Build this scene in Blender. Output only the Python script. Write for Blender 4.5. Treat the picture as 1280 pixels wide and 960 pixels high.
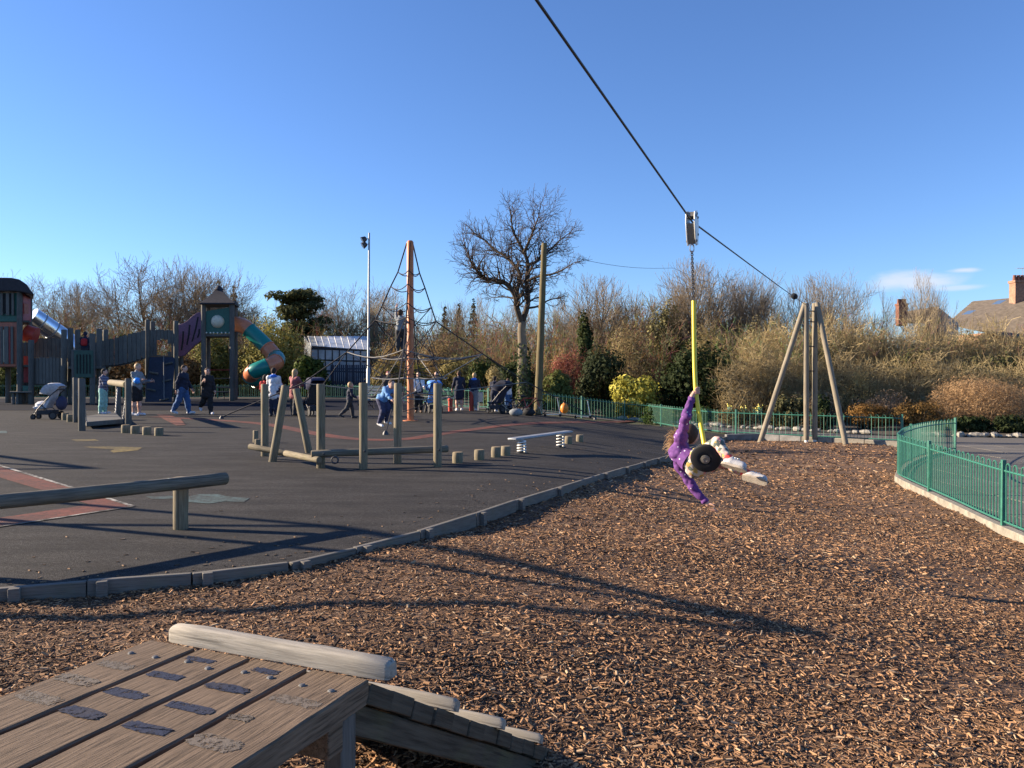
import bpy, bmesh, math, random
import numpy as np
from mathutils import Vector, Matrix, Quaternion
from mathutils.geometry import delaunay_2d_cdt

R = math.radians
random.seed(7)
rng = np.random.default_rng(11)
for o in list(bpy.data.objects):
    bpy.data.objects.remove(o, do_unlink=True)
SC = bpy.context.scene
COL = SC.collection

# ------------------------------------------------------------------ camera
CAM_Z = 1.40
F = 960.0                       # focal length in pixels of the 1280 px photograph
PITCH = math.atan2(-10.0, F)    # the horizon lies 10 px above the picture centre
cam_d = bpy.data.cameras.new('camera')
cam = bpy.data.objects.new('camera', cam_d)
COL.objects.link(cam)
cam_d.sensor_width = 36.0
cam_d.lens = 36.0 * F / 1280.0
cam_d.clip_start = 0.05
cam_d.clip_end = 6000.0
cam.location = (0, 0, CAM_Z)
cam.rotation_euler = (math.pi / 2 + PITCH, 0, 0)
SC.camera = cam

# ------------------------------------------------------------------ sky and sun
SUN_EL = R(20.0)
SUN_A = R(11.0)                 # sun stands to the left, this far forward of square
S = Vector((-math.cos(SUN_EL) * math.cos(SUN_A), math.cos(SUN_EL) * math.sin(SUN_A), math.sin(SUN_EL)))
W = bpy.data.worlds.new('World')
SC.world = W
W.use_nodes = True
nt = W.node_tree
bg = nt.nodes['Background']
sky = nt.nodes.new('ShaderNodeTexSky')
sky.sky_type = 'NISHITA'
sky.sun_disc = False
sky.sun_elevation = SUN_EL
sky.sun_rotation = math.atan2(S.x, S.y)
sky.altitude = 50.0
sky.air_density = 1.0
sky.dust_density = 0.1
sky.ozone_density = 3.2
bg.inputs['Strength'].default_value = 0.072
# one small lens-shaped cloud low over the houses, drawn by direction on the sky itself
def wn(t, **kw):
    n = nt.nodes.new(t)
    for k, v in kw.items():
        setattr(n, k, v)
    return n
def wmath(op, a, b=None, c=None):
    n = wn('ShaderNodeMath', operation=op)
    for i, v in enumerate((a, b, c)):
        if v is None: continue
        if isinstance(v, (int, float)): n.inputs[i].default_value = v
        else: nt.links.new(v, n.inputs[i])
    return n.outputs[0]
tc = wn('ShaderNodeTexCoord')
sep = wn('ShaderNodeSeparateXYZ'); nt.links.new(tc.outputs['Generated'], sep.inputs[0])
az = wmath('ARCTAN2', sep.outputs[0], sep.outputs[1])
el = wmath('ARCSINE', sep.outputs[2])
nz = wn('ShaderNodeTexNoise'); nz.inputs['Scale'].default_value = 26.0; nz.inputs['Detail'].default_value = 5.0
mp = wn('ShaderNodeMapping'); mp.inputs['Scale'].default_value = (1, 1, 3.0)
nt.links.new(tc.outputs['Generated'], mp.inputs[0]); nt.links.new(mp.outputs[0], nz.inputs['Vector'])
def blob(a0, e0, ra, re, soft, namp):
    da = wmath('DIVIDE', wmath('SUBTRACT', az, a0), ra)
    de = wmath('DIVIDE', wmath('SUBTRACT', el, e0), re)
    d = wmath('SQRT', wmath('ADD', wmath('MULTIPLY', da, da), wmath('MULTIPLY', de, de)))
    d = wmath('ADD', d, wmath('MULTIPLY', wmath('SUBTRACT', nz.outputs['Fac'], 0.5), namp))
    n = wn('ShaderNodeMapRange', interpolation_type='SMOOTHSTEP')
    n.inputs['From Min'].default_value = 1.0; n.inputs['From Max'].default_value = 1.0 - soft
    nt.links.new(d, n.inputs['Value'])
    return n.outputs[0]
m1 = blob(0.483, 0.109, 0.060, 0.014, 0.75, 1.1)
m2 = blob(0.522, 0.099, 0.034, 0.004, 0.9, 1.3)
m3 = blob(0.530, 0.118, 0.026, 0.004, 0.9, 1.3)
mk = wmath('MAXIMUM', m1, wmath('MAXIMUM', wmath('MULTIPLY', m2, 0.7), m3))
mix = wn('ShaderNodeMix', data_type='RGBA')
nt.links.new(wmath('MULTIPLY', mk, 0.7), mix.inputs[0])
nt.links.new(sky.outputs[0], mix.inputs[6])
mix.inputs[7].default_value = (6.6, 5.6, 4.6, 1)
tint = wn('ShaderNodeMix', data_type='RGBA', blend_type='MULTIPLY')
tint.inputs[0].default_value = 1.0
tint.inputs[7].default_value = (0.68, 0.83, 1.12, 1)   # the phone's colder white balance for the sky
nt.links.new(mix.outputs[2], tint.inputs[6])
nt.links.new(tint.outputs[2], bg.inputs['Color'])

sun_d = bpy.data.lights.new('sun', 'SUN')
sun_d.energy = 5.0
sun_d.angle = R(0.55)
sun_d.color = (1.0, 0.83, 0.62)
sun = bpy.data.objects.new('sun', sun_d)
COL.objects.link(sun)
sun.rotation_euler = (-S).to_track_quat('-Z', 'Y').to_euler()
sun.location = S * 60

vs = SC.view_settings
vs.view_transform = 'Standard'
vs.look = 'None'
vs.exposure = 1.42
vs.gamma = 1.0
vs.use_curve_mapping = False
SC.render.engine = 'CYCLES'

# ------------------------------------------------------------------ terrain and pixel helpers
def sst(t):
    t = min(1.0, max(0.0, t)); return t * t * (3 - 2 * t)
def h(x, y=0.0):
    return -0.68 * sst((x + 0.5) / 7.0)
def hv(x):
    t = np.clip((x + 0.5) / 7.0, 0, 1); return -0.68 * t * t * (3 - 2 * t)
cp, sp_ = math.cos(PITCH), math.sin(PITCH)
def ray(px, py):
    x = (px - 640.0) / F; zc = -(py - 480.0) / F
    return Vector((x, cp - zc * sp_, sp_ + zc * cp))
def P(px, py, Y):
    d = ray(px, py); t = Y / d.y
    return Vector((d.x * t, Y, CAM_Z + d.z * t))
def PZ(px, py, z):
    d = ray(px, py); t = (z - CAM_Z) / d.z
    return Vector((d.x * t, d.y * t, z))
def G(px, py, dz=0.0):
    z = 0.0
    for i in range(30):
        p = PZ(px, py, z + dz); z = 0.5 * z + 0.5 * h(p.x)
    return Vector((p.x, p.y, h(p.x) + dz))

# ------------------------------------------------------------------ materials
MATS = {}
class NB:
    def __init__(s, name):
        s.m = bpy.data.materials.new(name); s.m.use_nodes = True
        s.t = s.m.node_tree; s.b = s.t.nodes['Principled BSDF']
    def n(s, t, **kw):
        n = s.t.nodes.new(t)
        for k, v in kw.items(): setattr(n, k, v)
        return n
    def l(s, a, b): s.t.links.new(a, b)
    def coord(s, kind='Object', scale=(1, 1, 1)):
        c = s.n('ShaderNodeTexCoord'); m = s.n('ShaderNodeMapping')
        m.inputs['Scale'].default_value = scale
        s.l(c.outputs[kind], m.inputs[0]); return m.outputs[0]
    def noise(s, vec, scale, detail=4.0, rough=0.55):
        n = s.n('ShaderNodeTexNoise'); n.inputs['Scale'].default_value = scale
        n.inputs['Detail'].default_value = detail; n.inputs['Roughness'].default_value = rough
        s.l(vec, n.inputs['Vector']); return n.outputs['Fac']
    def ramp(s, fac, stops):
        r = s.n('ShaderNodeValToRGB'); e = r.color_ramp.elements
        while len(e) < len(stops): e.new(0.5)
        for i, (p, c) in enumerate(stops):
            e[i].position = p; e[i].color = (*c, 1) if len(c) == 3 else c
        s.l(fac, r.inputs[0]); return r.outputs[0]
    def mix(s, fac, a, b, mode='MIX'):
        m = s.n('ShaderNodeMix', data_type='RGBA', blend_type=mode)
        for i, v in ((0, fac), (6, a), (7, b)):
            if isinstance(v, (int, float)): m.inputs[i].default_value = v
            elif isinstance(v, tuple): m.inputs[i].default_value = (*v, 1)
            else: s.l(v, m.inputs[i])
        return m.outputs[2]
    def bump(s, fac, strength, dist=0.01):
        b = s.n('ShaderNodeBump'); b.inputs['Strength'].default_value = strength
        b.inputs['Distance'].default_value = dist
        s.l(fac, b.inputs['Height']); s.l(b.outputs[0], s.b.inputs['Normal'])
    def base(s, c):
        if isinstance(c, tuple): s.b.inputs['Base Color'].default_value = (*c, 1)
        else: s.l(c, s.b.inputs['Base Color'])
    def rough(s, v): s.b.inputs['Roughness'].default_value = v
    def done(s):
        MATS[s.m.name] = s.m; return s.m
def dk(c, f): return tuple(max(0.0, min(1.0, x * f)) for x in c)

def plain(name, c, rough=0.6, metal=0.0, var=0.18, scale=9.0, bump=0.0):
    b = NB(name); v = b.coord('Object'); f = b.noise(v, scale, 5)
    b.base(b.ramp(f, [(0.3, dk(c, 1 - var)), (0.7, dk(c, 1 + var))])); b.rough(rough)
    b.b.inputs['Metallic'].default_value = metal
    if bump: b.bump(b.noise(v, scale * 6, 3), bump, 0.01)
    return b.done()

def wood(name, c, axis='Z', grain=10.0, rough=0.8, var=0.35, green=0.0):
    b = NB(name)
    s = {'X': (0.06, 1, 1), 'Y': (1, 0.06, 1), 'Z': (1, 1, 0.06)}[axis]
    v = b.coord('Object', tuple(k * grain * 3 for k in s)); f = b.noise(v, 3.0, 7, 0.65)
    col = b.ramp(f, [(0.36, dk(c, 1 - var * 1.25)), (0.5, c), (0.66, dk(c, 1 + var * 0.9))])
    big = b.noise(b.coord('Object'), 2.2, 4)
    col = b.mix(b.ramp(big, [(0.42, (0, 0, 0)), (0.7, (0.55, 0.55, 0.55))]), col, dk(c, 0.55))
    if green:
        g = b.noise(b.coord('Object', (1.3, 1.3, 1.3)), 3.1, 4)
        col = b.mix(b.ramp(g, [(0.5, (0, 0, 0)), (0.75, (green,) * 3)]), col, (0.16, 0.17, 0.06))
    ck = b.noise(b.coord('Object', tuple(k * grain * 2.2 if k == 1 else 0.02 * grain * 3 for k in s)), 3.0, 3, 0.5)
    col = b.mix(b.ramp(ck, [(0.63, (0, 0, 0)), (0.67, (0.85,) * 3)]), col, dk(c, 0.18))   # drying cracks
    oi = b.n('ShaderNodeObjectInfo')
    col = b.mix(0.25, col, b.ramp(oi.outputs['Random'], [(0, dk(c, 0.7)), (1, dk(c, 1.25))]))
    b.base(col); b.rough(rough); b.b.inputs['Specular IOR Level'].default_value = 0.2; b.bump(f, 0.7, 0.004)
    return b.done()

def attr_mat(name, rough=0.85, sub=0.0, spec=0.3):
    b = NB(name); a = b.n('ShaderNodeAttribute'); a.attribute_name = 'Col'
    oi = b.n('ShaderNodeObjectInfo')
    k = b.ramp(oi.outputs['Random'], [(0, (0.86, 0.84, 0.82)), (1, (1.1, 1.1, 1.08))])
    b.base(b.mix(1.0, a.outputs['Color'], k, 'MULTIPLY')); b.rough(rough)
    b.b.inputs['Specular IOR Level'].default_value = spec
    if sub:
        # thin leaves let some light through
        tr = b.n('ShaderNodeBsdfTranslucent'); ms = b.n('ShaderNodeMixShader'); ms.inputs[0].default_value = sub
        b.l(a.outputs['Color'], tr.inputs[0]); out = b.t.nodes['Material Output']
        b.l(b.b.outputs[0], ms.inputs[1]); b.l(tr.outputs[0], ms.inputs[2]); b.l(ms.outputs[0], out.inputs[0])
    return b.done()

# asphalt
b = NB('asphalt'); v = b.coord('Object')
f1 = b.noise(v, 125.0, 3, 0.6); f2 = b.noise(v, 0.35, 5, 0.6); f3 = b.noise(v, 2.2, 5, 0.6)
c = b.ramp(f1, [(0.39, (0.009, 0.0088, 0.0088)), (0.5, (0.028, 0.0265, 0.0260)), (0.61, (0.105, 0.099, 0.094))])
c = b.mix(b.ramp(f2, [(0.42, (0, 0, 0)), (0.66, (0.5, 0.5, 0.5))]), c, (0.050, 0.047, 0.044))
c = b.mix(b.ramp(f3, [(0.5, (0, 0, 0)), (0.8, (0.5, 0.5, 0.5))]), c, (0.030, 0.026, 0.024))
f4 = b.noise(v, 26.0, 4, 0.7); c = b.mix(1.0, c, b.ramp(f4, [(0.34, (0.62, 0.62, 0.62)), (0.66, (1.32, 1.32, 1.32))]), 'MULTIPLY')
f5 = b.noise(b.coord('Object', (0.25, 1.0, 1.0)), 3.0, 6, 0.7); c = b.mix(1.0, c, b.ramp(f5, [(0.38, (0.72, 0.72, 0.73)), (0.64, (1.25, 1.23, 1.2))]), 'MULTIPLY')
vo = b.n('ShaderNodeTexVoronoi'); vo.inputs['Scale'].default_value = 2.6; b.l(v, vo.inputs['Vector'])
c = b.mix(b.ramp(vo.outputs['Distance'], [(0.0, (0.75,) * 3), (0.018, (0, 0, 0))]), c, (0.42, 0.40, 0.36))
b.base(c); b.rough(0.95); b.b.inputs['Specular IOR Level'].default_value = 0.12; b.bump(f1, 0.7, 0.004); b.done()

b = NB('navy_rubber'); v = b.coord('Object'); f = b.noise(v, 150, 2); f2 = b.noise(v, 0.6, 4)
c = b.ramp(f, [(0.35, (0.003, 0.0042, 0.010)), (0.65, (0.010, 0.013, 0.026))])  # navy rubber, its colour lowered further to include the play structure's shadow
c = b.mix(b.ramp(f2, [(0.5, (0, 0, 0)), (0.7, (0.4,) * 3)]), c, (0.014, 0.015, 0.021))
b.base(c); b.rough(0.95); b.b.inputs['Specular IOR Level'].default_value = 0.08; b.bump(f, 0.4, 0.004); b.done()

def paint(name, c, wear=0.5):
    b = NB(name); v = b.coord('Object'); f = b.noise(v, 160, 2); g = b.noise(v, 1.3, 6, 0.7); k = b.noise(v, 14, 4, 0.7)
    col = b.ramp(f, [(0.3, dk(c, 0.65)), (0.7, dk(c, 1.3))])
    col = b.mix(b.ramp(g, [(0.42, (0, 0, 0)), (0.60, (wear,) * 3)]), col, (0.040, 0.038, 0.037))
    col = b.mix(b.ramp(k, [(0.49, (0, 0, 0)), (0.58, (wear,) * 3)]), col, (0.036, 0.034, 0.033))
    b.base(col); b.rough(0.9); b.b.inputs['Specular IOR Level'].default_value = 0.15; b.bump(f, 0.5, 0.004); return b.done()
paint('red_marking', (0.185, 0.064, 0.048), 0.5)
paint('white_marking', (0.45, 0.42, 0.37), 0.9)
paint('yellow_marking', (0.22, 0.165, 0.06), 0.7)
paint('teal_marking', (0.09, 0.135, 0.135), 0.7)
paint('orange_marking', (0.26, 0.09, 0.06), 0.75)

# soil under the chips
b = NB('chip_soil'); v = b.coord('Object'); f = b.noise(v, 55, 5, 0.7); g = b.noise(v, 1.2, 4)
c = b.ramp(f, [(0.34, (0.035, 0.019, 0.011)), (0.5, (0.135, 0.072, 0.038)), (0.68, (0.30, 0.168, 0.086))])
c = b.mix(b.ramp(g, [(0.45, (0, 0, 0)), (0.7, (0.4,) * 3)]), c, (0.10, 0.055, 0.03))
b.base(c); b.rough(0.95); b.bump(f, 1.0, 0.03); b.done()
attr_mat('chip', 0.9)

b = NB('grass_ground'); v = b.coord('Object'); f = b.noise(v, 18, 6, 0.7); g = b.noise(v, 0.5, 5)
c = b.ramp(f, [(0.3, (0.030, 0.032, 0.012)), (0.6, (0.085, 0.090, 0.032)), (0.8, (0.15, 0.13, 0.06))])
c = b.mix(b.ramp(g, [(0.45, (0, 0, 0)), (0.7, (0.7,) * 3)]), c, (0.10, 0.078, 0.045))
b.base(c); b.rough(0.95); b.bump(f, 0.8, 0.03); b.done()
b = NB('path_tarmac'); v = b.coord('Object'); f = b.noise(v, 160, 2); g = b.noise(v, 0.9, 5)
c = b.ramp(f, [(0.3, (0.09, 0.083, 0.075)), (0.7, (0.18, 0.167, 0.15))])
c = b.mix(b.ramp(g, [(0.4, (0, 0, 0)), (0.7, (0.5,) * 3)]), c, (0.12, 0.11, 0.10))
b.base(c); b.rough(0.95); b.b.inputs['Specular IOR Level'].default_value = 0.1; b.bump(f, 0.4, 0.003); b.done()
b = NB('slab'); v = b.coord('Object'); f = b.noise(v, 120, 3); g = b.noise(v, 2.0, 5); oi = b.n('ShaderNodeObjectInfo')
c = b.ramp(f, [(0.3, (0.12, 0.11, 0.098)), (0.7, (0.20, 0.185, 0.165))])
c = b.mix(b.ramp(g, [(0.4, (0, 0, 0)), (0.75, (0.5,) * 3)]), c, (0.105, 0.098, 0.092))
c = b.mix(1.0, c, b.ramp(oi.outputs['Random'], [(0, (0.86,) * 3), (1, (1.1,) * 3)]), 'MULTIPLY')
b.base(c); b.rough(0.95); b.b.inputs['Specular IOR Level'].default_value = 0.1; b.bump(f, 0.3, 0.003); b.done()
plain('concrete', (0.235, 0.21, 0.168), 0.85, var=0.3, scale=7, bump=0.5)
plain('kerb_stone', (0.17, 0.165, 0.16), 0.9, var=0.3, scale=6, bump=0.5)
plain('bed_soil', (0.055, 0.04, 0.025), 0.95, var=0.5, scale=12, bump=0.8)
plain('edging_rock', (0.26, 0.24, 0.205), 0.85, var=0.35, scale=8, bump=0.6)
wood('kerb_timber', (0.165, 0.15, 0.13), 'X', 9, var=0.35, green=0.15)
wood('log', (0.215, 0.180, 0.122), 'Z', 9, var=0.4, green=0.5)
wood('log_dark', (0.17, 0.15, 0.115), 'Z', 9, var=0.4, green=0.35)
wood('end_grain', (0.23, 0.18, 0.115), 'Z', 2, var=0.3)
wood('plank', (0.160, 0.113, 0.075), 'X', 16, var=0.6)
wood('cleat', (0.35, 0.315, 0.26), 'X', 9, var=0.4)
wood('ramp_wood', (0.085, 0.070, 0.050), 'X', 8, var=0.5, green=0.4)
wood('tripod_wood', (0.26, 0.222, 0.165), 'Z', 8, var=0.25, green=0.12)
wood('frame_wood', (0.125, 0.118, 0.105), 'Z', 9, var=0.35)
wood('slat_wood', (0.14, 0.133, 0.118), 'Z', 9, var=0.35)
wood('pole_wood', (0.15, 0.118, 0.06), 'Z', 7, var=0.35, green=0.4)
def worn(b, t):
    # flaked coating: bare wood shows through where it has come away
    n = b.noise(b.coord('Object', (1, 1, 0)), 55.0, 5, 0.75); tr = b.n('ShaderNodeBsdfTransparent'); ms = b.n('ShaderNodeMixShader')
    b.l(b.ramp(n, [(t - 0.08, (0, 0, 0)), (t + 0.02, (1, 1, 1))]), ms.inputs[0]); b.l(tr.outputs[0], ms.inputs[1]); b.l(b.b.outputs[0], ms.inputs[2]); b.l(ms.outputs[0], b.t.nodes['Material Output'].inputs[0]); b.done()
b = NB('grip_patch'); v = b.coord('Object'); f = b.noise(v, 300, 2); g = b.noise(v, 11, 4)
c = b.ramp(f, [(0.3, (0.018, 0.023, 0.042)), (0.7, (0.042, 0.052, 0.090))])
c = b.mix(b.ramp(g, [(0.5, (0, 0, 0)), (0.72, (0.45,) * 3)]), c, (0.08, 0.068, 0.06))
b.base(c); b.rough(0.85); b.b.inputs['Specular IOR Level'].default_value = 0.15; b.bump(f, 0.4, 0.002); worn(b, 0.46)
b = NB('worn_patch'); v = b.coord('Object'); f = b.noise(v, 300, 2); g = b.noise(v, 9, 4)
c = b.ramp(g, [(0.35, (0.115, 0.095, 0.075)), (0.7, (0.16, 0.125, 0.095))])
b.base(c); b.rough(0.85); b.bump(f, 0.6, 0.002); worn(b, 0.50)
plain('green_paint', (0.034, 0.155, 0.110), 0.5, var=0.2, scale=14)
plain('steel', (0.55, 0.56, 0.57), 0.35, 0.9, 0.12)
plain('chrome', (0.75, 0.76, 0.78), 0.22, 1.0, 0.05)
plain('galvanised', (0.30, 0.31, 0.32), 0.55, 0.5, 0.15)
plain('bolt_steel', (0.16, 0.155, 0.15), 0.6, 0.5, 0.2)
plain('dark_steel', (0.06, 0.06, 0.065), 0.5, 0.6, 0.2)
plain('rust_orange', (0.52, 0.165, 0.055), 0.55, 0, 0.18, 5)
plain('rope_dark', (0.035, 0.032, 0.035), 0.9, 0, 0.3, 30)
plain('rope_pale', (0.20, 0.195, 0.19), 0.85, 0, 0.3, 30)
plain('cable', (0.030, 0.030, 0.033), 0.5, 0.5, 0.2)
plain('yellow_sleeve', (0.70, 0.56, 0.025), 0.42, 0, 0.08, 10)
plain('black_rubber', (0.011, 0.011, 0.012), 0.85, 0, 0.3)
plain('trolley_white', (0.62, 0.62, 0.60), 0.4, 0.2, 0.12)
plain('trolley_edge', (0.22, 0.20, 0.17), 0.5, 0.3, 0.2)
plain('panel_green', (0.014, 0.095, 0.072), 0.5, 0, 0.2)
plain('panel_dark_green', (0.016, 0.062, 0.046), 0.55, 0, 0.25)
plain('panel_orange', (0.36, 0.105, 0.060), 0.5, 0, 0.2)
plain('panel_red', (0.34, 0.035, 0.035), 0.5, 0, 0.2)
plain('panel_purple', (0.150, 0.062, 0.115), 0.5, 0, 0.25)
plain('panel_navy', (0.020, 0.030, 0.055), 0.6, 0, 0.25)
plain('roof_felt', (0.026, 0.024, 0.030), 0.8, 0, 0.3, bump=0.4)
plain('tube_teal', (0.010, 0.195, 0.165), 0.3, 0, 0.12)
plain('tube_orange', (0.55, 0.185, 0.085), 0.32, 0, 0.12)
plain('red_paint', (0.42, 0.045, 0.025), 0.45, 0, 0.15)
plain('white_paint', (0.72, 0.70, 0.64), 0.5, 0, 0.1)
plain('cream_panel', (0.62, 0.56, 0.42), 0.5, 0, 0.1)
plain('pumpkin', (0.75, 0.24, 0.03), 0.5, 0, 0.12)
plain('blue_ball', (0.04, 0.30, 0.85), 0.3, 0, 0.08)
plain('brick', (0.20, 0.080, 0.050), 0.85, 0, 0.35, 6)
plain('brick_pale', (0.29, 0.155, 0.10), 0.85, 0, 0.3, 6)
plain('roof_tile', (0.135, 0.108, 0.080), 0.85, 0, 0.3, 3, 0.4)
plain('render_wall', (0.45, 0.40, 0.34), 0.85, 0, 0.15)
b = NB('glass'); b.base((0.10, 0.16, 0.26)); b.rough(0.08); b.done()
b = NB('greenhouse_glass'); v = b.coord('Object'); g = b.noise(v, 1.6, 4)
b.base(b.ramp(g, [(0.3, (0.30, 0.32, 0.33)), (0.7, (0.55, 0.58, 0.60))])); b.rough(0.12); b.done()
plain('skin', (0.56, 0.33, 0.24), 0.5, 0, 0.06)
plain('eye_dark', (0.02, 0.015, 0.012), 0.3, 0, 0.1)
plain('lip', (0.42, 0.16, 0.13), 0.5, 0, 0.1)
plain('hair_dark', (0.018, 0.012, 0.008), 0.85, 0, 0.3, 40)
plain('hair_brown', (0.065, 0.034, 0.017), 0.85, 0, 0.3, 40)
plain('hair_blond', (0.42, 0.27, 0.13), 0.6, 0, 0.3, 40)
for nm, c in dict(navy=(0.014, 0.018, 0.040), denim=(0.045, 0.105, 0.24), black=(0.012, 0.012, 0.014), grey=(0.20, 0.215, 0.225),
                  mint=(0.26, 0.50, 0.44), white=(0.66, 0.65, 0.66), mauve=(0.27, 0.085, 0.095), sky_blue=(0.12, 0.27, 0.52),
                  bright_blue=(0.03, 0.16, 0.62), indigo=(0.035, 0.038, 0.085), red=(0.45, 0.02, 0.02), pink=(0.62, 0.12, 0.20),
                  pale_grey=(0.46, 0.47, 0.50), charcoal=(0.035, 0.035, 0.04), buggy_blue=(0.11, 0.30, 0.72), cream=(0.60, 0.54, 0.44), brown=(0.10, 0.06, 0.035)).items():
    plain('cloth_' + nm, c, 0.85, 0, 0.22, 14, 0.25)
b = NB('cloth_striped'); v = b.coord('Object'); w = b.n('ShaderNodeTexWave', wave_type='BANDS', bands_direction='Z')
w.inputs['Scale'].default_value = 5.5; b.l(v, w.inputs['Vector'])
b.base(b.ramp(w.outputs['Fac'], [(0.72, (0.018, 0.022, 0.075)), (0.82, (0.36, 0.36, 0.42))])); b.rough(0.85); b.done()
b = NB('cloth_star'); v = b.coord('Object'); vo = b.n('ShaderNodeTexVoronoi'); vo.inputs['Scale'].default_value = 19.0
b.l(v, vo.inputs['Vector']); n = b.noise(v, 30, 3)
c = b.mix(b.ramp(n, [(0.3, (0, 0, 0)), (0.75, (1, 1, 1))]), (0.095, 0.026, 0.155), (0.165, 0.052, 0.24))
c = b.mix(b.ramp(vo.outputs['Distance'], [(0.13, (1, 1, 1)), (0.17, (0, 0, 0))]), c, (0.68, 0.60, 0.72))
b.base(c); b.rough(0.85); b.bump(n, 0.35, 0.006); b.done()
b = NB('cloth_floral'); v = b.coord('Object'); vo = b.n('ShaderNodeTexVoronoi'); vo.inputs['Scale'].default_value = 30.0
b.l(v, vo.inputs['Vector']); sx = b.n('ShaderNodeSeparateColor'); b.l(vo.outputs['Color'], sx.inputs[0])
c = b.ramp(sx.outputs[0], [(0.0, (0.52, 0.45, 0.38)), (0.3, (0.10, 0.12, 0.10)), (0.5, (0.58, 0.27, 0.25)), (0.68, (0.60, 0.55, 0.45)), (0.85, (0.50, 0.34, 0.09))])
for s_ in c.node.color_ramp.elements: pass
c.node.color_ramp.interpolation = 'CONSTANT'
b.base(c); b.rough(0.85); b.bump(b.noise(v, 30, 3), 0.3, 0.006); b.done()
attr_mat('twig', 0.95, sub=0.3, spec=0.08)
attr_mat('leaf', 0.75, sub=0.25, spec=0.12)
attr_mat('needle', 0.9, sub=0.32, spec=0.1)
def M(n): return MATS[n]
# ------------------------------------------------------------------ mesh helpers
def frame(d):
    d = Vector(d).normalized()
    u = Vector((0, 0, 1)) if abs(d.z) < 0.9 else Vector((1, 0, 0))
    x = u.cross(d).normalized(); y = d.cross(x)
    return x, y, d
class MB:
    def __init__(s): s.v = []; s.f = []
    def add(s, vs, fs):
        k = len(s.v); s.v += [tuple(v) for v in vs]; s.f += [tuple(i + k for i in f) for f in fs]; return s
    def box(s, c, size, rot=None):
        hx, hy, hz = size[0] / 2, size[1] / 2, size[2] / 2; c = Vector(c)
        vs = [Vector((x, y, z)) for x in (-hx, hx) for y in (-hy, hy) for z in (-hz, hz)]
        if rot is not None: vs = [rot @ v for v in vs]
        return s.add([c + v for v in vs], [(0, 1, 3, 2), (4, 6, 7, 5), (0, 4, 5, 1), (2, 3, 7, 6), (0, 2, 6, 4), (1, 5, 7, 3)])
    def bar(s, a, b, w, t, up=(0, 0, 1)):
        a = Vector(a); b = Vector(b); d = (b - a); L = d.length; d.normalize()
        y = Vector(up).cross(d); y.normalize(); z = d.cross(y)
        m = Matrix((d, y, z)).transposed()
        return s.box((a + b) / 2, (L, w, t), m)
    def tube(s, pts, rad, n=8, caps=True, jit=0.0, closed=False):
        pts = [Vector(p) for p in pts]; m = len(pts)
        if not hasattr(rad, '__len__'): rad = [rad] * m
        vs = []; fs = []; px = None
        for i, p in enumerate(pts):
            if closed: d = pts[(i + 1) % m] - pts[i - 1]
            else: d = pts[min(i + 1, m - 1)] - pts[max(i - 1, 0)]
            if px is None: x, y, d = frame(d)
            else:
                d.normalize(); x = px - d * px.dot(d)
                x = x.normalized() if x.length > 1e-6 else frame(d)[0]
                y = d.cross(x)
            px = x
            for k in range(n):
                a = 2 * math.pi * k / n; r = rad[i] * (1 + random.uniform(-jit, jit))
                vs.append(p + x * (r * math.cos(a)) + y * (r * math.sin(a)))
        for i in range(m if closed else m - 1):
            j = (i + 1) % m
            for k in range(n):
                q = (k + 1) % n; fs.append((i * n + k, i * n + q, j * n + q, j * n + k))
        if caps and not closed:
            fs.append(tuple(range(n - 1, -1, -1))); fs.append(tuple(range((m - 1) * n, m * n)))
        return s.add(vs, fs)
    def lathe(s, prof, c=(0, 0, 0), n=16, axis=(0, 0, 1)):
        x, y, d = frame(axis); c = Vector(c)
        if abs(Vector(axis).normalized().z) > 0.99: x, y, d = Vector((1, 0, 0)), Vector((0, 1, 0)), Vector((0, 0, 1))
        vs = []; fs = []
        for (r, z) in prof:
            for k in range(n):
                a = 2 * math.pi * k / n; vs.append(c + x * (r * math.cos(a)) + y * (r * math.sin(a)) + d * z)
        for i in range(len(prof) - 1):
            for k in range(n):
                q = (k + 1) % n; fs.append((i * n + k, i * n + q, (i + 1) * n + q, (i + 1) * n + k))
        fs.append(tuple(range(n - 1, -1, -1))); m = len(prof); fs.append(tuple(range((m - 1) * n, m * n)))
        return s.add(vs, fs)
    def ball(s, c, r, n=10, rot=None):
        c = Vector(c); r = Vector(r) if hasattr(r, '__len__') else Vector((r, r, r)); vs = []; fs = []; m = max(4, n // 2)
        for i in range(m + 1):
            t = math.pi * i / m
            for k in range(n):
                a = 2 * math.pi * k / n
                q = Vector((r.x * math.sin(t) * math.cos(a), r.y * math.sin(t) * math.sin(a), r.z * math.cos(t)))
                vs.append(c + (rot @ q if rot is not None else q))
        for i in range(m):
            for k in range(n):
                q = (k + 1) % n; fs.append((i * n + k, (i + 1) * n + k, (i + 1) * n + q, i * n + q))
        return s.add(vs, fs)
    def prism(s, poly, vec):
        vec = Vector(vec); n = len(poly); a = [Vector(p) for p in poly]
        return s.add(a + [p + vec for p in a], [tuple(range(n - 1, -1, -1)), tuple(range(n, 2 * n))] + [(i, (i + 1) % n, n + (i + 1) % n, n + i) for i in range(n)])
def mesh(name, mb, mat, smooth=40):
    me = bpy.data.meshes.new(name); me.from_pydata(mb.v, [], mb.f); me.validate()
    bm = bmesh.new(); bm.from_mesh(me); bmesh.ops.recalc_face_normals(bm, faces=bm.faces); bm.to_mesh(me); bm.free()
    fin(me, mat, smooth); return me
def fin(me, mat, smooth=40):
    if mat is not None: me.materials.append(M(mat) if isinstance(mat, str) else mat)
    if smooth:
        me.polygons.foreach_set('use_smooth', [True] * len(me.polygons)); me.set_sharp_from_angle(angle=R(smooth))
    me.update()
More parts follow.
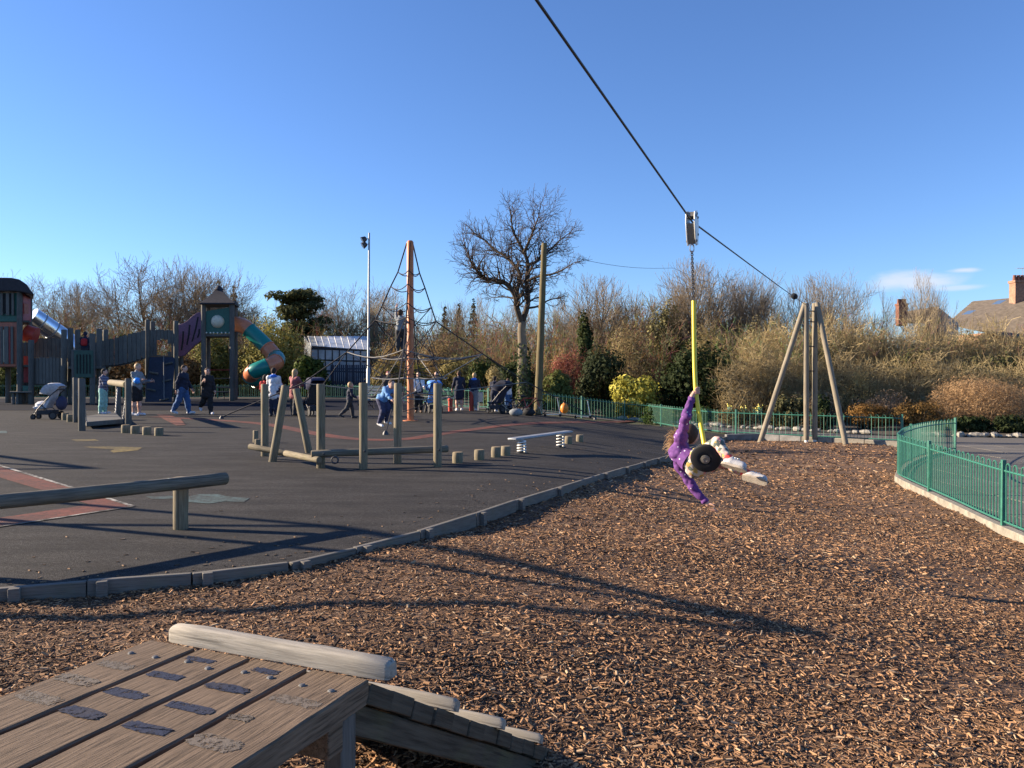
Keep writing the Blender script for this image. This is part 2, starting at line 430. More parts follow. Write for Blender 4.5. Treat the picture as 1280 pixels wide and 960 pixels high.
def link(name, data, parent=None, loc=None, rotz=None, bevel=0):
    o = bpy.data.objects.new(name, data); COL.objects.link(o)
    if parent is not None: o.parent = parent
    if loc is not None: o.location = loc
    if rotz is not None: o.rotation_euler[2] = rotz
    if bevel:
        m = o.modifiers.new('bevel', 'BEVEL'); m.width = bevel; m.segments = 2; m.limit_method = 'ANGLE'; m.angle_limit = R(40)
    return o
def obj(name, mb, mat, parent=None, smooth=40, bevel=0):
    """mesh given in world coordinates; re-based on its parent's location"""
    if parent is not None:
        k = parent; off = Vector((0, 0, 0))
        while k is not None: off += k.location; k = k.parent
        mb.v = [tuple(Vector(v) - off) for v in mb.v]
    return link(name, mesh(name, mb, mat, smooth), parent, bevel=bevel)
def own(name, mb, mat, base, smooth=40, bevel=0):
    """single-mesh thing whose origin is at its base"""
    base = Vector(base); mb.v = [tuple(Vector(v) - base) for v in mb.v]
    return link(name, mesh(name, mb, mat, smooth), None, base, bevel=bevel)
def tag(o, label=None, cat=None, group=None, kind=None):
    if label: o['label'] = label
    if cat: o['category'] = cat
    if group: o['group'] = group
    if kind: o['kind'] = kind
    return o
def thing(name, label, cat, loc=(0, 0, 0), group=None, kind=None):
    o = link(name, None, None, loc); o.empty_display_size = 0.1
    return tag(o, label, cat, group, kind)
def copy_tree(o, parent=None):
    c = o.copy(); COL.objects.link(c); c.parent = parent
    for ch in list(o.children): copy_tree(ch, c)
    return c
def big_mesh(name, V, Fc, mat, col=None, smooth=False):
    """V (n,3) and Fc (m,k) numpy arrays"""
    me = bpy.data.meshes.new(name); n = len(V); m, k = Fc.shape
    me.vertices.add(n); me.vertices.foreach_set('co', np.ascontiguousarray(V, np.float32).ravel())
    me.loops.add(m * k); me.loops.foreach_set('vertex_index', np.ascontiguousarray(Fc, np.int32).ravel())
    me.polygons.add(m); me.polygons.foreach_set('loop_start', np.arange(0, m * k, k, dtype=np.int32))
    me.update(calc_edges=True)
    if col is not None:
        a = me.color_attributes.new('Col', 'FLOAT_COLOR', 'POINT')
        c4 = np.ones((n, 4), np.float32); c4[:, :3] = col; a.data.foreach_set('color', c4.ravel())
    me.materials.append(M(mat))
    if smooth: me.polygons.foreach_set('use_smooth', [True] * m)
    return me
def inpoly(pts, poly):
    pts = np.asarray(pts); x, y = pts[:, 0], pts[:, 1]; ins = np.zeros(len(pts), bool); n = len(poly)
    for i in range(n):
        x0, y0 = poly[i][0], poly[i][1]; x1, y1 = poly[(i + 1) % n][0], poly[(i + 1) % n][1]
        c = (y0 > y) != (y1 > y)
        with np.errstate(divide='ignore', invalid='ignore'):
            xi = (x1 - x0) * (y - y0) / (y1 - y0 + 1e-12) + x0
        ins ^= c & (x < xi)
    return ins
def sheet(name, poly, zf, mat, step=0.5, jitter=0.0):
    """a sheet over a plan polygon, draped on zf(x, y)"""
    bd = []
    n = len(poly)
    for i in range(n):
        a = Vector(poly[i][:2]); c = Vector(poly[(i + 1) % n][:2]); k = max(1, int((c - a).length / step))
        bd += [a.lerp(c, j / k) for j in range(k)]
    xs = np.arange(min(p.x for p in bd), max(p.x for p in bd), step); ys = np.arange(min(p.y for p in bd), max(p.y for p in bd), step)
    g = np.array([(x, y) for x in xs for y in ys]) + 0.001
    if len(g):
        g = g[inpoly(g, [tuple(p) for p in bd])]
    co = bd + [Vector((float(a), float(b_))) for a, b_ in g]
    m = len(bd)
    r = delaunay_2d_cdt(co, [(i, (i + 1) % m) for i in range(m)], [], 1, 1e-5)
    vs = [(p.x, p.y, zf(p.x, p.y)) for p in r[0]]
    me = bpy.data.meshes.new(name); me.from_pydata(vs, [], [tuple(f) for f in r[2]])
    bm = bmesh.new(); bm.from_mesh(me)
    for f in bm.faces:
        if f.normal.z < 0: f.normal_flip()
    bm.to_mesh(me); bm.free()
    fin(me, mat, 60); return link(name, me)
def ribbon(pts, w):
    """plan polygon of a line of width w"""
    L, Rr = [], []; pts = [Vector(p[:2]) for p in pts]
    for i, p in enumerate(pts):
        d = (pts[min(i + 1, len(pts) - 1)] - pts[max(i - 1, 0)]).normalized(); nn = Vector((-d.y, d.x)) * (w / 2)
        L.append(p + nn); Rr.append(p - nn)
    return L + Rr[::-1]
def spline(pts, per=6):
    pts = [Vector(p) for p in pts]; out = []
    for i in range(len(pts) - 1):
        p0 = pts[max(i - 1, 0)]; p1 = pts[i]; p2 = pts[i + 1]; p3 = pts[min(i + 2, len(pts) - 1)]
        for k in range(per):
            t = k / per
            out.append(0.5 * ((2 * p1) + (p2 - p0) * t + (2 * p0 - 5 * p1 + 4 * p2 - p3) * t * t + (3 * p1 - p0 - 3 * p2 + p3) * t ** 3))
    out.append(pts[-1]); return out

# ------------------------------------------------------------------ plan outlines
kerb_px = [(0, 735), (110, 726), (240, 716), (360, 704), (440, 685), (520, 664), (590, 643), (640, 626), (690, 611), (750, 593), (800, 579), (833, 570)]
KERB = [G(*p) for p in kerb_px]
KERB = [Vector((-7.5, 4.2, 0))] + KERB + [G(868, 557), G(907, 546)]
far_kerb = [KERB[-1], G(950, 545), Vector((9.6, 25.4, -0.68)), Vector((11.9, 23.6, -0.68))]
RF = [Vector(p) for p in [(6.35, 7.2), (6.5, 8.6), (6.68, 10.0), (6.88, 11.1), (7.2, 12.5), (7.5, 13.9), (7.72, 14.9), (7.95, 15.8), (8.5, 16.8), (9.25, 18.0), (10.3, 19.4), (11.3, 20.5), (12.3, 21.3)]]
RFS = spline(RF, 6)
PIT = [p.to_2d() for p in KERB] + [p.to_2d() for p in far_kerb[1:]] + [Vector((12.5, 21.4))] + [p for p in reversed(RFS)] + [Vector((6.0, -3.5)), Vector((-7.5, -3.5))]
PITT = [tuple(p) for p in PIT]
def pit_noise(x, y):
    return 0.022 * math.sin(0.75 * x - 1.1 * y + 2.0) + 0.018 * math.sin(1.7 * x + 0.6 * y) + 0.014 * math.sin(2.9 * y - 1.1 * x + 1.0) + 0.008 * math.sin(6.1 * x + 4.3 * y)
PD = 0.088
def hollow(x, y): return 0.12 * math.exp(-((x - 0.35) ** 2 + (y - 2.7) ** 2) / 2.2)
def zpit(x, y): return h(x) - PD + pit_noise(x, y) - hollow(x, y)

# ------------------------------------------------------------------ the setting
# ground to the horizon, lowered where the chip pit is dug in
xs = sorted(set([-3000, -1200, -500, -250, -140, -100, -80] + list(np.arange(-60, 60.1, 1.5)) + [80, 100, 140, 250, 500, 1200, 3000]))
ys = sorted(set([-3000, -1000, -300, -100, -40] + list(np.arange(-15, 75.1, 1.5)) + [90, 120, 160, 250, 500, 1200, 3000]))
gx, gy = np.meshgrid(xs, ys, indexing='ij')
V = np.stack([gx.ravel(), gy.ravel(), hv(gx.ravel()) - 0.05], 1)
low = inpoly(V[:, :2], PITT)
for dx, dy in ((1.6, 0), (-1.6, 0), (0, 1.6), (0, -1.6), (1.2, 1.2), (-1.2, 1.2), (1.2, -1.2), (-1.2, -1.2)):
    low |= inpoly(V[:, :2] + np.array([dx, dy]), PITT)
V[low, 2] -= 0.35
nx, ny = len(xs), len(ys)
i0 = (np.arange(nx - 1)[:, None] * ny + np.arange(ny - 1)[None, :]).ravel()
Fc = np.stack([i0, i0 + ny, i0 + ny + 1, i0 + 1], 1)
tag(link('ground', big_mesh('ground', V, Fc, 'grass_ground')), 'rough grass and soil around the playground', None, None, 'structure')

verge_in = [G(907, 543), G(846, 535), G(809, 531), G(735, 525), G(650, 518), Vector((-2.5, 33.5, 0)), Vector((-6.5, 42.5, 0)), Vector((-10.5, 48.2, 0)), Vector((-60, 48.2, 0))]
TAR = [p.to_2d() for p in KERB] + [p.to_2d() for p in verge_in] + [Vector((-60, -8)), Vector((-7.5, -8)), ]
o = sheet('tarmac', TAR, lambda x, y: h(x), 'asphalt', 0.8)
tag(o, 'dark worn tarmac of the play area', None, None, 'structure')
nav = [(-60, 31.2), (-8.6, 31.2), (-3.6, 31.6), (-3.2, 34.5), (-6.8, 41.6), (-10.8, 47.6), (-60, 47.6)]
tag(sheet('rubber_surface', [Vector(p) for p in nav], lambda x, y: h(x) + 0.008, 'navy_rubber', 1.5), 'dark navy rubber safety surface under the climbing structure', None, None, 'structure')
o = sheet('chip_pit', PIT, zpit, 'chip_soil', 0.3)
tag(o, 'brown woodchip bed under the zip wire', None, None, 'structure')
# path beyond the fence and to the right of it
path_w = [Vector(p) for p in [(-60, 50.6), (-11, 50.6), (-6, 44.6), (-1.5, 35.6), (1.5, 33.6), (4.6, 35.8), (7.0, 36.2), (9.0, 30.4), (13.2, 27.0), (20, 25.2), (40, 24.5)]]
path_o = [Vector(p) for p in [(40, -8), (6.2, -8)]] + [p + Vector((0.08, 0)) for p in RFS] + [Vector((12.4, 24.2)), Vector((7.9, 28.0)), Vector((6.6, 34.9)), Vector((3.7, 33.4)), Vector((1.2, 31.6)), Vector((-2.2, 33.6)), Vector((-6.4, 42.7)), Vector((-10.6, 49.1)), Vector((-60, 49.1))]
tag(sheet('path', path_w + path_o, lambda x, y: h(x) - 0.022, 'path_tarmac', 1.0), 'grey path outside the green fence', None, None, 'structure')
# paving slabs of the path behind the bow-top fence on the right
pav = link('paving', None); pav.empty_display_size = 0.1; tag(pav, 'grey paving slabs behind the curved green fence', None, None, 'structure')
slab_me = mesh('slab', MB().box((0, 0, -0.02), (0.988, 0.988, 0.06)), 'slab')
for i in range(16):
    for j in range(20):
        x, y = 6.5 + i * 1.0, 5.6 + j * 1.0
        cx, cy = x + 0.5, y + 0.5
        corners = np.array([(x - 0.1, y - 0.1), (x + 1.1, y - 0.1), (x - 0.1, y + 1.1), (x + 1.1, y + 1.1)])
        if inpoly(corners, PITT).any() or cy > 23.2 or cx > 0.72 * cy + 1.5 or (cx > 15 and cy < 14): continue
        s_ = link('slab', slab_me, pav, (cx, cy, h(cx) - 0.024 + random.uniform(-0.003, 0.003))); s_.rotation_euler = (random.uniform(-0.004, 0.004), random.uniform(-0.004, 0.004), 0)

# painted markings, each a sheet 4 mm above the tarmac
def marking(name, poly, mat, label, dz=0.004, step=0.4):
    o = sheet(name, poly, lambda x, y: h(x) + dz, mat, step); tag(o, label, None, None, 'structure'); return o
arc = spline([G(*p) for p in [(190, 521), (250, 524), (330, 530), (400, 543), (450, 549), (505, 549), (560, 541), (620, 533), (700, 528), (800, 524.5)]], 6)
marking('painted_arc', ribbon(arc, 0.42), 'red_marking', 'long worn red arc painted round the climbing net')
zz = [G(-60, 574), G(160, 634), G(-60, 664)]
marking('painted_chevron', [G(-70, 563), G(165, 633), G(-70, 668), G(-70, 658), G(112, 631), G(-70, 576)], 'red_marking', 'red painted arrow line on the tarmac by the balance beam')
marking('painted_edge', ribbon([G(-70, 561), G(166, 633.2)], 0.05), 'white_marking', 'white edge line of the red painted arrow', 0.008)
marking('painted_edge', ribbon([G(166, 633.6), G(-70, 669.5)], 0.05), 'white_marking', 'thin white lower edge line of the red painted arrow', 0.008)
marking('painted_fish', [G(104, 558.6), G(140, 558.2), G(178, 559.5), G(172, 563), G(142, 566), G(138, 564), G(143, 562), G(120, 560.5)], 'yellow_marking', 'faded yellow shape painted on the tarmac', step=0.2)
marking('painted_splash', [G(182, 621), G(212, 620), G(232, 622), G(250, 618), (G(272, 618)), G(284, 621), G(312, 623), G(305, 628), G(280, 627), G(262, 630), G(238, 628), G(215, 624), G(190, 624)], 'teal_marking', 'pale blue splash painted beside the beam post', step=0.2)
marking('painted_flash', [G(196, 518.5), G(212, 519), G(226, 524), G(232, 531.5), G(220, 532), G(206, 525)], 'orange_marking', 'orange painted flash near the climbing wall', 0.009, 0.3)
marking('painted_bar', [G(88, 549.5), G(118, 549), G(124, 551), G(96, 552)], 'yellow_marking', 'small faded yellow mark on the tarmac', step=0.3)
marking('painted_spot', [G(-20, 539), G(8, 538.6), G(9, 541.5), G(-20, 543)], 'teal_marking', 'small pale blue mark on the tarmac near the pushchair', step=0.3)

# ------------------------------------------------------------------ kerbs
kt = thing('timber_edging', 'weathered timber edging boards between tarmac and woodchips', 'edging', KERB[0])
def fine(pts, L):
    out = []
    for i in range(len(pts) - 1):
        a, b_ = pts[i], pts[i + 1]; k = max(1, round((b_ - a).length / L))
        out += [a.lerp(b_, j / k) for j in range(k)]
    return out + [pts[-1]]
kp = fine([Vector((p.x, p.y, 0)) for p in KERB], 1.9)
for i in range(len(kp) - 1):
    a, b_ = kp[i], kp[i + 1]; d = (b_ - a).normalized(); nn = Vector((d.y, -d.x, 0))
    a2 = a + d * 0.004 + nn * 0.03; b2 = b_ - d * 0.004 + nn * 0.03
    za, zb = h(a.x) - 0.100 + random.uniform(0.0, 0.012), h(b_.x) - 0.100 + random.uniform(0.0, 0.012)
    mb = MB().bar(Vector((0, 0, 0)), Vector((b2 - a2).to_2d().to_3d()) + Vector((0, 0, zb - za)), 0.05, 0.24)
    # build along local X so that the grain follows the board
    L = (Vector((b2.x, b2.y, zb)) - Vector((a2.x, a2.y, za))).length
    bm_ = MB().box((L / 2, 0, 0), (L, 0.05, 0.21)); o = link('edging_board', mesh('edging_board', bm_, 'kerb_timber'), kt, bevel=0.006)
    o.location = Vector((a2.x, a2.y, za)) - kt.location
    o.rotation_euler = (0, -math.atan2(zb - za, (b2 - a2).length), math.atan2(d.y, d.x))
    if i > 0 and b_.y < 18:
        pg = MB().box((0, 0, 0), (0.07, 0.05, 0.22)); o = link('peg', mesh('peg', pg, 'kerb_timber'), kt, bevel=0.005)
        q = a + nn * 0.082; o.location = Vector((q.x + d.x * 0.1, q.y + d.y * 0.1, h(a.x) - 0.10)) - kt.location; o.rotation_euler[2] = math.atan2(d.y, d.x)
fk = thing('stone_kerb', 'grey kerb along the far end of the woodchip bed', 'kerb', far_kerb[0])
fp = fine([Vector((p.x, p.y, 0)) for p in far_kerb], 0.95)
for i in range(len(fp) - 1):
    a, b_ = fp[i], fp[i + 1]; d = (b_ - a).normalized(); mid = (a + b_) / 2
    o = link('kerb_block', mesh('kerb_block', MB().box((0, 0, 0), ((b_ - a).length - 0.012, 0.15, 0.30)), 'kerb_stone' if i < 3 else 'concrete'), fk, bevel=0.015)
    o.location = Vector((mid.x, mid.y, h(mid.x) - 0.07 + random.uniform(-0.006, 0.006))) - fk.location; o.rotation_euler[2] = math.atan2(d.y, d.x)
ck = thing('concrete_kerb', 'pale concrete kerb under the curved green fence', 'kerb', (RF[0].x, RF[0].y, -0.68))
cpts = fine([p.to_3d() for p in RF], 0.9)
for i in range(len(cpts) - 1):
    a, b_ = cpts[i], cpts[i + 1]; d = (b_ - a).normalized(); mid = (a + b_) / 2
    o = link('kerb_block', mesh('kerb_block', MB().box((0, 0, 0), ((b_ - a).length + 0.004, 0.13, 0.30)), 'concrete'), ck, bevel=0.012)
    o.location = Vector((mid.x, mid.y, h(mid.x) - 0.132 + random.uniform(-0.003, 0.003))) - ck.location; o.rotation_euler[2] = math.atan2(d.y, d.x)

# ------------------------------------------------------------------ woodchips
def chips(bands):
    VV, CC = [], []; FF = []
    base = np.array([(-.5, -.5, 0), (.5, -.5, 0), (.5, .5, 0), (-.5, .5, 0), (-.42, -.4, 1), (.44, -.36, 1), (.4, .42, 1), (-.45, .38, 1)], float)
    fc = np.array([(4, 5, 6, 7), (0, 1, 5, 4), (2, 3, 7, 6)])
    tot = 0
    for (y0, y1, dens, ls) in bands:
        x0, x1 = -0.72 * y1 - 1.6, min(0.72 * y1 + 1.6, 12.4)
        n = int(dens * (x1 - x0) * (y1 - y0)); q = np.stack([rng.uniform(x0, x1, n), rng.uniform(y0, y1, n)], 1)
        q = q[(np.abs(q[:, 0]) < 0.70 * q[:, 1] + 0.3) | ((np.abs(q[:, 0]) < 0.70 * q[:, 1] + 1.5) & (rng.uniform(0, 1, n) < 0.35))]; q = q[inpoly(q, PITT)]
        # patchy cover: thinner in worn hollows
        pn = np.sin(q[:, 0] * 1.3 + 2 * np.sin(q[:, 1] * 0.7)) + np.sin(q[:, 1] * 1.9 + q[:, 0] * 0.8)
        q = q[rng.uniform(0, 1, len(q)) < 0.82 + 0.12 * pn]; n = len(q)
        L = np.minimum(ls * np.exp(rng.normal(0, 0.5, n)), ls * 2.2); Wd = np.clip(L * rng.uniform(0.13, 0.36, n), 0.004, 0.035); T = Wd * rng.uniform(0.15, 0.4, n)
        sc = np.stack([L, Wd, T], 1)
        az = rng.uniform(0, 2 * np.pi, n); ti = rng.normal(0, 0.17, n); ro = rng.normal(0, 0.3, n)
        v = base[None] * sc[:, None, :]
        v[:, :, 1] += (v[:, :, 0] ** 2) * rng.normal(0, 3, n)[:, None]
        cr, sr = np.cos(ro), np.sin(ro); y, z = v[..., 1] * cr[:, None] - v[..., 2] * sr[:, None], v[..., 1] * sr[:, None] + v[..., 2] * cr[:, None]
        ct, st = np.cos(ti), np.sin(ti); x = v[..., 0]; x, z = x * ct[:, None] - z * st[:, None], x * st[:, None] + z * ct[:, None]
        ca, sa = np.cos(az), np.sin(az); x, y = x * ca[:, None] - y * sa[:, None], x * sa[:, None] + y * ca[:, None]
        zz = hv(q[:, 0]) - PD + 0.022 * np.sin(0.75 * q[:, 0] - 1.1 * q[:, 1] + 2.0) + 0.018 * np.sin(1.7 * q[:, 0] + 0.6 * q[:, 1]) + 0.014 * np.sin(2.9 * q[:, 1] - 1.1 * q[:, 0] + 1) + 0.008 * np.sin(6.1 * q[:, 0] + 4.3 * q[:, 1])
        zz = zz - 0.12 * np.exp(-((q[:, 0] - 0.35) ** 2 + (q[:, 1] - 2.7) ** 2) / 2.2)
        lift = np.abs(ti) * L * 0.3 + rng.uniform(0, 0.009, n)
        v = np.stack([x + q[:, 0, None], y + q[:, 1, None], z + (zz + lift)[:, None]], 2)
        t = rng.beta(1.6, 2.0, n)[:, None]; w = rng.uniform(0, 1, n)[:, None]
        c = np.array([0.070, 0.037, 0.021]) * (1 - t) + np.array([0.52, 0.295, 0.150]) * t
        c = np.where(w > 0.93, np.array([0.44, 0.31, 0.19]), c); c = np.where(w < 0.12, np.array([0.035, 0.021, 0.014]), c)
        X_, Y_ = q[:, 0], q[:, 1]
        pat = np.sin(X_ * 0.9 + 1.3 * np.sin(Y_ * 0.55)) * 0.5 + np.sin(Y_ * 1.25 - X_ * 0.7 + np.sin(X_ * 2.1)) * 0.35 + np.sin(X_ * 3.7 + Y_ * 2.9) * 0.15
        c = c * (1.0 + 0.22 * pat)[:, None]
        VV.append(v.reshape(-1, 3)); CC.append(np.repeat(c, 8, 0)); FF.append((fc[None] + (np.arange(n) * 8)[:, None, None] + tot).reshape(-1, 4)); tot += n * 8
    return np.concatenate(VV), np.concatenate(FF), np.concatenate(CC)
V, Fc, Cc = chips([(2.3, 4.2, 6000, 0.022), (4.2, 7.0, 3600, 0.0225), (7.0, 11.0, 1600, 0.028), (11.0, 17, 460, 0.040), (17, 27, 130, 0.06)])
# stray chips kicked over the edging on to the tarmac
SV, SF, SCc = [], [], []
for i in range(170):
    k = random.randrange(1, len(KERB) - 3); a, b_ = KERB[k], KERB[k + 1]; p = a.lerp(b_, random.random()); d = (b_ - a).normalized(); nn = Vector((-d.y, d.x, 0)); p = p + nn * (random.expovariate(2.2) + 0.03)
    L = random.uniform(0.008, 0.022); w = L * random.uniform(.2, .4); t = random.uniform(0, 6.28); ca, sa = math.cos(t), math.sin(t); o_ = len(SV)
    for x, y, z in ((-L, -w, 0), (L, -w, 0), (L, w, 0), (-L, w, 0), (-L * .8, -w * .7, .006), (L * .8, -w * .6, .006), (L * .7, w * .8, .007), (-L * .8, w * .7, .006)): SV.append((p.x + x * ca - y * sa, p.y + x * sa + y * ca, h(p.x) + z + .001))
    SF += [tuple(o_ + j for j in f) for f in ((4, 5, 6, 7), (0, 1, 5, 4), (2, 3, 7, 6))]; c_ = random.uniform(.2, .8); SCc += [(0.42 * c_, 0.27 * c_, 0.16 * c_)] * 8
Fc = np.vstack([Fc, np.array(SF) + len(V)]); V = np.vstack([V, np.array(SV)]); Cc = np.vstack([Cc, np.array(SCc)])
tag(link('woodchips', big_mesh('woodchips', V, Fc, 'chip', Cc)), 'loose brown woodchips covering the zip wire bed', 'woodchips', None, 'stuff')
# ------------------------------------------------------------------ helper: logs and posts built along local Z
def log_part(name, a, b_, r, mat, parent=None, n=14, jit=0.02, endmat='end_grain', taper=1.0, label=None):
    """round log from a to b, local Z along its length so the grain follows it"""
    a = Vector(a); b_ = Vector(b_); d = b_ - a; L = d.length
    m = max(3, int(L / 0.35)); mb = MB()
    ch = min(0.02, r * 0.2)
    zs = [0, ch] + [L * k / m for k in range(1, m)] + [L - ch, L]
    rs = [r * 0.9, r] + [r * (1 + (taper - 1) * k / m) for k in range(1, m)] + [r * taper, r * taper * 0.9]
    wob = [0, 0] + [random.uniform(-1, 1) * r * jit * 2 for _ in range(m - 1)] + [0, 0]
    mb.tube([(w, w * 0.6, z) for w, z in zip(wob, zs)], rs, n, True, jit)
    me = mesh(name, mb, mat, 50)
    me.materials.append(M(endmat)); k = len(me.polygons)
    for p in me.polygons:
        if len(p.vertices) > 4: p.material_index = 1
    o = link(name, me, parent)
    base = Vector((0, 0, 0)); q = parent
    while q is not None: base += q.location; q = q.parent
    o.location = a - base; o.rotation_mode = 'QUATERNION'; o.rotation_quaternion = Vector((0, 0, 1)).rotation_difference(d.normalized())
    return o
def bolt(name, c, nrm, r, parent, mat='dark_steel'):
    return obj(name, MB().lathe([(r, 0), (r * 0.85, r * 0.35), (r * 0.4, r * 0.55)], c, 8, nrm), mat, parent)

# ------------------------------------------------------------------ foreground platform and ramp
ZP = 0.60
A_ = PZ(461, 850, ZP); C_ = PZ(186, 800, ZP)
ux = (A_ - C_).normalized()                   # along the plank ends
uy = Vector((-ux.y, ux.x, 0))                 # along the planks, away from the camera
if uy.y < 0: uy = -uy
WID = (A_ - C_).length
pf = thing('wooden_platform', 'weathered four-plank wooden platform with blue grip patches in the foreground', 'platform', Vector((A_.x, A_.y, zpit(A_.x, A_.y))))
def PL(u, v, w=0.0): return C_ + ux * u + uy * v + Vector((0, 0, w))
rotp = math.atan2(uy.y, uy.x)
def local_box(name, c, size, mat, parent, rz, bevel=0.004, ry=0.0):
    o = link(name, mesh(name, MB().box((0, 0, 0), size), mat), parent, bevel=bevel)
    base = Vector((0, 0, 0)); q = parent
    while q is not None: base += q.location; q = q.parent
    o.location = Vector(c) - base; o.rotation_euler = (0, ry, rz); return o
gap = 0.017; pw = (WID - 3 * gap) / 4; PLEN = 2.3
for i in range(4):
    u = i * (pw + gap) + pw / 2
    mbp = MB(); nseg = 26
    # plank with slightly uneven edges
    for k in range(nseg + 1):
        xx = PLEN * k / nseg; e1 = random.uniform(-0.0015, 0.0015); e2 = random.uniform(-0.0015, 0.0015); zt = random.uniform(-0.001, 0.001)
        mbp.v += [(xx, -pw / 2 + e1, -0.062), (xx, pw / 2 + e2, -0.062), (xx, pw / 2 + e2, -0.004), (xx, pw / 2 - 0.005 + e2, zt), (xx, 0, zt), (xx, -pw / 2 + 0.005 + e1, zt), (xx, -pw / 2 + e1, -0.004)]
    for k in range(nseg):
        for j in range(7):
            j2 = (j + 1) % 7; mbp.f.append((k * 7 + j, k * 7 + j2, k * 7 + 7 + j2, k * 7 + 7 + j))
    mbp.f.append(tuple(range(6, -1, -1))); mbp.f.append(tuple(range(nseg * 7, nseg * 7 + 7)))
    o = link('plank', mesh('plank', mbp, 'plank', 30), pf); c = PL(u, -PLEN); o.location = c - pf.location; o.rotation_euler = (0, 0, rotp)
    for v in (-0.10, ):
        for du in (-0.045, 0.045):
            bolt('bolt', PL(u + du, v + random.uniform(-0.012, 0.012), 0.0005), (0, 0, 1), 0.0095, pf, 'bolt_steel')
# cross beam, side rail, legs
local_box('bearer', PL(WID / 2, -0.12, -0.105), (0.08, WID - 0.02, 0.08), 'plank', pf, rotp)
local_box('bearer', PL(WID / 2, -1.9, -0.105), (0.08, WID - 0.02, 0.08), 'plank', pf, rotp)
for v in (-0.075, -1.9):
    for u in (0.03, WID - 0.038):
        p = PL(u, v); zg = zpit(p.x, p.y) - 0.05; L = ZP - 0.066 - zg
        local_box('leg', (p.x, p.y, zg + L / 2), (0.062, 0.058, L), 'frame_wood', pf, rotp, 0.006)
# grip patches: worn rounded strips lying across the planks
def patch(px, py, lx, ly, mat='grip_patch'):
    c = PZ(px, py, ZP); mb = MB(); n = 40; pts = []
    for k in range(n):
        a = 2 * math.pi * k / n; ca, sa = math.cos(a), math.sin(a)
        e = 0.42; x = lx / 2 * math.copysign(abs(ca) ** e, ca); y = ly / 2 * math.copysign(abs(sa) ** e, sa)
        x += random.uniform(-0.006, 0.006); y += random.uniform(-0.0035, 0.0035)
        p = c + ux * x + uy * y; pts.append(Vector((p.x, p.y, ZP + 0.0011)))
    obj('grip_patch' if mat == 'grip_patch' else 'worn_patch', MB().prism(pts, (0, 0, 0.0005)), mat, pf)
for px, py, lx, ly in [(103, 891, .125, .042), (157, 867, .125, .04), (206, 845, .115, .036), (250, 825, .095, .026), (184, 911, .13, .038), (237, 885, .135, .036), (284, 860, .13, .036), (332, 839, .085, .03)]:
    patch(px, py, lx, ly)
for px, py, lx, ly in [(48, 873, .14, .05), (95, 850, .14, .045), (145, 832, .12, .04), (268, 929, .13, .055), (368, 877, .14, .042), (300, 897, .06, .03)]:
    patch(px, py, lx, ly, 'worn_patch')
# ramp: down along uy
D_ = PZ(705, 938, -0.20)
run = (D_ - A_).to_2d().length; drop = ZP - D_.z
rp = thing('wooden_ramp', 'dark timber ramp with pale cleats leading down from the platform', 'ramp', Vector((D_.x, D_.y, D_.z)))
slope = math.atan2(drop, run); dv = uy * math.cos(slope) + Vector((0, 0, -math.sin(slope))); nv = uy * math.sin(slope) + Vector((0, 0, math.cos(slope)))
SL = math.hypot(run, drop); off = Vector((0, 0, -0.010))
def RP(u, s, n=0.0): return C_ + off + ux * u + dv * s + nv * n + uy * 0.012
rm = Matrix((dv, -ux, nv)).transposed()
SL *= 1.04; nb = 12; bw = SL / nb
for k in range(nb):
    c = RP(WID / 2, bw * (k + 0.5), -0.028 + random.uniform(-0.003, 0.003))
    o = link('ramp_board', mesh('ramp_board', MB().box((0, 0, 0), (bw - 0.006, WID + random.uniform(-0.012, 0.012), 0.052)), 'ramp_wood'), rp, bevel=0.004)
    o.location = c - rp.location; o.rotation_euler = rm.to_euler()
for u in (0.035, WID - 0.04):
    o = link('stringer', mesh('stringer', MB().box((0, 0, 0), (SL * 0.9, 0.05, 0.075)), 'ramp_wood'), rp, bevel=0.004)
    o.location = RP(u, SL * 0.44, -0.096) - rp.location; o.rotation_euler = rm.to_euler()
# cleats: rounded bars across the ramp, the top one along the plank ends
for s_, u0, u1, hh, ww in [(0.040, 0.055, WID + 0.045, 0.050, 0.052), (0.52, 0.03, WID + 0.02, 0.042, 0.05), (0.95, 0.03, WID + 0.02, 0.040, 0.05), (1.40, 0.03, WID + 0.02, 0.038, 0.05)]:
    prof = [(-ww / 2, 0.0), (-ww / 2, hh * 0.72), (-ww * 0.46, hh * 0.86), (-ww * 0.34, hh * 0.97), (-ww * 0.1, hh), (ww * 0.1, hh), (ww * 0.34, hh * 0.97), (ww * 0.46, hh * 0.86), (ww / 2, hh * 0.72), (ww / 2, 0.0)]
    L = u1 - u0; mb = MB(); m = 9
    for k in range(m + 1):
        e = 0.80 if k in (0, m) else (0.95 if k in (1, m - 1) else 1.0); xx = [0, 0.012][k > 0] if k < 2 else (L - [0, 0.012][k < m] if k > m - 2 else L * (k - 1) / (m - 2))
        mb.v += [(xx, y * e, z * (e if z > 0 else 1) + random.uniform(-0.0012, 0.0012)) for y, z in prof]
    n = len(prof)
    for k in range(m):
        for j in range(n):
            j2 = (j + 1) % n; mb.f.append((k * n + j, k * n + j2, (k + 1) * n + j2, (k + 1) * n + j))
    mb.f.append(tuple(range(n - 1, -1, -1))); mb.f.append(tuple(range(m * n, m * n + n)))
    o = link('cleat', mesh('cleat', mb, 'cleat', 50), rp)
    nn = nv if s_ > 0.1 else Vector((0, 0, 1)); dd = dv if s_ > 0.1 else uy
    o.rotation_euler = Matrix((ux, dd, nn)).transposed().to_euler()
    o.location = (RP(u0, s_, 0.0015) if s_ > 0.1 else C_ + ux * u0 + uy * 0.045 + Vector((0, 0, -0.004))) - rp.location

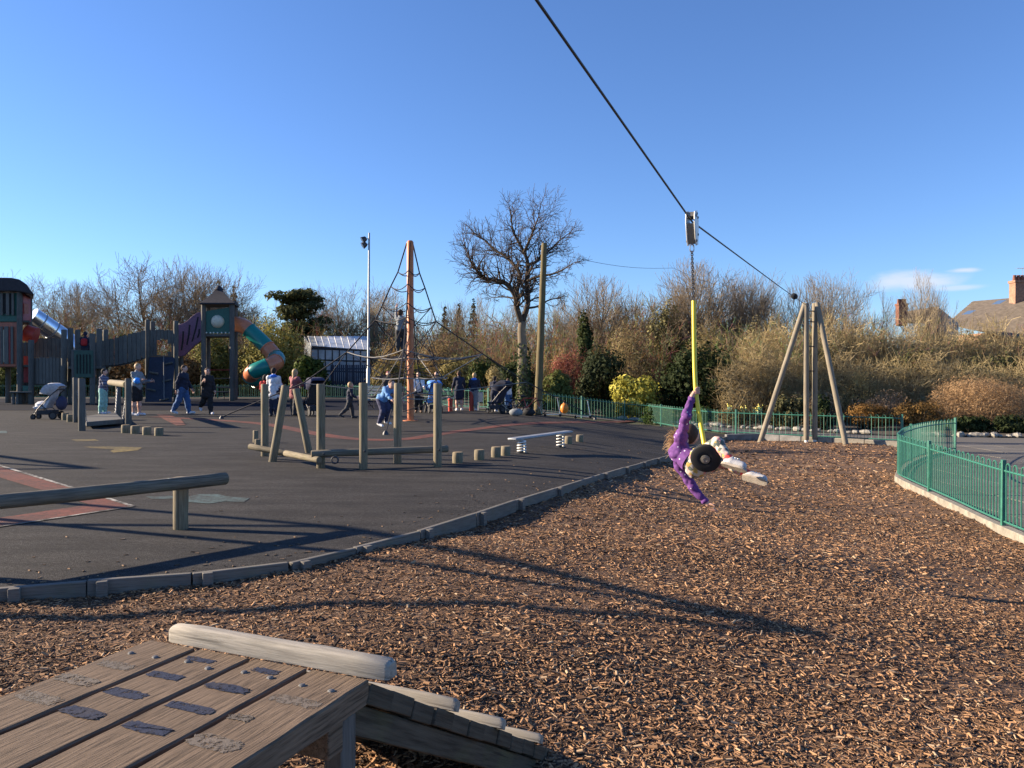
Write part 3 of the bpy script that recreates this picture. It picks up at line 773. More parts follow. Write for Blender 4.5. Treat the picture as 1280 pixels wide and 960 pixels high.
# ------------------------------------------------------------------ balance beam on the left
e1 = PZ(283, 598, 0.45); e0 = PZ(-150, 643, 0.45)
bb = thing('balance_beam', 'long round log balance beam on short posts beside the red arrow', 'balance beam', Vector((e1.x, e1.y, 0)))
log_part('beam', e1, e0, 0.058, 'log_dark', bb)
for px in (226, -120):
    t = (px - 283) / (-150 - 283); q = e1.lerp(e0, t); d = (e0 - e1).normalized()
    if px == 226: q = G(226, 661)
    log_part('post', (q.x, q.y, -0.05), (q.x, q.y, 0.475), 0.066, 'log', bb)
q = P(236, 604, e1.y - 0.10); bolt('bolt', (q.x, q.y, q.z), (0, -1, 0), 0.016, bb)

# ------------------------------------------------------------------ weaving trail of posts and logs
tr = thing('balance_trail', 'wooden balance trail of upright posts threaded by low logs', 'balance trail', G(455, 586))
PH = {}
for i, (px, pb, tx, ty) in enumerate([(331, 570, 331, 480), (340, 577, 357, 482), (387, 566, 370, 486), (401, 585, 401, 480), (454, 586.5, 454, 478.5), (497, 579, 497.5, 479), (547, 583.5, 547, 479)]):
    g = G(px, pb); t = P(tx, ty, g.y + (0.1 if tx != px else 0)); PH[i] = g
    log_part('post', g - Vector((0, 0, 0.05)), t, 0.064, 'log', tr)
def over(px, py, Y): return P(px, py, Y)
Yl = (PH[4].y + PH[5].y) / 2
log_part('low_log', P(389, 567.5, PH[3].y - 0.16), P(560, 561, PH[5].y - 0.15), 0.055, 'log_dark', tr)
log_part('low_log', P(312, 558, PH[1].y + 0.42), P(361, 567.5, PH[1].y + 0.15), 0.050, 'log', tr)
log_part('low_log', P(357, 566.5, PH[1].y - 0.1), P(399, 575, PH[3].y - 0.30), 0.050, 'log', tr)
for px, py in ((319.5, 549), (322, 557)):
    g = G(px, py + 4); log_part('short_post', g - Vector((0, 0, 0.05)), P(px, py - (11 if px < 320 else 8), g.y), 0.055, 'log', tr)
for px, py, i in ((405, 567.5, 3), (456, 564, 4), (549, 562.5, 6)):
    q = P(px, py, PH[i].y - (0.22 if i == 3 else 0.068)); bolt('bolt', q, (0, -1, 0), 0.02, tr)
q = P(418.5, 575, PH[3].y - 0.35); obj('ring_bolt', MB().tube([(q.x + 0.05 * math.cos(a), q.y, q.z + 0.05 * math.sin(a)) for a in np.linspace(0, 2 * math.pi, 13)[:-1]], 0.014, 6, closed=True), 'dark_steel', tr)

# ------------------------------------------------------------------ stepping stumps
def stump(px, base, top, label, r=None, group=None):
    g = G(px, base); t = P(px, top, g.y); r = r or 0.085
    mb = MB(); hh = t.z - g.z
    mb.tube([(0, 0, -0.03), (0, 0, hh * 0.5), (0.004, 0, hh - 0.012), (0.004, 0, hh)], [r, r * 1.02, r, r * 0.92], 14, True, 0.025)
    me = mesh('stepping_stump', mb, 'log', 50); me.materials.append(M('end_grain'))
    for p in me.polygons:
        if len(p.vertices) > 4: p.material_index = 1
    o = link('stepping_stump', me, None, g); tag(o, label, 'stump', group or 'short stepping stumps set in the tarmac'); return o
stump(572, 578.5, 565, 'short log stump set in tarmac next to the end of the trail log')
stump(599, 574.5, 562, 'short log stump standing second from the trail end, before the close pair')
stump(620, 571, 558.5, 'front stump of the close pair beside the springy plank')
stump(632, 569, 557.5, 'rear stump of the close pair beside the springy plank')
stump(710.5, 554.5, 545, 'stump standing right behind the spring of the plank')
stump(724.5, 552, 543.5, 'stump farthest along from the springy plank')
for i, (px, b_) in enumerate(((157, 541), (169, 542), (183.5, 543.5), (198.5, 544.5))):
    stump(px, b_, b_ - 10, ['stump against the foot of the wobble bridge post', 'stump one step away from the wobble bridge post', 'stump second from the end of the row by the wobble bridge', 'end stump of the row leading away from the wobble bridge'][i], 0.10, 'stumps beside the wobble bridge')
for i, (px, b_) in enumerate(((81.5, 525), (88, 527))):
    stump(px, b_, b_ - 9, ['yellowish stump beside the pushchair wheel', 'yellowish stump next to the tall bridge post'][i], 0.10, 'stumps beside the pushchair')

# ------------------------------------------------------------------ springy plank
s1, s2 = G(652, 566), G(700.5, 559)
sp1 = thing('spring_plank', 'grey wobble plank on two black and white coil springs', 'spring plank', s1)
pa, pb = P(640, 547.5, s1.y - 0.05), P(711.5, 541, s2.y + 0.1)
pa.z = pb.z = (pa.z + pb.z) / 2
d = (pb - pa).normalized(); L = (pb - pa).length
o = link('plank', mesh('plank', MB().box((0, 0, 0), (L, 0.2, 0.05)), 'galvanised'), sp1, bevel=0.02); o.location = (pa + pb) / 2 - sp1.location; o.rotation_euler[2] = math.atan2(d.y, d.x)
for sg in (s1, s2):
    n = 60; hgt = pa.z - 0.03 - h(sg.x); pts = []
    for k in range(n + 1):
        a = 2 * math.pi * 4.5 * k / n; pts.append((sg.x + 0.075 * math.cos(a), sg.y + 0.075 * math.sin(a), h(sg.x) + 0.012 + hgt * k / n))
    obj('spring', MB().tube(pts, 0.015, 6), 'white_paint', sp1)
    obj('spring_core', MB().lathe([(0.035, 0), (0.035, hgt)], (sg.x, sg.y, h(sg.x)), 10), 'black_rubber', sp1)
    obj('base_plate', MB().lathe([(0.11, 0.0), (0.11, 0.012)], (sg.x, sg.y, h(sg.x) - 0.002), 12), 'dark_steel', sp1)

# ------------------------------------------------------------------ wobble bridge with hanging step
g1, g2, g3, g4 = G(102.5, 538.5), G(95, 528), G(160.5, 533), G(148, 521)
wb = thing('wobble_bridge', 'timber posts with a chain-hung step and a roller log', 'wobble bridge', g1)
for g, top in ((g1, 473), (g2, 472), (g3, 473), (g4, 480)):
    px = 640 + 960 * g.x / g.y; log_part('post', g - Vector((0, 0, 0.05)), P(px, top, g.y), 0.085, 'frame_wood', wb)
zz = 0.12
a = (g1 + g2) / 2 + Vector((0.12, 0, zz)); b_ = (g3 + g4) / 2 + Vector((-0.12, 0, zz))
cen = (g1 + g2 + g3 + g4) / 4; cor_ = {id(g): g.lerp(cen, 0.20) + Vector((0, 0, zz)) for g in (g1, g2, g3, g4)}
obj('step', MB().prism([cor_[id(g)] + Vector((0, 0, -.06)) for g in (g1, g3, g4, g2)], (0, 0, 0.13)), 'slat_wood', wb, bevel=0.02)
for g, e in ((g1, a), (g2, a), (g3, b_), (g4, b_)):
    p0 = g.lerp(cen, 0.05) + Vector((0, 0, 1.0)); p1 = cor_[id(g)] + Vector((0, 0, 0.06))
    n = 16; mb = MB()
    for k in range(n):
        c = p0.lerp(p1, (k + 0.5) / n); dd = (p1 - p0).normalized(); x, y, _ = frame(dd); w = x if k % 2 else y; l = (p1 - p0).length / n * 0.72
        mb.tube([c + dd * (l * math.sin(t)) + w * (0.018 * math.cos(t)) for t in np.linspace(0, 2 * math.pi, 9)[:-1]], 0.008, 4, closed=True)
    obj('chain', mb, 'galvanised', wb)
log_part('roller_log', P(138, 478, g4.y - 0.1), P(158.5, 480.5, g3.y + 0.1), 0.10, 'log', wb)

# ------------------------------------------------------------------ zip wire: tripod, cable, trolley
T0 = G(1011, 550); T0.z = -0.80
TOP = P(1012, 379, T0.y); 
tp = thing('zip_wire_tripod', 'tall pale timber end frame of the zip wire with splayed legs', 'zip wire frame', T0)
for px, tx, ty in ((1008.0, 1007.5, 379), (1018.5, 1018.5, 379)):
    b0 = P(px, 549, T0.y + (0.0 if px < 1010 else 0.12)); b0.z = zpit(b0.x, b0.y) + 0.08
    log_part('upright', b0, P(tx, ty, b0.y), 0.085, 'tripod_wood', tp)
    obj('foot_shoe', MB().lathe([(0.06, -0.2), (0.06, 0.12)], (b0.x, b0.y, b0.z - 0.02), 10), 'white_paint', tp)
for px, py, tx, Yd, Yt in ((949, 551, 1006.5, 0.4, 0.0), (1058, 557.5, 1021.0, -1.0, 0.05)):
    b0 = P(px, py, T0.y + Yd); b0.z = zpit(b0.x, b0.y) - 0.1
    log_part('brace_leg', b0, P(tx, 378.5, T0.y + Yt + 0.02), 0.09, 'tripod_wood', tp, taper=0.9)
for zz in (0.25, 0.6, 1.4, 2.2):
    obj('spacer_bolt', MB().tube([TOP + Vector((-0.10, 0.05, -zz)), TOP + Vector((0.18, 0.06, -zz))], 0.02, 6), 'dark_steel', tp)
YT = 7.5
TRO = P(865, 277, YT); CS = P(670, -1, 3.88); CS2 = CS + (CS - TRO) * 2.0
CE = P(1010, 383, T0.y)
cb = own('zip_cable', MB().tube([CS2, CS, TRO, TRO.lerp(CE, 0.5) + Vector((0, 0, -0.02)), CE], 0.0085, 8), 'cable', CE)
tag(cb, 'black steel zip wire cable running up to the timber end frame', 'cable')
bs = P(992, 368.5, T0.y - 0.75); q = TRO.lerp(CE, 0.69)
tag(own('cable_stop', MB().lathe([(0.02, -0.16), (0.075, -0.13), (0.08, 0.13), (0.02, 0.16)], q, 12, CE - TRO), 'black_rubber', q), 'black rubber stop block clamped on the cable near the frame', 'cable stop')
# start frame behind the camera that carries the other end of the cable
sf = thing('zip_wire_start_frame', 'timber start frame carrying the upper end of the zip wire', 'zip wire frame', (CS2.x, CS2.y, zpit(CS2.x, CS2.y)))
for dx in (-1.3, 1.3): log_part('post', (CS2.x + dx, CS2.y - 0.3, -0.3), CS2 + Vector((dx * 0.08, 0, 0.1)), 0.10, 'tripod_wood', sf)
# trolley hanging on the cable, with chain, sleeve and disc seat
tz = thing('zip_trolley', 'white zip wire trolley with chain, yellow sleeve and black disc seat', 'zip wire seat', TRO)
cd = (CE - CS).normalized(); side = cd.cross(Vector((0, 0, 1))).normalized(); upv = side.cross(cd)
if upv.z < 0: upv = -upv
hd = Vector((cd.x, cd.y, 0)).normalized()
prof = [(-0.08, 0.085), (0.02, 0.11), (0.09, 0.035), (0.105, -0.06), (0.08, -0.215), (0.0, -0.235), (-0.048, -0.16), (-0.095, -0.02)]
for sg in (-1, 1):
    poly = [TRO + hd * x + Vector((0, 0, z)) + side * (0.035 * sg) for x, z in prof]
    obj('side_plate', MB().prism(poly, side * (0.012 * sg)), 'trolley_white', tz, bevel=0.004)
poly = [TRO + hd * (x * 0.93) + Vector((0, 0, z * 0.93 - (0.03 if z > 0 else 0))) - side * 0.034 for x, z in prof[3:] ]
obj('spacer_block', MB().prism([TRO + hd * x + Vector((0, 0, z)) - side * 0.034 for x, z in [(0.085, -0.04), (0.07, -0.20), (0, -0.22), (-0.04, -0.155), (-0.08, -0.03)]], side * 0.068), 'trolley_edge', tz)
obj('top_block', MB().prism([TRO + hd * x + Vector((0, 0, z)) - side * 0.034 for x, z in [(-0.075, 0.04), (-0.07, 0.08), (0.02, 0.10), (0.08, 0.033)]], side * 0.068), 'trolley_edge', tz)
for x, z in ((-0.05, 0.045), (0.05, 0.045), (0.06, -0.12), (-0.01, -0.19), (0.0, 0.075)):
    for sg in (-1, 1): bolt('bolt', TRO + hd * x + Vector((0, 0, z)) + side * 0.0475 * sg, side * sg, 0.014, tz)
c0 = TRO + Vector((0.0, 0, -0.225)); c1 = P(867, 378, YT - 0.02)
obj('shackle', MB().tube([c0 + Vector((0.02 * math.cos(t), 0, -0.035 + 0.04 * math.sin(t))) for t in np.linspace(0, 2 * math.pi, 13)[:-1]], 0.007, 6, closed=True), 'steel', tz)
mb = MB(); n = 24; p0 = c0 + Vector((0, 0, -0.065))
for k in range(n):
    c = p0.lerp(c1, (k + 0.5) / n); dd = (c1 - p0).normalized(); w = Vector((1, 0, 0)) if k % 2 else Vector((0, 1, 0)); l = (c1 - p0).length / n * 0.74
    mb.tube([c + dd * (l * math.sin(t)) + w * (0.011 * math.cos(t)) for t in np.linspace(0, 2 * math.pi, 11)[:-1]], 0.0045, 5, closed=True)
obj('chain', mb, 'dark_steel', tz)
SEAT = P(882, 573, 7.08)
slv = spline([P(867.3, 376, YT - 0.02), P(868, 440, YT - 0.08), P(870, 490, YT - 0.15), P(876, 530, YT - 0.24), P(880.5, 556, YT - 0.33)], 6)
obj('sleeve', MB().tube(slv, 0.022, 12), 'yellow_sleeve', tz)
sn = (Vector((0, 0, CAM_Z)) - SEAT).normalized() * 0.92 + Vector((-0.10, 0, -0.42)); sn.normalize()
se = obj('disc_seat', MB().lathe([(0.04, -0.055), (0.11, -0.045), (0.137, -0.02), (0.140, 0.0), (0.132, 0.018), (0.11, 0.026), (0.055, 0.022), (0.052, 0.016)], SEAT, 28, sn), 'black_rubber', tz)
obj('hub_cap', MB().lathe([(0.044, 0.014), (0.042, 0.028), (0.018, 0.032), (0.016, 0.028)], SEAT, 18, sn), 'trolley_edge', tz)

# ------------------------------------------------------------------ bow-top fences
HF = 0.87
def hoop_mesh(w=0.105, H=HF, r=0.0105, n=5):
    pts = [(-w / 2, 0, 0.05), (-w / 2, 0, H - w * 0.55)] + [(-w / 2 * math.cos(a), 0, H - w * 0.55 + w * 0.55 * math.sin(a)) for a in np.linspace(0, math.pi, 7)[1:-1]] + [(w / 2, 0, H - w * 0.55), (w / 2, 0, 0.05)]
    return mesh('pale', MB().tube(pts, r, n), 'green_paint', 60)
hoop = hoop_mesh()
def fence(name, pts, label, posts, zf, single=True, spacing=0.21, hp=HF, r=0.007, rails=(0.10, 0.78)):
    """pts: plan polyline; hoops every `spacing` along it"""
    base = Vector((pts[0].x, pts[0].y, zf(pts[0].x))); t = thing(name, label, 'fence', base)
    cum = [0.0]
    for i in range(1, len(pts)): cum.append(cum[-1] + (pts[i] - pts[i - 1]).length)
    def at(s):
        for i in range(1, len(pts)):
            if s <= cum[i] or i == len(pts) - 1:
                f = (s - cum[i - 1]) / max(1e-6, cum[i] - cum[i - 1]); p = pts[i - 1].lerp(pts[i], f); d = (pts[i] - pts[i - 1]).normalized()
                return Vector((p.x, p.y, zf(p.x))), d
    n = int(cum[-1] / spacing)
    if single:
        for k in range(n):
            p, d = at((k + 0.5) * spacing); o = link('pale', hoop, t, p - base); o.rotation_euler = (0, random.uniform(-0.012, 0.012), math.atan2(d.y, d.x))
    else:
        near = MB()
        for k in range(n):
            p, d = at((k + 0.5) * spacing); w = 0.105; dd = d.to_3d()
            q = [p - dd * w / 2 + Vector((0, 0, 0.05)), p - dd * w / 2 + Vector((0, 0, hp - 0.05)), p - dd * w / 4 + Vector((0, 0, hp)), p + dd * w / 4 + Vector((0, 0, hp)), p + dd * w / 2 + Vector((0, 0, hp - 0.05)), p + dd * w / 2 + Vector((0, 0, 0.05))]
            near.tube(q, r, 3, False)
        o = obj('pales', near, 'green_paint', t, 0); o['kind'] = 'stuff'
    m = max(2, int(cum[-1] / 0.4))
    for z in rails:
        q = []
        for k in range(m + 1):
            p, d = at(cum[-1] * k / m * 0.9999); q.append(p + Vector((0, 0, z)))
        obj('rail', MB().tube(q, 0.014 if single else 0.018, 4), 'green_paint', t, 0)
    if isinstance(posts, (int, float)): posts = [k * posts for k in range(int(cum[-1] / posts) + 1)] + [cum[-1]]
    for s_ in posts:
        p, d = at(min(s_, cum[-1] * 0.9999)); local_box('post', p + Vector((0, 0, hp / 2 - 0.02)), (0.055, 0.055, hp + 0.12), 'green_paint', t, math.atan2(d.y, d.x), 0.004)
    return t
fence('bow_top_fence', RFS, 'green bow-top railing curving round the right edge of the woodchips', [0, 3.4, 6.6, 12.0, 99], lambda x: h(x) + 0.015, rails=(0.06, 0.76))
BF = [Vector(p) for p in [(12.15, 23.9), (9.8, 25.8), (7.5, 27.7), (6.5, 31.0), (6.0, 34.0), (4.6, 34.2), (3.2, 32.8), (1.2, 31.2)]]
fence('bow_top_fence', BF, 'green bow-top railing between the end frame and the shrub beds', 2.7, lambda x: h(x) - 0.02, False, 0.21)
LFp = [Vector(p) for p in [(-1.0, 32.6), (-2.6, 34.2), (-6.4, 42.9), (-10.6, 48.7), (-30, 48.8), (-50, 48.8)]]
fence('bow_top_fence', LFp, 'long pale green railing behind the tube slide and climbing net', 3.0, lambda x: h(x) - 0.02, False, 0.24, r=0.010)
# ------------------------------------------------------------------ vegetation
def seg_mesh(name, segs, cols, mat='twig', sides=3):
    """segs: (n,8) p0 p1 r0 r1; cols (n,3)"""
    s = np.asarray(segs, float); n = len(s); p0, p1, r0, r1 = s[:, 0:3], s[:, 3:6], s[:, 6], s[:, 7]
    d = p1 - p0; d /= np.linalg.norm(d, axis=1)[:, None] + 1e-9
    u = np.where(np.abs(d[:, 2:3]) < 0.9, np.array([[0, 0, 1.0]]), np.array([[1.0, 0, 0]]))
    x = np.cross(u, d); x /= np.linalg.norm(x, axis=1)[:, None]; y = np.cross(d, x)
    V = np.zeros((n, 2 * sides, 3))
    for k in range(sides):
        a = 2 * math.pi * k / sides; o = x * math.cos(a) + y * math.sin(a)
        V[:, k] = p0 + o * r0[:, None]; V[:, sides + k] = p1 + o * r1[:, None]
    fc = np.array([(k, (k + 1) % sides, sides + (k + 1) % sides, sides + k) for k in range(sides)])
    Fc = (fc[None] + (np.arange(n) * 2 * sides)[:, None, None]).reshape(-1, 4)
    return big_mesh(name, V.reshape(-1, 3), Fc, mat, np.repeat(np.asarray(cols, float), 2 * sides, 0), True)
def rv(rnd, s=1.0): return Vector((rnd.uniform(-1, 1), rnd.uniform(-1, 1), rnd.uniform(-1, 1))) * s
def grow(out, p, d, r, L, lev, maxlev, rnd, wig, spread, up, nb, rmin):
    """one limb as a chain of segments with side branches"""
    n = 4 if lev < 2 else 3
    for k in range(n):
        d = (d + rv(rnd, wig) + Vector((0, 0, up))).normalized()
        q = p + d * (L / n); r2 = max(rmin, r * (0.86 if k < n - 1 else 0.7))
        out.append((*p, *q, r, r2, lev)); p, r = q, r2
        if lev < maxlev and (k > 0 or lev > 0):
            for _ in range(nb[lev] if rnd.random() < 0.9 else 1):
                x, y, _d = frame(d); a = rnd.uniform(0, 2 * math.pi); sd = x * math.cos(a) + y * math.sin(a)
                nd = (d * rnd.uniform(0.5, 1.0) + sd * spread * rnd.uniform(0.6, 1.2)).normalized()
                grow(out, p.copy(), nd, max(rmin, r * rnd.uniform(0.45, 0.65)), L * rnd.uniform(0.5, 0.72), lev + 1, maxlev, rnd, wig, spread, up, nb, rmin)
    if lev < maxlev:
        grow(out, p.copy(), d, r, L * 0.62, lev + 1, maxlev, rnd, wig, spread, up, nb, rmin)
def cols_of(out, c_thick, c_thin, rnd):
    return [[a + (b_ - a) * min(1.0, s[8] / 3.0) for a, b_ in zip(c_thick, c_thin)] for s in out] * np.array([[rnd.uniform(0.75, 1.25)] for _ in out])
BRK, TWG = (0.17, 0.147, 0.115), (0.31, 0.25, 0.18)
def tree_proto(seed, H=10.0, spread=0.75, up=0.10, wig=0.16, multi=1, maxlev=4, nb=(2, 2, 2, 2), tw=TWG, rmin=0.0075):
    rnd = random.Random(seed); tr_, cr = [], []
    for m in range(multi):
        d = Vector((rnd.uniform(-.25, .25), rnd.uniform(-.25, .25), 1)).normalized() if multi > 1 else Vector((rnd.uniform(-.05, .05), rnd.uniform(-.05, .05), 1)).normalized()
        out = []; grow(out, Vector((rnd.uniform(-.2, .2), rnd.uniform(-.2, .2), -0.2)) if multi > 1 else Vector((0, 0, -0.2)), d, 0.022 * H / (multi ** 0.4), H * 0.42, 0, maxlev, rnd, wig, spread, up, nb, rmin)
        tr_ += [s for s in out if s[8] == 0]; cr += [s for s in out if s[8] > 0]
    top = max(max(s[2], s[5]) for s in cr); k = H / top
    def sc(L): return [tuple(v * k for v in s[:6]) + (s[6] * k, s[7] * k if s[7] > rmin else s[7], s[8]) for s in L]
    tr_, cr = sc(tr_), sc(cr)
    return seg_mesh('trunk', [s[:8] for s in tr_], cols_of(tr_, BRK, tw, rnd), 'twig', 6), seg_mesh('crown', [s[:8] for s in cr], cols_of(cr, BRK, tw, rnd))
TP = [tree_proto(1, 10, .75, .08, .18, 1, 4), tree_proto(2, 10, .55, .14, .12, 1, 4), tree_proto(3, 10, .5, .14, .14, 2, 4, (2, 1, 2, 1)), tree_proto(4, 10, .85, .06, .2, 1, 4), tree_proto(5, 10, .5, .12, .14, 2, 4, (1, 1, 2, 1))]
def place_tree(k, px, top_y, Y, label, width=1.0, cat='tree', group='bare trees behind the playground', z0=None):
    t = P(px, top_y, Y); z0 = h(t.x) - 0.05 if z0 is None else z0; Hh = t.z - z0
    o = thing('bare_tree', label, cat, (t.x, t.y, z0), group); s = Hh / 10.0
    for nm, me in zip(('trunk', 'crown'), TP[k]): link(nm, me, o)
    o.scale = (s * width, s * width, s); o.rotation_euler[2] = random.uniform(0, 6.28); return o
TREE_LABELS = ['beyond the left tower', 'above the silver chute', 'over the middle deck', 'over the red backpack', 'above the slatted bridge', 'left of the wall deck', 'behind the wall deck', 'behind the purple bridge', 'right behind the roofed tower', 'over the tube slide', 'above the greenhouse roof', 'left of the greenhouse ridge', 'between lamp column and orange mast', 'just beside the lamp column', 'right of the climbing net', 'left of the big crooked tree', 'right of the telegraph pole, the widest there', 'crowding the wide tree by the telegraph pole', 'above the yellow-leaved shrub', 'directly behind the crooked trunk', 'behind the ivy pillar', 'left of the trolley chain', 'right of the trolley chain', 'second right of the trolley chain', 'below the middle of the cable', 'left of the cable end', 'close to the cable stop', 'right above the end frame', 'just behind the frame top', 'right of the end frame', 'behind the yellow sleeve top']
TREE_N = iter(TREE_LABELS)
LBT = 'leafless grey-brown tree rising '
for k, px, ty, Y, w in [(0, -30, 335, 72, 1.2), (3, 55, 337, 75, 1.2), (1, 90, 345, 78, 1.1), (3, 118, 352, 70, 1.2), (0, 150, 340, 70, 1.1), (3, 190, 318, 66, 1.25), (0, 215, 325, 68, 1.1), (1, 240, 320, 66, 1.2), (0, 265, 322, 68, 1.0), (3, 300, 352, 74, 1.0), (0, 425, 345, 66, 1.2), (3, 405, 352, 70, 1.0), (1, 485, 356, 70, 1.0), (2, 470, 372, 62, .9), (2, 560, 372, 64, 1.1), (4, 610, 362, 60, 1.1),
                        (1, 745, 338, 52, 1.25), (4, 765, 350, 54, 1.1), (0, 800, 362, 56, 1.0), (4, 640, 380, 58, 1.0), (2, 715, 372, 60, 1.0), (1, 862, 318, 50, 1.0), (0, 890, 322, 50, 1.0), (2, 905, 335, 52, 1.0), (4, 930, 345, 52, 1.0), (2, 965, 340, 48, .9), (4, 985, 345, 50, 1.0), (0, 1040, 330, 46, .9), (1, 1022, 338, 48, .8), (4, 1075, 348, 50, .8), (2, 840, 352, 54, .9)]:
    place_tree(k, px, ty, Y, LBT + next(TREE_N), w)
place_tree(4, 1157, 332, 44, 'thin bare tree standing in front of the small cloud', 0.75, group='bare trees by the houses')
place_tree(2, 1180, 352, 46, 'low bare tree next to the small grey gable roof', 0.7, group='bare trees by the houses')

# the big crooked tree with the ivy-covered trunk
BY = 36.0
bt = thing('bare_tree', 'large crooked bare tree with ivy climbing its pale trunk', 'tree', Vector((P(655, 480, BY).x, BY, h(0.5) - 0.05)))
rnd = random.Random(21); limb, twg = [], []
def limb_px(pts, r0, r1, dY=0.0, n_side=2, L0=0.95):
    pp = [P(x, y, BY + dY * i / (len(pts) - 1)) for i, (x, y) in enumerate(pts)]; pp = spline(pp, 3); n = len(pp)
    for i in range(n - 1):
        ra, rb = r0 + (r1 - r0) * i / (n - 1), r0 + (r1 - r0) * (i + 1) / (n - 1); a, b_ = pp[i], pp[i + 1]
        limb.append((*a, *b_, ra, rb, 0 if r0 > 0.2 else 1, r0 * 1000 + pts[0][0]))
        if n_side and i > 1:
            for _ in range(n_side):
                d = (b_ - a).normalized(); x, y, _d = frame(d); t = rnd.uniform(0, 6.28)
                nd = (d * 0.7 + (x * math.cos(t) + y * math.sin(t)) * 0.9).normalized(); o_ = []
                grow(o_, b_.copy(), nd, rb * 0.5, L0 * rnd.uniform(0.6, 1.1), 1, 3, rnd, 0.34, 0.85, 0.07, (1, 1, 1, 1), 0.0065); twg.extend(o_)
    if n_side:
        o_ = []; grow(o_, pp[-1].copy(), (pp[-1] - pp[-3]).normalized(), r1, L0, 1, 3, rnd, 0.34, 0.85, 0.06, (1, 2, 2, 1), 0.0065); twg.extend(o_)
limb_px([(655, 517), (654, 490), (653, 465), (653.5, 440), (652, 415), (653, 402)], 0.30, 0.17, 0, 0)
limb_px([(652, 404), (646, 385), (644, 370), (632, 354), (616, 350), (603, 347), (596, 338), (588, 326)], 0.15, 0.05, -1.6)
limb_px([(644, 372), (650, 345), (643, 332), (631, 320), (618, 312), (606, 300)], 0.10, 0.045, 1.4)
limb_px([(653, 402), (660, 378), (658, 354), (660, 331), (655, 315), (645, 297), (640, 283)], 0.14, 0.045, 0.5)
limb_px([(659, 352), (668, 347), (678, 345), (696, 341), (710, 333)], 0.08, 0.03, -1.2, 1, 0.6)
limb_px([(660, 331), (670, 327), (678, 318), (688, 312), (700, 300)], 0.08, 0.035, 1.2)
limb_px([(655, 315), (662, 300), (668, 285), (672, 274)], 0.07, 0.03, -1.0)
limb_px([(660, 385), (672, 383), (684, 376), (694, 373)], 0.06, 0.025, 1.0, 1, 0.5)
limb_px([(643, 373), (630, 371), (617, 372)], 0.05, 0.02, 1.0, 1, 0.45)
bo = np.array(bt.location)
def shift(L): return [tuple(np.array(s[:3]) - bo) + tuple(np.array(s[3:6]) - bo) + (s[6], s[7]) for s in L]
lt = [s for s in limb if s[8] == 0]; lb = [s for s in limb if s[8] == 1]
link('trunk', seg_mesh('trunk', shift(lt), [[0.25, 0.205, 0.150]] * len(lt), 'twig', 9), bt)
for lid in sorted(set(s[9] for s in lb)):
    q_ = [s for s in lb if s[9] == lid]; link('limb', seg_mesh('limb', shift(q_), [[0.115, 0.092, 0.072]] * len(q_), 'twig', 7), bt)
link('crown', seg_mesh('crown', shift(twg), cols_of(twg, (0.085, 0.066, 0.052), (0.13, 0.098, 0.078), rnd)), bt)

# leaves ------------------------------------------------------------------
def leaf_cloud(name, pts, nrm, size, cols, rnd_np, mat='leaf', aspect=0.55):
    n = len(pts); nrm = nrm + rnd_np.normal(0, 0.45, (n, 3)); nrm /= np.linalg.norm(nrm, axis=1)[:, None]
    a = rnd_np.normal(0, 1, (n, 3)); x = np.cross(nrm, a); x /= np.linalg.norm(x, axis=1)[:, None]; y = np.cross(nrm, x)
    s = size * np.exp(rnd_np.normal(0, 0.3, n)); sx = (s)[:, None]; sy = (s * aspect)[:, None]
    V = np.stack([pts - x * sx, pts - y * sy + nrm * sy * 0.3, pts + x * sx, pts + y * sy + nrm * sy * 0.3], 1).reshape(-1, 3)
    Fc = (np.array([(0, 1, 2), (0, 2, 3)])[None] + (np.arange(n) * 4)[:, None, None]).reshape(-1, 3)
    return big_mesh(name, V, Fc, mat, np.repeat(cols, 4, 0))
def bush_points(n, rad, rnd_np, lumps=26, shell=0.75, flat=-0.95, lump=0.42):
    """points and outward directions through a lumpy ellipsoid sitting on z=0"""
    rad = np.array(rad); c = rnd_np.normal(0, 1, (lumps, 3)); c /= np.linalg.norm(c, axis=1)[:, None]
    c[:, 2] = np.clip(c[:, 2], -0.75, 1); c *= rnd_np.uniform(0.45, 0.72, (lumps, 1)); w = rnd_np.uniform(0.65, 1.25, lumps)
    k = rnd_np.integers(0, lumps, n); d = rnd_np.normal(0, 1, (n, 3)); d /= np.linalg.norm(d, axis=1)[:, None]
    rr = rnd_np.uniform(0, 1, n) ** (1 - shell) * lump * w[k]; p = c[k] + d * rr[:, None]
    keep = p[:, 2] > flat; p, d, k = p[keep], d[keep], k[keep]
    out = p / (np.linalg.norm(p, axis=1)[:, None] + 1e-6) * 0.5 + d
    p = p * rad; p[:, 2] += rad[2] * 0.92
    return p, out, k
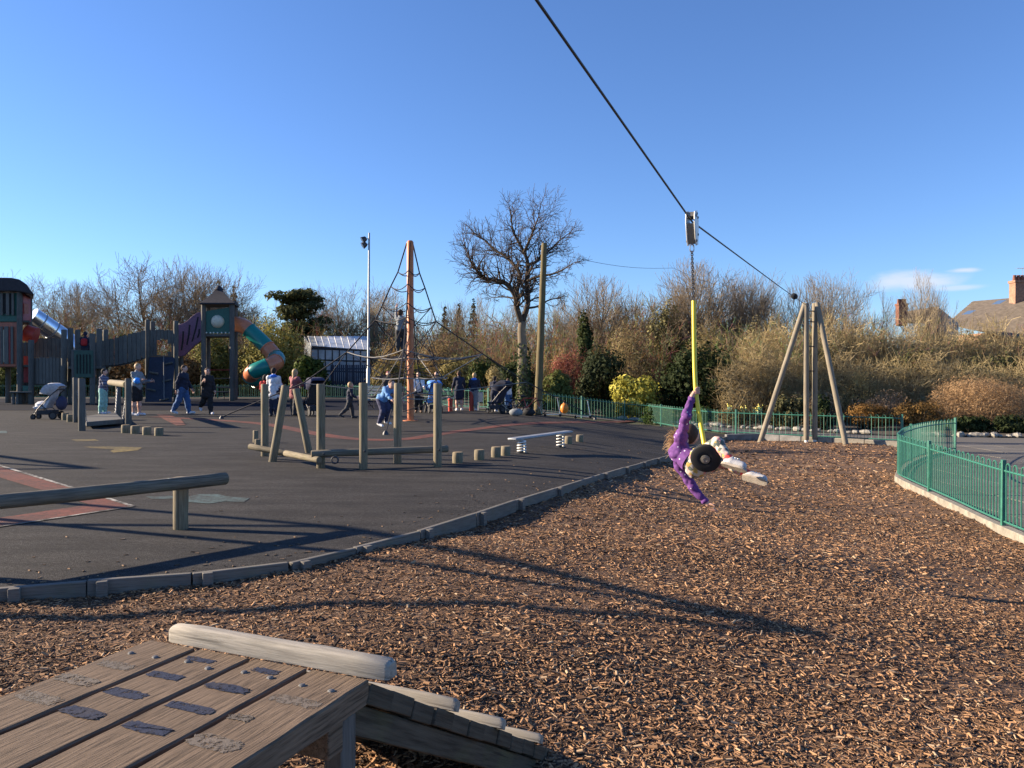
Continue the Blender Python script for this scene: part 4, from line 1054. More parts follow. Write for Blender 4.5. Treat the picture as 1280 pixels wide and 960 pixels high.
def leaf_bush(name, px0, px1, top, Y, label, c0, c1, n=5000, size=0.075, depth=0.8, cat='shrub', stem=True, aspect=0.55, lumps=26, shell=0.7, z0=None, lump=0.42, group=None, mat='leaf'):
    r_ = np.random.default_rng(abs(hash((px0, px1, top))) % 99999); cx = (px0 + px1) / 2; t = P(cx, top, Y)
    z0 = (h(t.x) - 0.1) if z0 is None else z0; Hh = t.z - z0; wx = (px1 - px0) / 2 / F * Y
    p, out, k = bush_points(n, (wx, wx * depth, Hh / 1.92), r_, lumps, shell, lump=lump)
    m = r_.uniform(0, 1, len(p))[:, None] * 0.7 + (r_.uniform(0, 1, lumps)[k])[:, None] * 0.3
    col = np.array(c0) * (1 - m) + np.array(c1) * m
    o = thing(name, label, cat, (t.x, Y, z0), group)
    link('foliage', leaf_cloud('foliage', p, out, size, col, r_, mat, aspect), o)
    if stem:
        rnd = random.Random(int(px0)); sg = []
        for i in range(14):
            a = rnd.uniform(0, 6.28); grow(sg, Vector((rnd.uniform(-.15, .15), rnd.uniform(-.15, .15), 0)), Vector((math.cos(a) * .6 * wx / Hh * 2, math.sin(a) * .6 * wx / Hh * 2, 1)).normalized(), 0.03, Hh * 0.42, 2, 3, rnd, 0.2, 0.6, 0.05, (1, 1, 1, 1), 0.008)
        link('stems', seg_mesh('stems', [s[:8] for s in sg], [[0.075, 0.058, 0.042]] * len(sg)), o)
    return o
def ivy():
    r_ = np.random.default_rng(5); n = 1500; z = r_.uniform(0, 3.0, n) ** 1.0; keep = r_.uniform(0, 1, n) < 1.1 - z / 3.2; z = z[keep]; n = len(z)
    a = r_.uniform(0, 6.28, n); rr = 0.27 + r_.uniform(0, 0.11, n) * (1.25 - z / 3.0); p = np.stack([rr * np.cos(a), rr * np.sin(a), z], 1)
    col = np.array([0.035, 0.05, 0.02]) + r_.uniform(0, 1, (n, 1)) * np.array([0.07, 0.08, 0.035])
    link('ivy', leaf_cloud('ivy', p, np.stack([np.cos(a), np.sin(a), 0.2 + a * 0], 1), 0.07, col, r_), bt)
ivy()
EV0, EV1 = (0.016, 0.026, 0.010), (0.062, 0.082, 0.028)
leaf_bush('evergreen_shrub', 812, 946, 430, 37.5, 'large dark glossy evergreen shrub behind the yellow sleeve', EV0, (0.048, 0.066, 0.022), 9000, 0.085, 0.9, lumps=34)
leaf_bush('evergreen_shrub', 716, 800, 433, 39, 'dark evergreen shrub between the red bush and yellow-leaved bush', EV0, (0.060, 0.072, 0.034), 6500, 0.08)
leaf_bush('variegated_shrub', 760, 836, 461, 37, 'yellow-leaved variegated shrub beside the big dark evergreen', (0.20, 0.20, 0.030), (0.62, 0.56, 0.12), 3200, 0.085, lumps=20)
leaf_bush('green_shrub', 674, 724, 461, 36.6, 'light green leafy shrub right of the wooden pole', (0.035, 0.055, 0.014), (0.17, 0.19, 0.055), 3200, 0.08)
leaf_bush('red_twig_shrub', 680, 742, 431, 40.5, 'dusky red budding shrub above the green bushes', (0.20, 0.062, 0.045), (0.42, 0.17, 0.115), 6500, 0.05, aspect=0.4)
leaf_bush('evergreen_shrub', 622, 672, 442, 40, 'dark green shrub behind the ivy-covered tree trunk', EV0, EV1, 3800, 0.085)
leaf_bush('evergreen_shrub', 580, 634, 443, 41, 'mid green shrub left of the ivy-covered tree', (0.02, 0.035, 0.01), (0.09, 0.11, 0.03), 3800, 0.085)
leaf_bush('clipped_dome_bush', 458, 512, 447, 46, 'brown-green clipped dome bush behind the orange mast', (0.101, 0.084, 0.032), (0.284, 0.223, 0.088), 6000, 0.06, lumps=60, shell=0.9, lump=0.36)
leaf_bush('clipped_dome_bush', 542, 606, 440, 46, 'wide olive dome bush behind the people at the gate', (0.115, 0.097, 0.035), (0.311, 0.257, 0.095), 7000, 0.06, lumps=60, shell=0.9, lump=0.36)
leaf_bush('clipped_dome_bush', 504, 540, 452, 47, 'small yellowish clipped bush between the two domes', (0.121, 0.115, 0.027), (0.324, 0.297, 0.081), 3500, 0.06, lumps=40, shell=0.9, lump=0.36)
leaf_bush('green_shrub', 357, 413, 442, 51.5, 'round bright green shrub in front of the greenhouse', (0.025, 0.045, 0.010), (0.115, 0.145, 0.032), 5000, 0.10)
leaf_bush('grassy_plant', 602, 632, 456, 37.5, 'pale straw-coloured plant in the bed beside the tree', (0.203, 0.162, 0.068), (0.459, 0.378, 0.189), 2600, 0.07, aspect=0.25)
leaf_bush('bamboo_clump', 296, 384, 392, 54, 'tall yellow-green bamboo clump behind the tube slide', (0.115, 0.108, 0.024), (0.365, 0.317, 0.095), 9000, 0.13, aspect=0.28, lumps=40)
leaf_bush('bamboo_clump', 238, 300, 410, 55, 'yellow-green bamboo under the green panel tower', (0.101, 0.101, 0.024), (0.297, 0.270, 0.081), 6500, 0.13, aspect=0.28, lumps=36)
leaf_bush('beech_hedge', 118, 190, 447, 53, 'rust-brown hedge under the slatted bridge', (0.115, 0.061, 0.024), (0.297, 0.169, 0.068), 5500, 0.10, lumps=40)
leaf_bush('beech_hedge', 205, 252, 440, 53, 'rust-brown hedge under the purple bridge', (0.095, 0.054, 0.024), (0.257, 0.149, 0.061), 4500, 0.10, lumps=40)
leaf_bush('evergreen_shrub', 140, 178, 410, 57, 'dark green shrub top seen over the slatted bridge', EV0, EV1, 3000, 0.11)
leaf_bush('green_shrub', -30, 40, 452, 53, 'yellow-green bush behind the left tower legs', (0.05, 0.06, 0.014), (0.18, 0.18, 0.05), 4500, 0.11)
leaf_bush('green_shrub', 40, 125, 455, 54, 'yellowish shrub seen under the slatted deck', (0.06, 0.06, 0.016), (0.20, 0.18, 0.06), 4500, 0.11)
# right-hand side
leaf_bush('clipped_dome_bush', 1158, 1300, 463, 30.5, 'large tan twiggy dome bush behind the curved railing', (0.28, 0.175, 0.09), (0.60, 0.40, 0.22), 24000, 0.045, 0.75, lumps=150, shell=0.93, aspect=0.16, lump=0.32, mat='needle')
leaf_bush('low_hedge', 1180, 1242, 520, 28.6, 'dark ivy hedge at the foot of the tan dome bush', EV0, (0.05, 0.066, 0.022), 3200, 0.055, 0.5)
leaf_bush('low_hedge', 1232, 1310, 518, 28.4, 'dark ivy hedge at the edge beyond the railing', EV0, (0.046, 0.060, 0.022), 3600, 0.055, 0.5)
leaf_bush('low_hedge', 1050, 1120, 500, 30.5, 'low red-brown hedge behind the end frame', (0.149, 0.074, 0.024), (0.338, 0.196, 0.061), 5500, 0.045, 0.6, aspect=0.3)
leaf_bush('low_hedge', 1108, 1184, 499, 30.2, 'low rusty hedge between end frame and dome bush', (0.135, 0.074, 0.024), (0.324, 0.203, 0.068), 5500, 0.045, 0.6, aspect=0.3)
leaf_bush('grassy_plant', 980, 1060, 484, 33, 'pale dry grasses left of the timber uprights', (0.203, 0.142, 0.081), (0.432, 0.324, 0.203), 4200, 0.06, 0.5, aspect=0.2)
leaf_bush('grassy_plant', 1060, 1150, 487, 33, 'pale dry grasses above the red-brown hedge', (0.216, 0.149, 0.095), (0.459, 0.338, 0.216), 4200, 0.06, 0.5, aspect=0.2)
leaf_bush('green_shrub', 960, 1012, 490, 31, 'low grey-green shrub at the left leg of the frame', (0.04, 0.045, 0.018), (0.16, 0.145, 0.07), 3000, 0.06)
leaf_bush('green_shrub', 1012, 1042, 495, 30, 'small dark green shrub between frame uprights and hedge', EV0, EV1, 1800, 0.06)
for i, (a, b_, t_) in enumerate([(600, 640, 495), (660, 700, 497), (706, 745, 499), (748, 792, 501), (796, 850, 506), (850, 898, 506), (900, 948, 508), (952, 985, 503)]):
    c1 = [(0.16, 0.20, 0.05), (0.13, 0.19, 0.045), (0.10, 0.14, 0.04), (0.19, 0.22, 0.05), (0.11, 0.18, 0.04), (0.09, 0.15, 0.04), (0.15, 0.13, 0.06), (0.20, 0.17, 0.08)][i]
    leaf_bush('bed_plant', a, b_, t_, 36.4 if i < 4 else 33.5 + (0 if i < 6 else -1.5), ['fresh green low plant behind the white-hooded person', 'fresh green plants just behind the bicycle', 'low green plants behind the orange ball', 'light green low plant below the yellow-leaved shrub', 'bright green low clump in the bed under the big evergreen', 'deep green low clump beside the person on the zip wire', 'brown seed-head plants under the dark evergreen', 'pale buff plant left of the frame leg'][i], dk(c1, 0.3), c1, 1500, 0.06, 0.6, stem=False, aspect=0.3, cat='plant', group='low plants in the bed behind the railing')
# daffodils in the bed
for i, px in enumerate((912, 930, 945, 951)):
    g = P(px, 508 + (i % 3) * 2, 32.0); z0 = h(g.x) - 0.05; mb = MB(); hd_ = MB(); rnd = random.Random(i)
    for k in range(6):
        t = Vector((g.x + rnd.uniform(-.12, .12), g.y + rnd.uniform(-.1, .1), g.z + rnd.uniform(-.06, .1))); mb.tube([(g.x, g.y, z0), t], 0.012, 3, False); hd_.ball(t, (0.032, 0.03, 0.03), 6)
    df = thing('daffodil_clump', 'clump of yellow daffodils flowering in the bed behind the railing', 'flowers', (g.x, g.y, z0), 'daffodils in the bed')
    obj('stems', mb, 'green_paint', df); obj('flowers', hd_, 'yellow_sleeve', df)

# dark trees
def conifer(px, top, Y, w, label, c0=(0.012, 0.02, 0.012), c1=(0.045, 0.06, 0.03), n=3800):
    r_ = np.random.default_rng(int(px)); t = P(px, top, Y); z0 = h(t.x) - 0.1; Hh = t.z - z0
    a0 = r_.uniform(0, 6.28, n); z = 1 - np.sqrt(r_.uniform(0, 0.88 ** 2, n)); lay = z; zz_ = z + 0.02 * np.sin(z * 80); rad = (1.02 - lay) * w * r_.uniform(0.15, 1, n) ** 0.5 * (0.85 + 0.15 * np.sin(z * 80) + 0.15 * np.sin(a0 * 5)); a = a0
    p = np.stack([rad * np.cos(a), rad * np.sin(a), zz_ * Hh - rad * 0.25], 1); m = r_.uniform(0, 1, (n, 1))
    o = thing('conifer_tree', label, 'tree', (t.x, Y, z0), 'dark conifers far behind')
    link('crown', leaf_cloud('crown', p, np.stack([np.cos(a), np.sin(a), 0.8 + a * 0], 1), 0.16, np.array(c0) * (1 - m) + np.array(c1) * m, r_, 'needle', 0.4), o)
    obj('trunk', MB().tube([(t.x, Y, z0), (t.x, Y, z0 + Hh * 0.97)], [0.22, 0.03], 7), 'hair_brown', o)
conifer(274, 350, 74, 3.4, 'dark conifer showing behind the tower roof')
conifer(292, 356, 78, 3.0, 'second dark conifer just right of the tower roof')
conifer(556, 382, 82, 2.0, 'small far conifer left of the crooked tree')
conifer(574, 378, 84, 2.0, 'small far conifer between net and crooked tree')
conifer(592, 372, 84, 2.2, 'small pointed far conifer beneath the crooked crown')
conifer(782, 385, 70, 1.8, 'far dark conifer right of the ivy pillar')
def flat_pine(px0, px1, top, bot, Y, label):
    r_ = np.random.default_rng(int(px0) + 3); cx = (px0 + px1) / 2; t = P(cx, top, Y); b0 = P(cx, bot, Y); z0 = h(t.x) - 0.1; w = (px1 - px0) / 2 / F * Y
    P_, N_ = [], []; rnd = random.Random(4); sg = []
    for i in range(30):
        z = rnd.uniform(b0.z, t.z - 0.4); ww = w * (0.55 + 0.45 * math.sin(math.pi * (0.25 + 0.6 * (z - b0.z) / (t.z - b0.z)))); a = rnd.uniform(0, 6.28); rr = ww * rnd.uniform(0.15, 0.9)
        c = np.array([rr * math.cos(a), rr * math.sin(a), z - z0]); n = 230; d = r_.normal(0, 1, (n, 3)); d /= np.linalg.norm(d, axis=1)[:, None]
        P_.append(c + d * np.array([1.15, 1.15, 0.36]) * r_.uniform(0.5, 1, (n, 1))); N_.append(d + np.array([0, 0, .6])); sg.append((0, 0, max(0.5, c[2] - 1.5), *c, 0.10, 0.03))
    p, nn = np.concatenate(P_), np.concatenate(N_); m = r_.uniform(0, 1, (len(p), 1))
    o = thing('cedar_tree', label, 'tree', (t.x, Y, z0)); link('crown', leaf_cloud('crown', p, nn, 0.17, np.array([0.035, 0.042, 0.018]) * (1 - m) + np.array([0.14, 0.145, 0.062]) * m, r_, 'needle', 0.4), o)
    sg.append((0, 0, 0, 0, 0, t.z - z0 - 0.5, 0.3, 0.06)); link('trunk', seg_mesh('trunk', sg, [[0.07, 0.055, 0.04]] * len(sg), 'twig', 5), o)
flat_pine(340, 406, 358, 430, 62, 'dark broad-topped evergreen tree left of the lamp column')
leaf_bush('ivy_tree', 716, 744, 388, 43, 'ivy-smothered dead trunk rising above the red bush', (0.018, 0.03, 0.01), (0.075, 0.095, 0.03), 3800, 0.085, 0.9, lumps=30, cat='tree')
leaf_bush('evergreen_shrub', 805, 862, 372, 50, 'tall olive evergreen tree behind the yellow sleeve', (0.09, 0.085, 0.035), (0.30, 0.265, 0.125), 8000, 0.09, 0.9, lumps=46, cat='tree')
leaf_bush('evergreen_shrub', 878, 934, 400, 46, 'olive-green bushy tree right of the yellow sleeve', (0.11, 0.095, 0.042), (0.34, 0.285, 0.14), 6500, 0.085, 0.9, lumps=40, cat='tree')

# thicket: brown whippy shrubs behind everything ----------------------------
def whip_proto(seed, n, c0, c1, H=5.0, W=2.6, sub=6):
    rnd = random.Random(seed); sg = []
    for i in range(n):
        a = rnd.uniform(0, 6.28); r0 = W * 0.35 * math.sqrt(rnd.random()); p = Vector((r0 * math.cos(a), r0 * math.sin(a), -0.2)); d = Vector((math.cos(a) * rnd.uniform(0.05, .5), math.sin(a) * rnd.uniform(0.05, .5), 1)).normalized()
        L = H * rnd.uniform(0.55, 1.05); m = 5; r = 0.022
        for k in range(m):
            d = (d + rv(rnd, 0.16) + Vector((0, 0, 0.02))).normalized(); q = p + d * L / m; sg.append((*p, *q, r, r * 0.8, 1)); r = max(0.011, r * 0.8); p = q
            for _ in range(sub):
                t = (d * 0.75 + rv(rnd, 0.75)).normalized(); e = p + t * rnd.uniform(0.25, 0.75); sg.append((*p, *e, 0.011, 0.007, 3))
                if rnd.random() < 0.6: f = e + (t + rv(rnd, 0.6)).normalized() * rnd.uniform(0.2, 0.45); sg.append((*e, *f, 0.009, 0.006, 3))
    cc = np.array([[a_ + (b_ - a_) * rnd.random() for a_, b_ in zip(c0, c1)] for _ in sg])
    return seg_mesh('shrub', [s[:8] for s in sg], cc)
WP = [whip_proto(1, 42, (0.216, 0.158, 0.088), (0.486, 0.383, 0.224)), whip_proto(2, 42, (0.176, 0.143, 0.088), (0.405, 0.338, 0.208)), whip_proto(3, 42, (0.257, 0.180, 0.088), (0.540, 0.420, 0.224)),
      whip_proto(4, 50, (0.162, 0.150, 0.080), (0.392, 0.360, 0.192), 4.5, 3.4, 7)]
th = thing('thicket', 'mass of bare brown shrubs and brushwood closing off the park', 'thicket', (0, 55, -0.3), None, 'stuff')
rnd = random.Random(77)
def top_line(px):
    pts = [(-100, 392), (40, 388), (110, 392), (180, 400), (250, 395), (300, 380), (340, 395), (420, 388), (470, 392), (540, 395), (600, 388), (660, 395), (700, 385), (760, 378), (820, 372), (880, 378), (930, 384), (960, 390), (1020, 394), (1100, 400), (1180, 404), (1300, 408), (1400, 408)]
    return float(np.interp(px, [a for a, _ in pts], [b_ for _, b_ in pts]))
for row in range(3):
    px = -80.0
    while px < 1370:
        Y = (56 + row * 5) if px < 620 else ((50 + row * 5) if px < 930 else (39 + row * 3.5))
        Y += rnd.uniform(-1.2, 1.2); t = P(px, top_line(px) + rnd.uniform(-6, 14) + (2 - row) * 12, Y); z0 = h(t.x) - 0.1
        k = rnd.choice([0, 1, 2]) if px < 940 else rnd.choice([0, 1, 3, 3]); o = link('shrub', WP[k], th, Vector((t.x, Y, z0)) - th.location); s = (t.z - z0) / 5.0
        if not (row == 0 and 366 < px < 470): o.scale = (max(s, .8) * rnd.uniform(.9, 1.25),) * 2 + (s,); o.rotation_euler[2] = rnd.uniform(0, 6.28)
        else: o.location.y += 8; o.scale = (1.1, 1.1, s)
        px += 34 if px < 930 else 40
# tangled hedge on the right: bent twigs and sparse leaves through a long bank
def tangle(n, size, c0, c1, seed):
    r_ = np.random.default_rng(seed); p = r_.uniform(-1, 1, (n, 3)); p[:, 2] = r_.uniform(0, 1, n); p = p * np.array([size[0] / 2, size[1] / 2, size[2]])
    ztop = size[2] * (0.86 + 0.1 * np.sin(p[:, 0] * 2.2 + seed) + 0.05 * np.sin(p[:, 0] * 5.3)); ed = np.clip(1 - (np.abs(p[:, 1]) / (size[1] / 2)) ** 3 * 0.5, 0.3, 1); p[:, 2] *= ztop / size[2] * ed
    d = r_.normal(0, 1, (n, 3)); d[:, 2] += 0.5; d /= np.linalg.norm(d, axis=1)[:, None]; L = r_.uniform(0.12, 0.5, (n, 1)); q = p + d * L; d2 = d + r_.normal(0, .5, (n, 3)); q2 = q + d2 * L * 0.7
    rr = r_.uniform(0.005, 0.011, (n, 1)); S1 = np.hstack([p, q, rr, rr * 0.8]); S2 = np.hstack([q, q2, rr * 0.8, rr * 0.5]); m = r_.uniform(0, 1, (n, 1)); cc = np.array(c0) * (1 - m) + np.array(c1) * m
    return seg_mesh('brushwood', np.vstack([S1, S2]), np.vstack([cc, cc]))
TG = [tangle(4200, (3.4, 2.6, 3.0), (0.27, 0.21, 0.11), (0.68, 0.55, 0.32), 1), tangle(4200, (3.4, 2.6, 3.0), (0.27, 0.215, 0.105), (0.66, 0.53, 0.30), 2)]
hb = thing('tangled_hedge', 'long tangled brown hedge bank behind the end frame and dome bush', 'hedge', (14, 38, -0.75))
for i, px in enumerate(range(945, 1400, 56)):
    for row, (Y, dt) in enumerate(((35.5, 40), (38.5, 4))):
        t = P(px + row * 25, np.interp(px, [945, 1000, 1100, 1200, 1300], [398, 402, 406, 408, 412]) + dt + rnd.uniform(-5, 5), Y + rnd.uniform(-.5, .5)); o = link('brushwood', TG[(i + row) % 2], hb, Vector((t.x, t.y, -0.8)) - hb.location)
        o.scale = (1, 1, (t.z + 0.8) / 2.85); o.rotation_euler[2] = rnd.choice([0, math.pi]) + rnd.uniform(-.1, .1)
for i, (a, b_, t_) in enumerate([(1225, 1320, 425), (1262, 1340, 470), (1100, 1190, 430), (1010, 1060, 420), (1190, 1260, 440)]):
    leaf_bush('climbing_ivy', a, b_, t_, 36.8 - 0.2 * i, ['green ivy mass spread over the right of the tangled hedge', 'dark ivy low in the tangled hedge beside the dome bush', 'olive leafy patch in the tangled hedge behind the dry grasses', 'olive leafy patch in the hedge behind the frame uprights', 'sparse ivy patch in the hedge above the dome bush'][i], (0.03, 0.035, 0.014), [(0.13, 0.13, 0.05), (0.09, 0.10, 0.035), (0.20, 0.17, 0.075), (0.20, 0.16, 0.07), (0.16, 0.15, 0.06)][i], [2600, 1800, 2200, 1400, 1800][i], 0.06, 0.6, stem=False, cat='ivy')
leaf_bush('straw_shrub', 852, 905, 392, 44, 'tan-olive twiggy bush behind the big dark evergreen', (0.16, 0.125, 0.055), (0.42, 0.34, 0.17), 6500, 0.075, aspect=0.25, lumps=60, mat='needle')
leaf_bush('straw_shrub', 752, 815, 398, 46, 'tan twiggy bush above the yellow-leaved shrub', (0.17, 0.13, 0.06), (0.43, 0.34, 0.18), 6500, 0.075, aspect=0.25, lumps=60, mat='needle')
leaf_bush('straw_shrub', 918, 975, 396, 42, 'olive-tan bush left of the end frame top', (0.16, 0.13, 0.06), (0.42, 0.35, 0.18), 6500, 0.07, aspect=0.25, lumps=60, mat='needle')
leaf_bush('straw_shrub', 520, 572, 412, 50, 'golden-brown bush between orange mast and olive dome', (0.19, 0.13, 0.06), (0.46, 0.34, 0.17), 5500, 0.08, aspect=0.25, lumps=60, mat='needle')
leaf_bush('straw_shrub', 470, 520, 416, 51, 'golden-brown bush directly behind the mast and net', (0.19, 0.13, 0.06), (0.45, 0.33, 0.16), 5500, 0.08, aspect=0.25, lumps=60, mat='needle')
leaf_bush('straw_shrub', 932, 990, 440, 34.5, 'tan sprawling shrub left of the frame', (0.230, 0.162, 0.068), (0.540, 0.405, 0.189), 4500, 0.055, aspect=0.2, lumps=40)
leaf_bush('straw_shrub', 1040, 1100, 455, 34.2, 'yellowish twiggy shrub right of the frame uprights', (0.257, 0.176, 0.068), (0.567, 0.419, 0.176), 4000, 0.055, aspect=0.2, lumps=40)
# stones edging the beds
def rock(r_, s):
    mb = MB().ball((0, 0, 0), (s, s * 0.75, s * 0.6), 8); mb.v = [tuple(c * r_.uniform(0.8, 1.15) for c in v) for v in mb.v]; return mb
rr_ = random.Random(3); RK = [mesh('edging_stone', rock(rr_, 1.0), 'edging_rock', 0) for _ in range(4)]
re = thing('stone_edging', 'row of pale rough stones edging the shrub beds', 'stone edging', (12, 27.5, -0.7))
def stones(a, b_, n):
    for k in range(n):
        p = a.lerp(b_, (k + rr_.uniform(-.3, .3)) / n); s = rr_.uniform(0.09, 0.20); o = link('edging_stone', rr_.choice(RK), re, Vector((p.x, p.y, h(p.x) - 0.02 + s * 0.35)) - re.location); o.scale = (s * rr_.uniform(1, 1.7), s, s); o.rotation_euler[2] = rr_.uniform(0, 6.28)
stones(Vector((14.2, 26.7, 0)), Vector((20.5, 25.9, 0)), 24); stones(Vector((9.2, 30.8, 0)), Vector((13.0, 27.6, 0)), 16); stones(Vector((5.0, 36.3, 0)), Vector((9.0, 31.0, 0)), 24)
bed = [Vector(p) for p in [(1.5, 33.7), (4.6, 35.9), (7.0, 36.3), (9.05, 30.5), (13.2, 27.2), (20, 25.4), (40, 24.7), (60, 70), (-60, 70), (-60, 50.7), (-11, 50.7), (-6, 44.7), (-1.5, 35.7)]]
tag(sheet('planting_bed', bed, lambda x, y: h(x) - 0.012, 'bed_soil', 2.0), 'dark soil of the planting beds', None, None, 'structure')
# ------------------------------------------------------------------ lamp column, telegraph pole, overhead wire
lp0 = P(460.5, 497, 44.0); lp0.z = h(lp0.x)
lc = thing('lamp_column', 'tall slim grey lamp column with two floodlights at its top', 'lamp post', lp0)
lt_ = P(461.5, 291, 44.0)
obj('column', MB().tube([lp0, (lp0.x, lp0.y, 1.8), (lp0.x, lp0.y, 1.85), lt_], [0.11, 0.11, 0.07, 0.05], 10), 'galvanised', lc)
for z, r_ in ((P(456, 306, 44).z, 0.0), (P(456, 299.5, 44).z, 0.1)):
    c = Vector((lt_.x - 0.28, lt_.y - r_, z)); d = Vector((-0.75, -0.3, -0.5)).normalized()
    f = obj('floodlight', MB().lathe([(0.06, -0.16), (0.13, -0.12), (0.19, 0.08), (0.2, 0.12)], c, 12, d), 'dark_steel', lc)
    obj('lens', MB().lathe([(0.17, 0.121), (0.16, 0.135)], c, 12, d), 'glass', f)
    obj('bracket', MB().tube([c + Vector((0.05, 0, 0.02)), (lt_.x, lt_.y, z + 0.05)], 0.025, 6), 'galvanised', lc)
tb = G(672, 518); tt = P(680.5, 304, tb.y)
tpole = thing('telegraph_pole', 'tall slightly leaning wooden telegraph pole beside the crooked tree', 'pole', tb)
log_part('pole', tb - Vector((0, 0, 0.1)), tt, 0.155, 'pole_wood', tpole, taper=0.72)
obj('top_bracket', MB().box(tt + Vector((0.08, 0, -0.35)), (0.1, 0.1, 0.16)), 'dark_steel', tpole)
w0 = tt + Vector((0.1, 0, -0.3)); w1 = P(842, 335, 42); pts = [w0.lerp(w1, k / 10) + Vector((0, 0, -0.25 * math.sin(math.pi * k / 10))) for k in range(11)]; w2 = P(940, 356, 62)
pts += [w1.lerp(w2, k / 10) + Vector((0, 0, -0.5 * math.sin(math.pi * k / 10))) for k in range(1, 11)]
tag(own('telephone_wire', MB().tube(pts, 0.009, 5), 'cable', w0), 'thin telephone wire strung from the telegraph pole to the houses', 'wire')

# ------------------------------------------------------------------ pyramid climbing net
m0 = G(513, 526); MX, MY = m0.x, m0.y; mt = P(512.5, 302, MY)
cn = thing('climbing_net', 'pyramid rope climbing net on a tall orange steel mast', 'climbing net', m0)
obj('mast', MB().lathe([(0.105, -0.02), (0.105, mt.z - m0.z - 0.02), (0.07, mt.z - m0.z + 0.03)], m0, 18), 'rust_orange', cn)
obj('mast_foot', MB().lathe([(0.24, 0.0), (0.24, 0.02), (0.14, 0.03)], m0, 18), 'rust_orange', cn)
prof_ = [(0.11, 5.55), (0.40, 4.65), (0.64, 4.2), (0.92, 3.6), (1.14, 3.16), (1.98, 2.16), (3.4, 1.17)]
anc = [G(277, 523.5), G(482, 543.5), G(744, 524), Vector((MX - 0.2, MY + 6.2, 0))]
node = []
def rope(name, pts, r, mat): return obj(name, MB().tube(pts, r, 5), mat, cn, 60)
for a in anc:
    d = Vector((a.x - MX, a.y - MY, 0)); Rm = d.length; d.normalize(); k = Rm / 6.1
    pts = [Vector((MX, MY, 0)) + d * (r * (k if r > 1.2 else 1)) + Vector((0, 0, z)) for r, z in prof_]; node.append(pts)
    rope('main_rope', pts + [Vector((a.x, a.y, h(a.x) + 0.06))], 0.022, 'rope_dark')
    obj('anchor', MB().lathe([(0.075, -0.02), (0.07, 0.04), (0.03, 0.10)], (a.x, a.y, h(a.x)), 10), 'dark_steel', cn)
def sagline(a, b_, s, n=6): return [a.lerp(b_, k / n) + Vector((0, 0, -s * math.sin(math.pi * k / n))) for k in range(n + 1)]
for lv, s_ in ((1, 0.10), (2, 0.14), (3, 0.16), (4, 0.12), (5, 0.2)):
    for i in range(4): rope('ring_rope', sagline(node[i][lv], node[(i + 1) % 4][lv], s_), 0.015, 'rope_dark' if lv < 5 else 'rope_pale')
# inner space net: ropes from outer nodes to hubs round the mast, and cross ropes between
hub = {z: [Vector((MX + rr * math.cos(a + 0.5), MY + rr * math.sin(a + 0.5), z)) for a in np.linspace(0, 2 * math.pi, 7)[:-1]] for z, rr in ((0.75, 1.5), (1.35, 1.25), (1.95, 0.95))}
for i in range(4):
    rope('inner_rope', sagline(node[i][3], hub[1.95][(i * 6 // 4) % 6], 0.05), 0.015, 'rope_dark'); rope('inner_rope', sagline(node[i][4], hub[1.95][(i * 6 // 4 + 1) % 6], 0.03), 0.015, 'rope_dark')
    rope('inner_rope', sagline(node[i][5], hub[1.35][(i * 6 // 4) % 6], 0.05), 0.015, 'rope_dark'); rope('inner_rope', sagline(node[i][5], hub[0.75][(i * 6 // 4 + 1) % 6], 0.03), 0.015, 'rope_pale')
    rope('inner_rope', sagline(node[i][6], hub[0.75][(i * 6 // 4) % 6], 0.05), 0.015, 'rope_pale'); rope('inner_rope', sagline(node[i][4], hub[1.35][(i * 6 // 4 + 1) % 6], 0.03), 0.015, 'rope_dark')
    rope('guy_rope', [node[i][5], node[i][6] + Vector((0.3, 0.5, -0.35))], 0.013, 'rope_dark')
for z, H6 in hub.items():
    for i in range(6):
        rope('ring_rope', sagline(H6[i], H6[(i + 1) % 6], 0.05, 4), 0.017, 'rope_pale'); rope('spoke_rope', [H6[i], Vector((MX, MY, z + 0.12))], 0.013, 'rope_dark')
        rope('ladder_rope', [H6[i], Vector((H6[i].x * 0.6 + MX * 0.4, H6[i].y * 0.6 + MY * 0.4, z + 0.62 if z < 1.9 else z + 0.9))], 0.012, 'rope_dark')
for i in range(0, 6, 2): rope('drop_rope', [hub[0.75][i], Vector((hub[0.75][i].x, hub[0.75][i].y, 0.35)), hub[0.75][(i + 1) % 6]], 0.013, 'rope_dark')

# ------------------------------------------------------------------ big play structure
YS = 43.0
ps = thing('play_structure', 'large timber play structure with towers, slatted bridges and tube slides', 'play structure', (P(190, 480, YS).x, YS, 0))
def post(px, top, Y, r=0.10, mat='frame_wood'):
    g = P(px, 480, Y); return log_part('post', (g.x, Y, -0.05), P(px, top, Y), r, mat, ps, 10)
def board(px0, px1, y0, y1, Y, mat, t=0.06, name='panel', bevel=0.01, Y1=None):
    Y1 = Y if Y1 is None else Y1; a = P(px0, y0, Y); b_ = P(px1, y0, Y1); z1 = P(px0, y1, Y).z; z1b = P(px1, y1, Y1).z
    dv_ = Vector(((px0 + px1) / 2 - 640, 960, 0)) * (t / 960) if t > 0.3 else Vector((0, t, 0)); return obj(name, MB().prism([a, b_, Vector((b_.x, b_.y, z1b)), Vector((a.x, a.y, z1))], dv_), mat, ps, bevel=bevel)
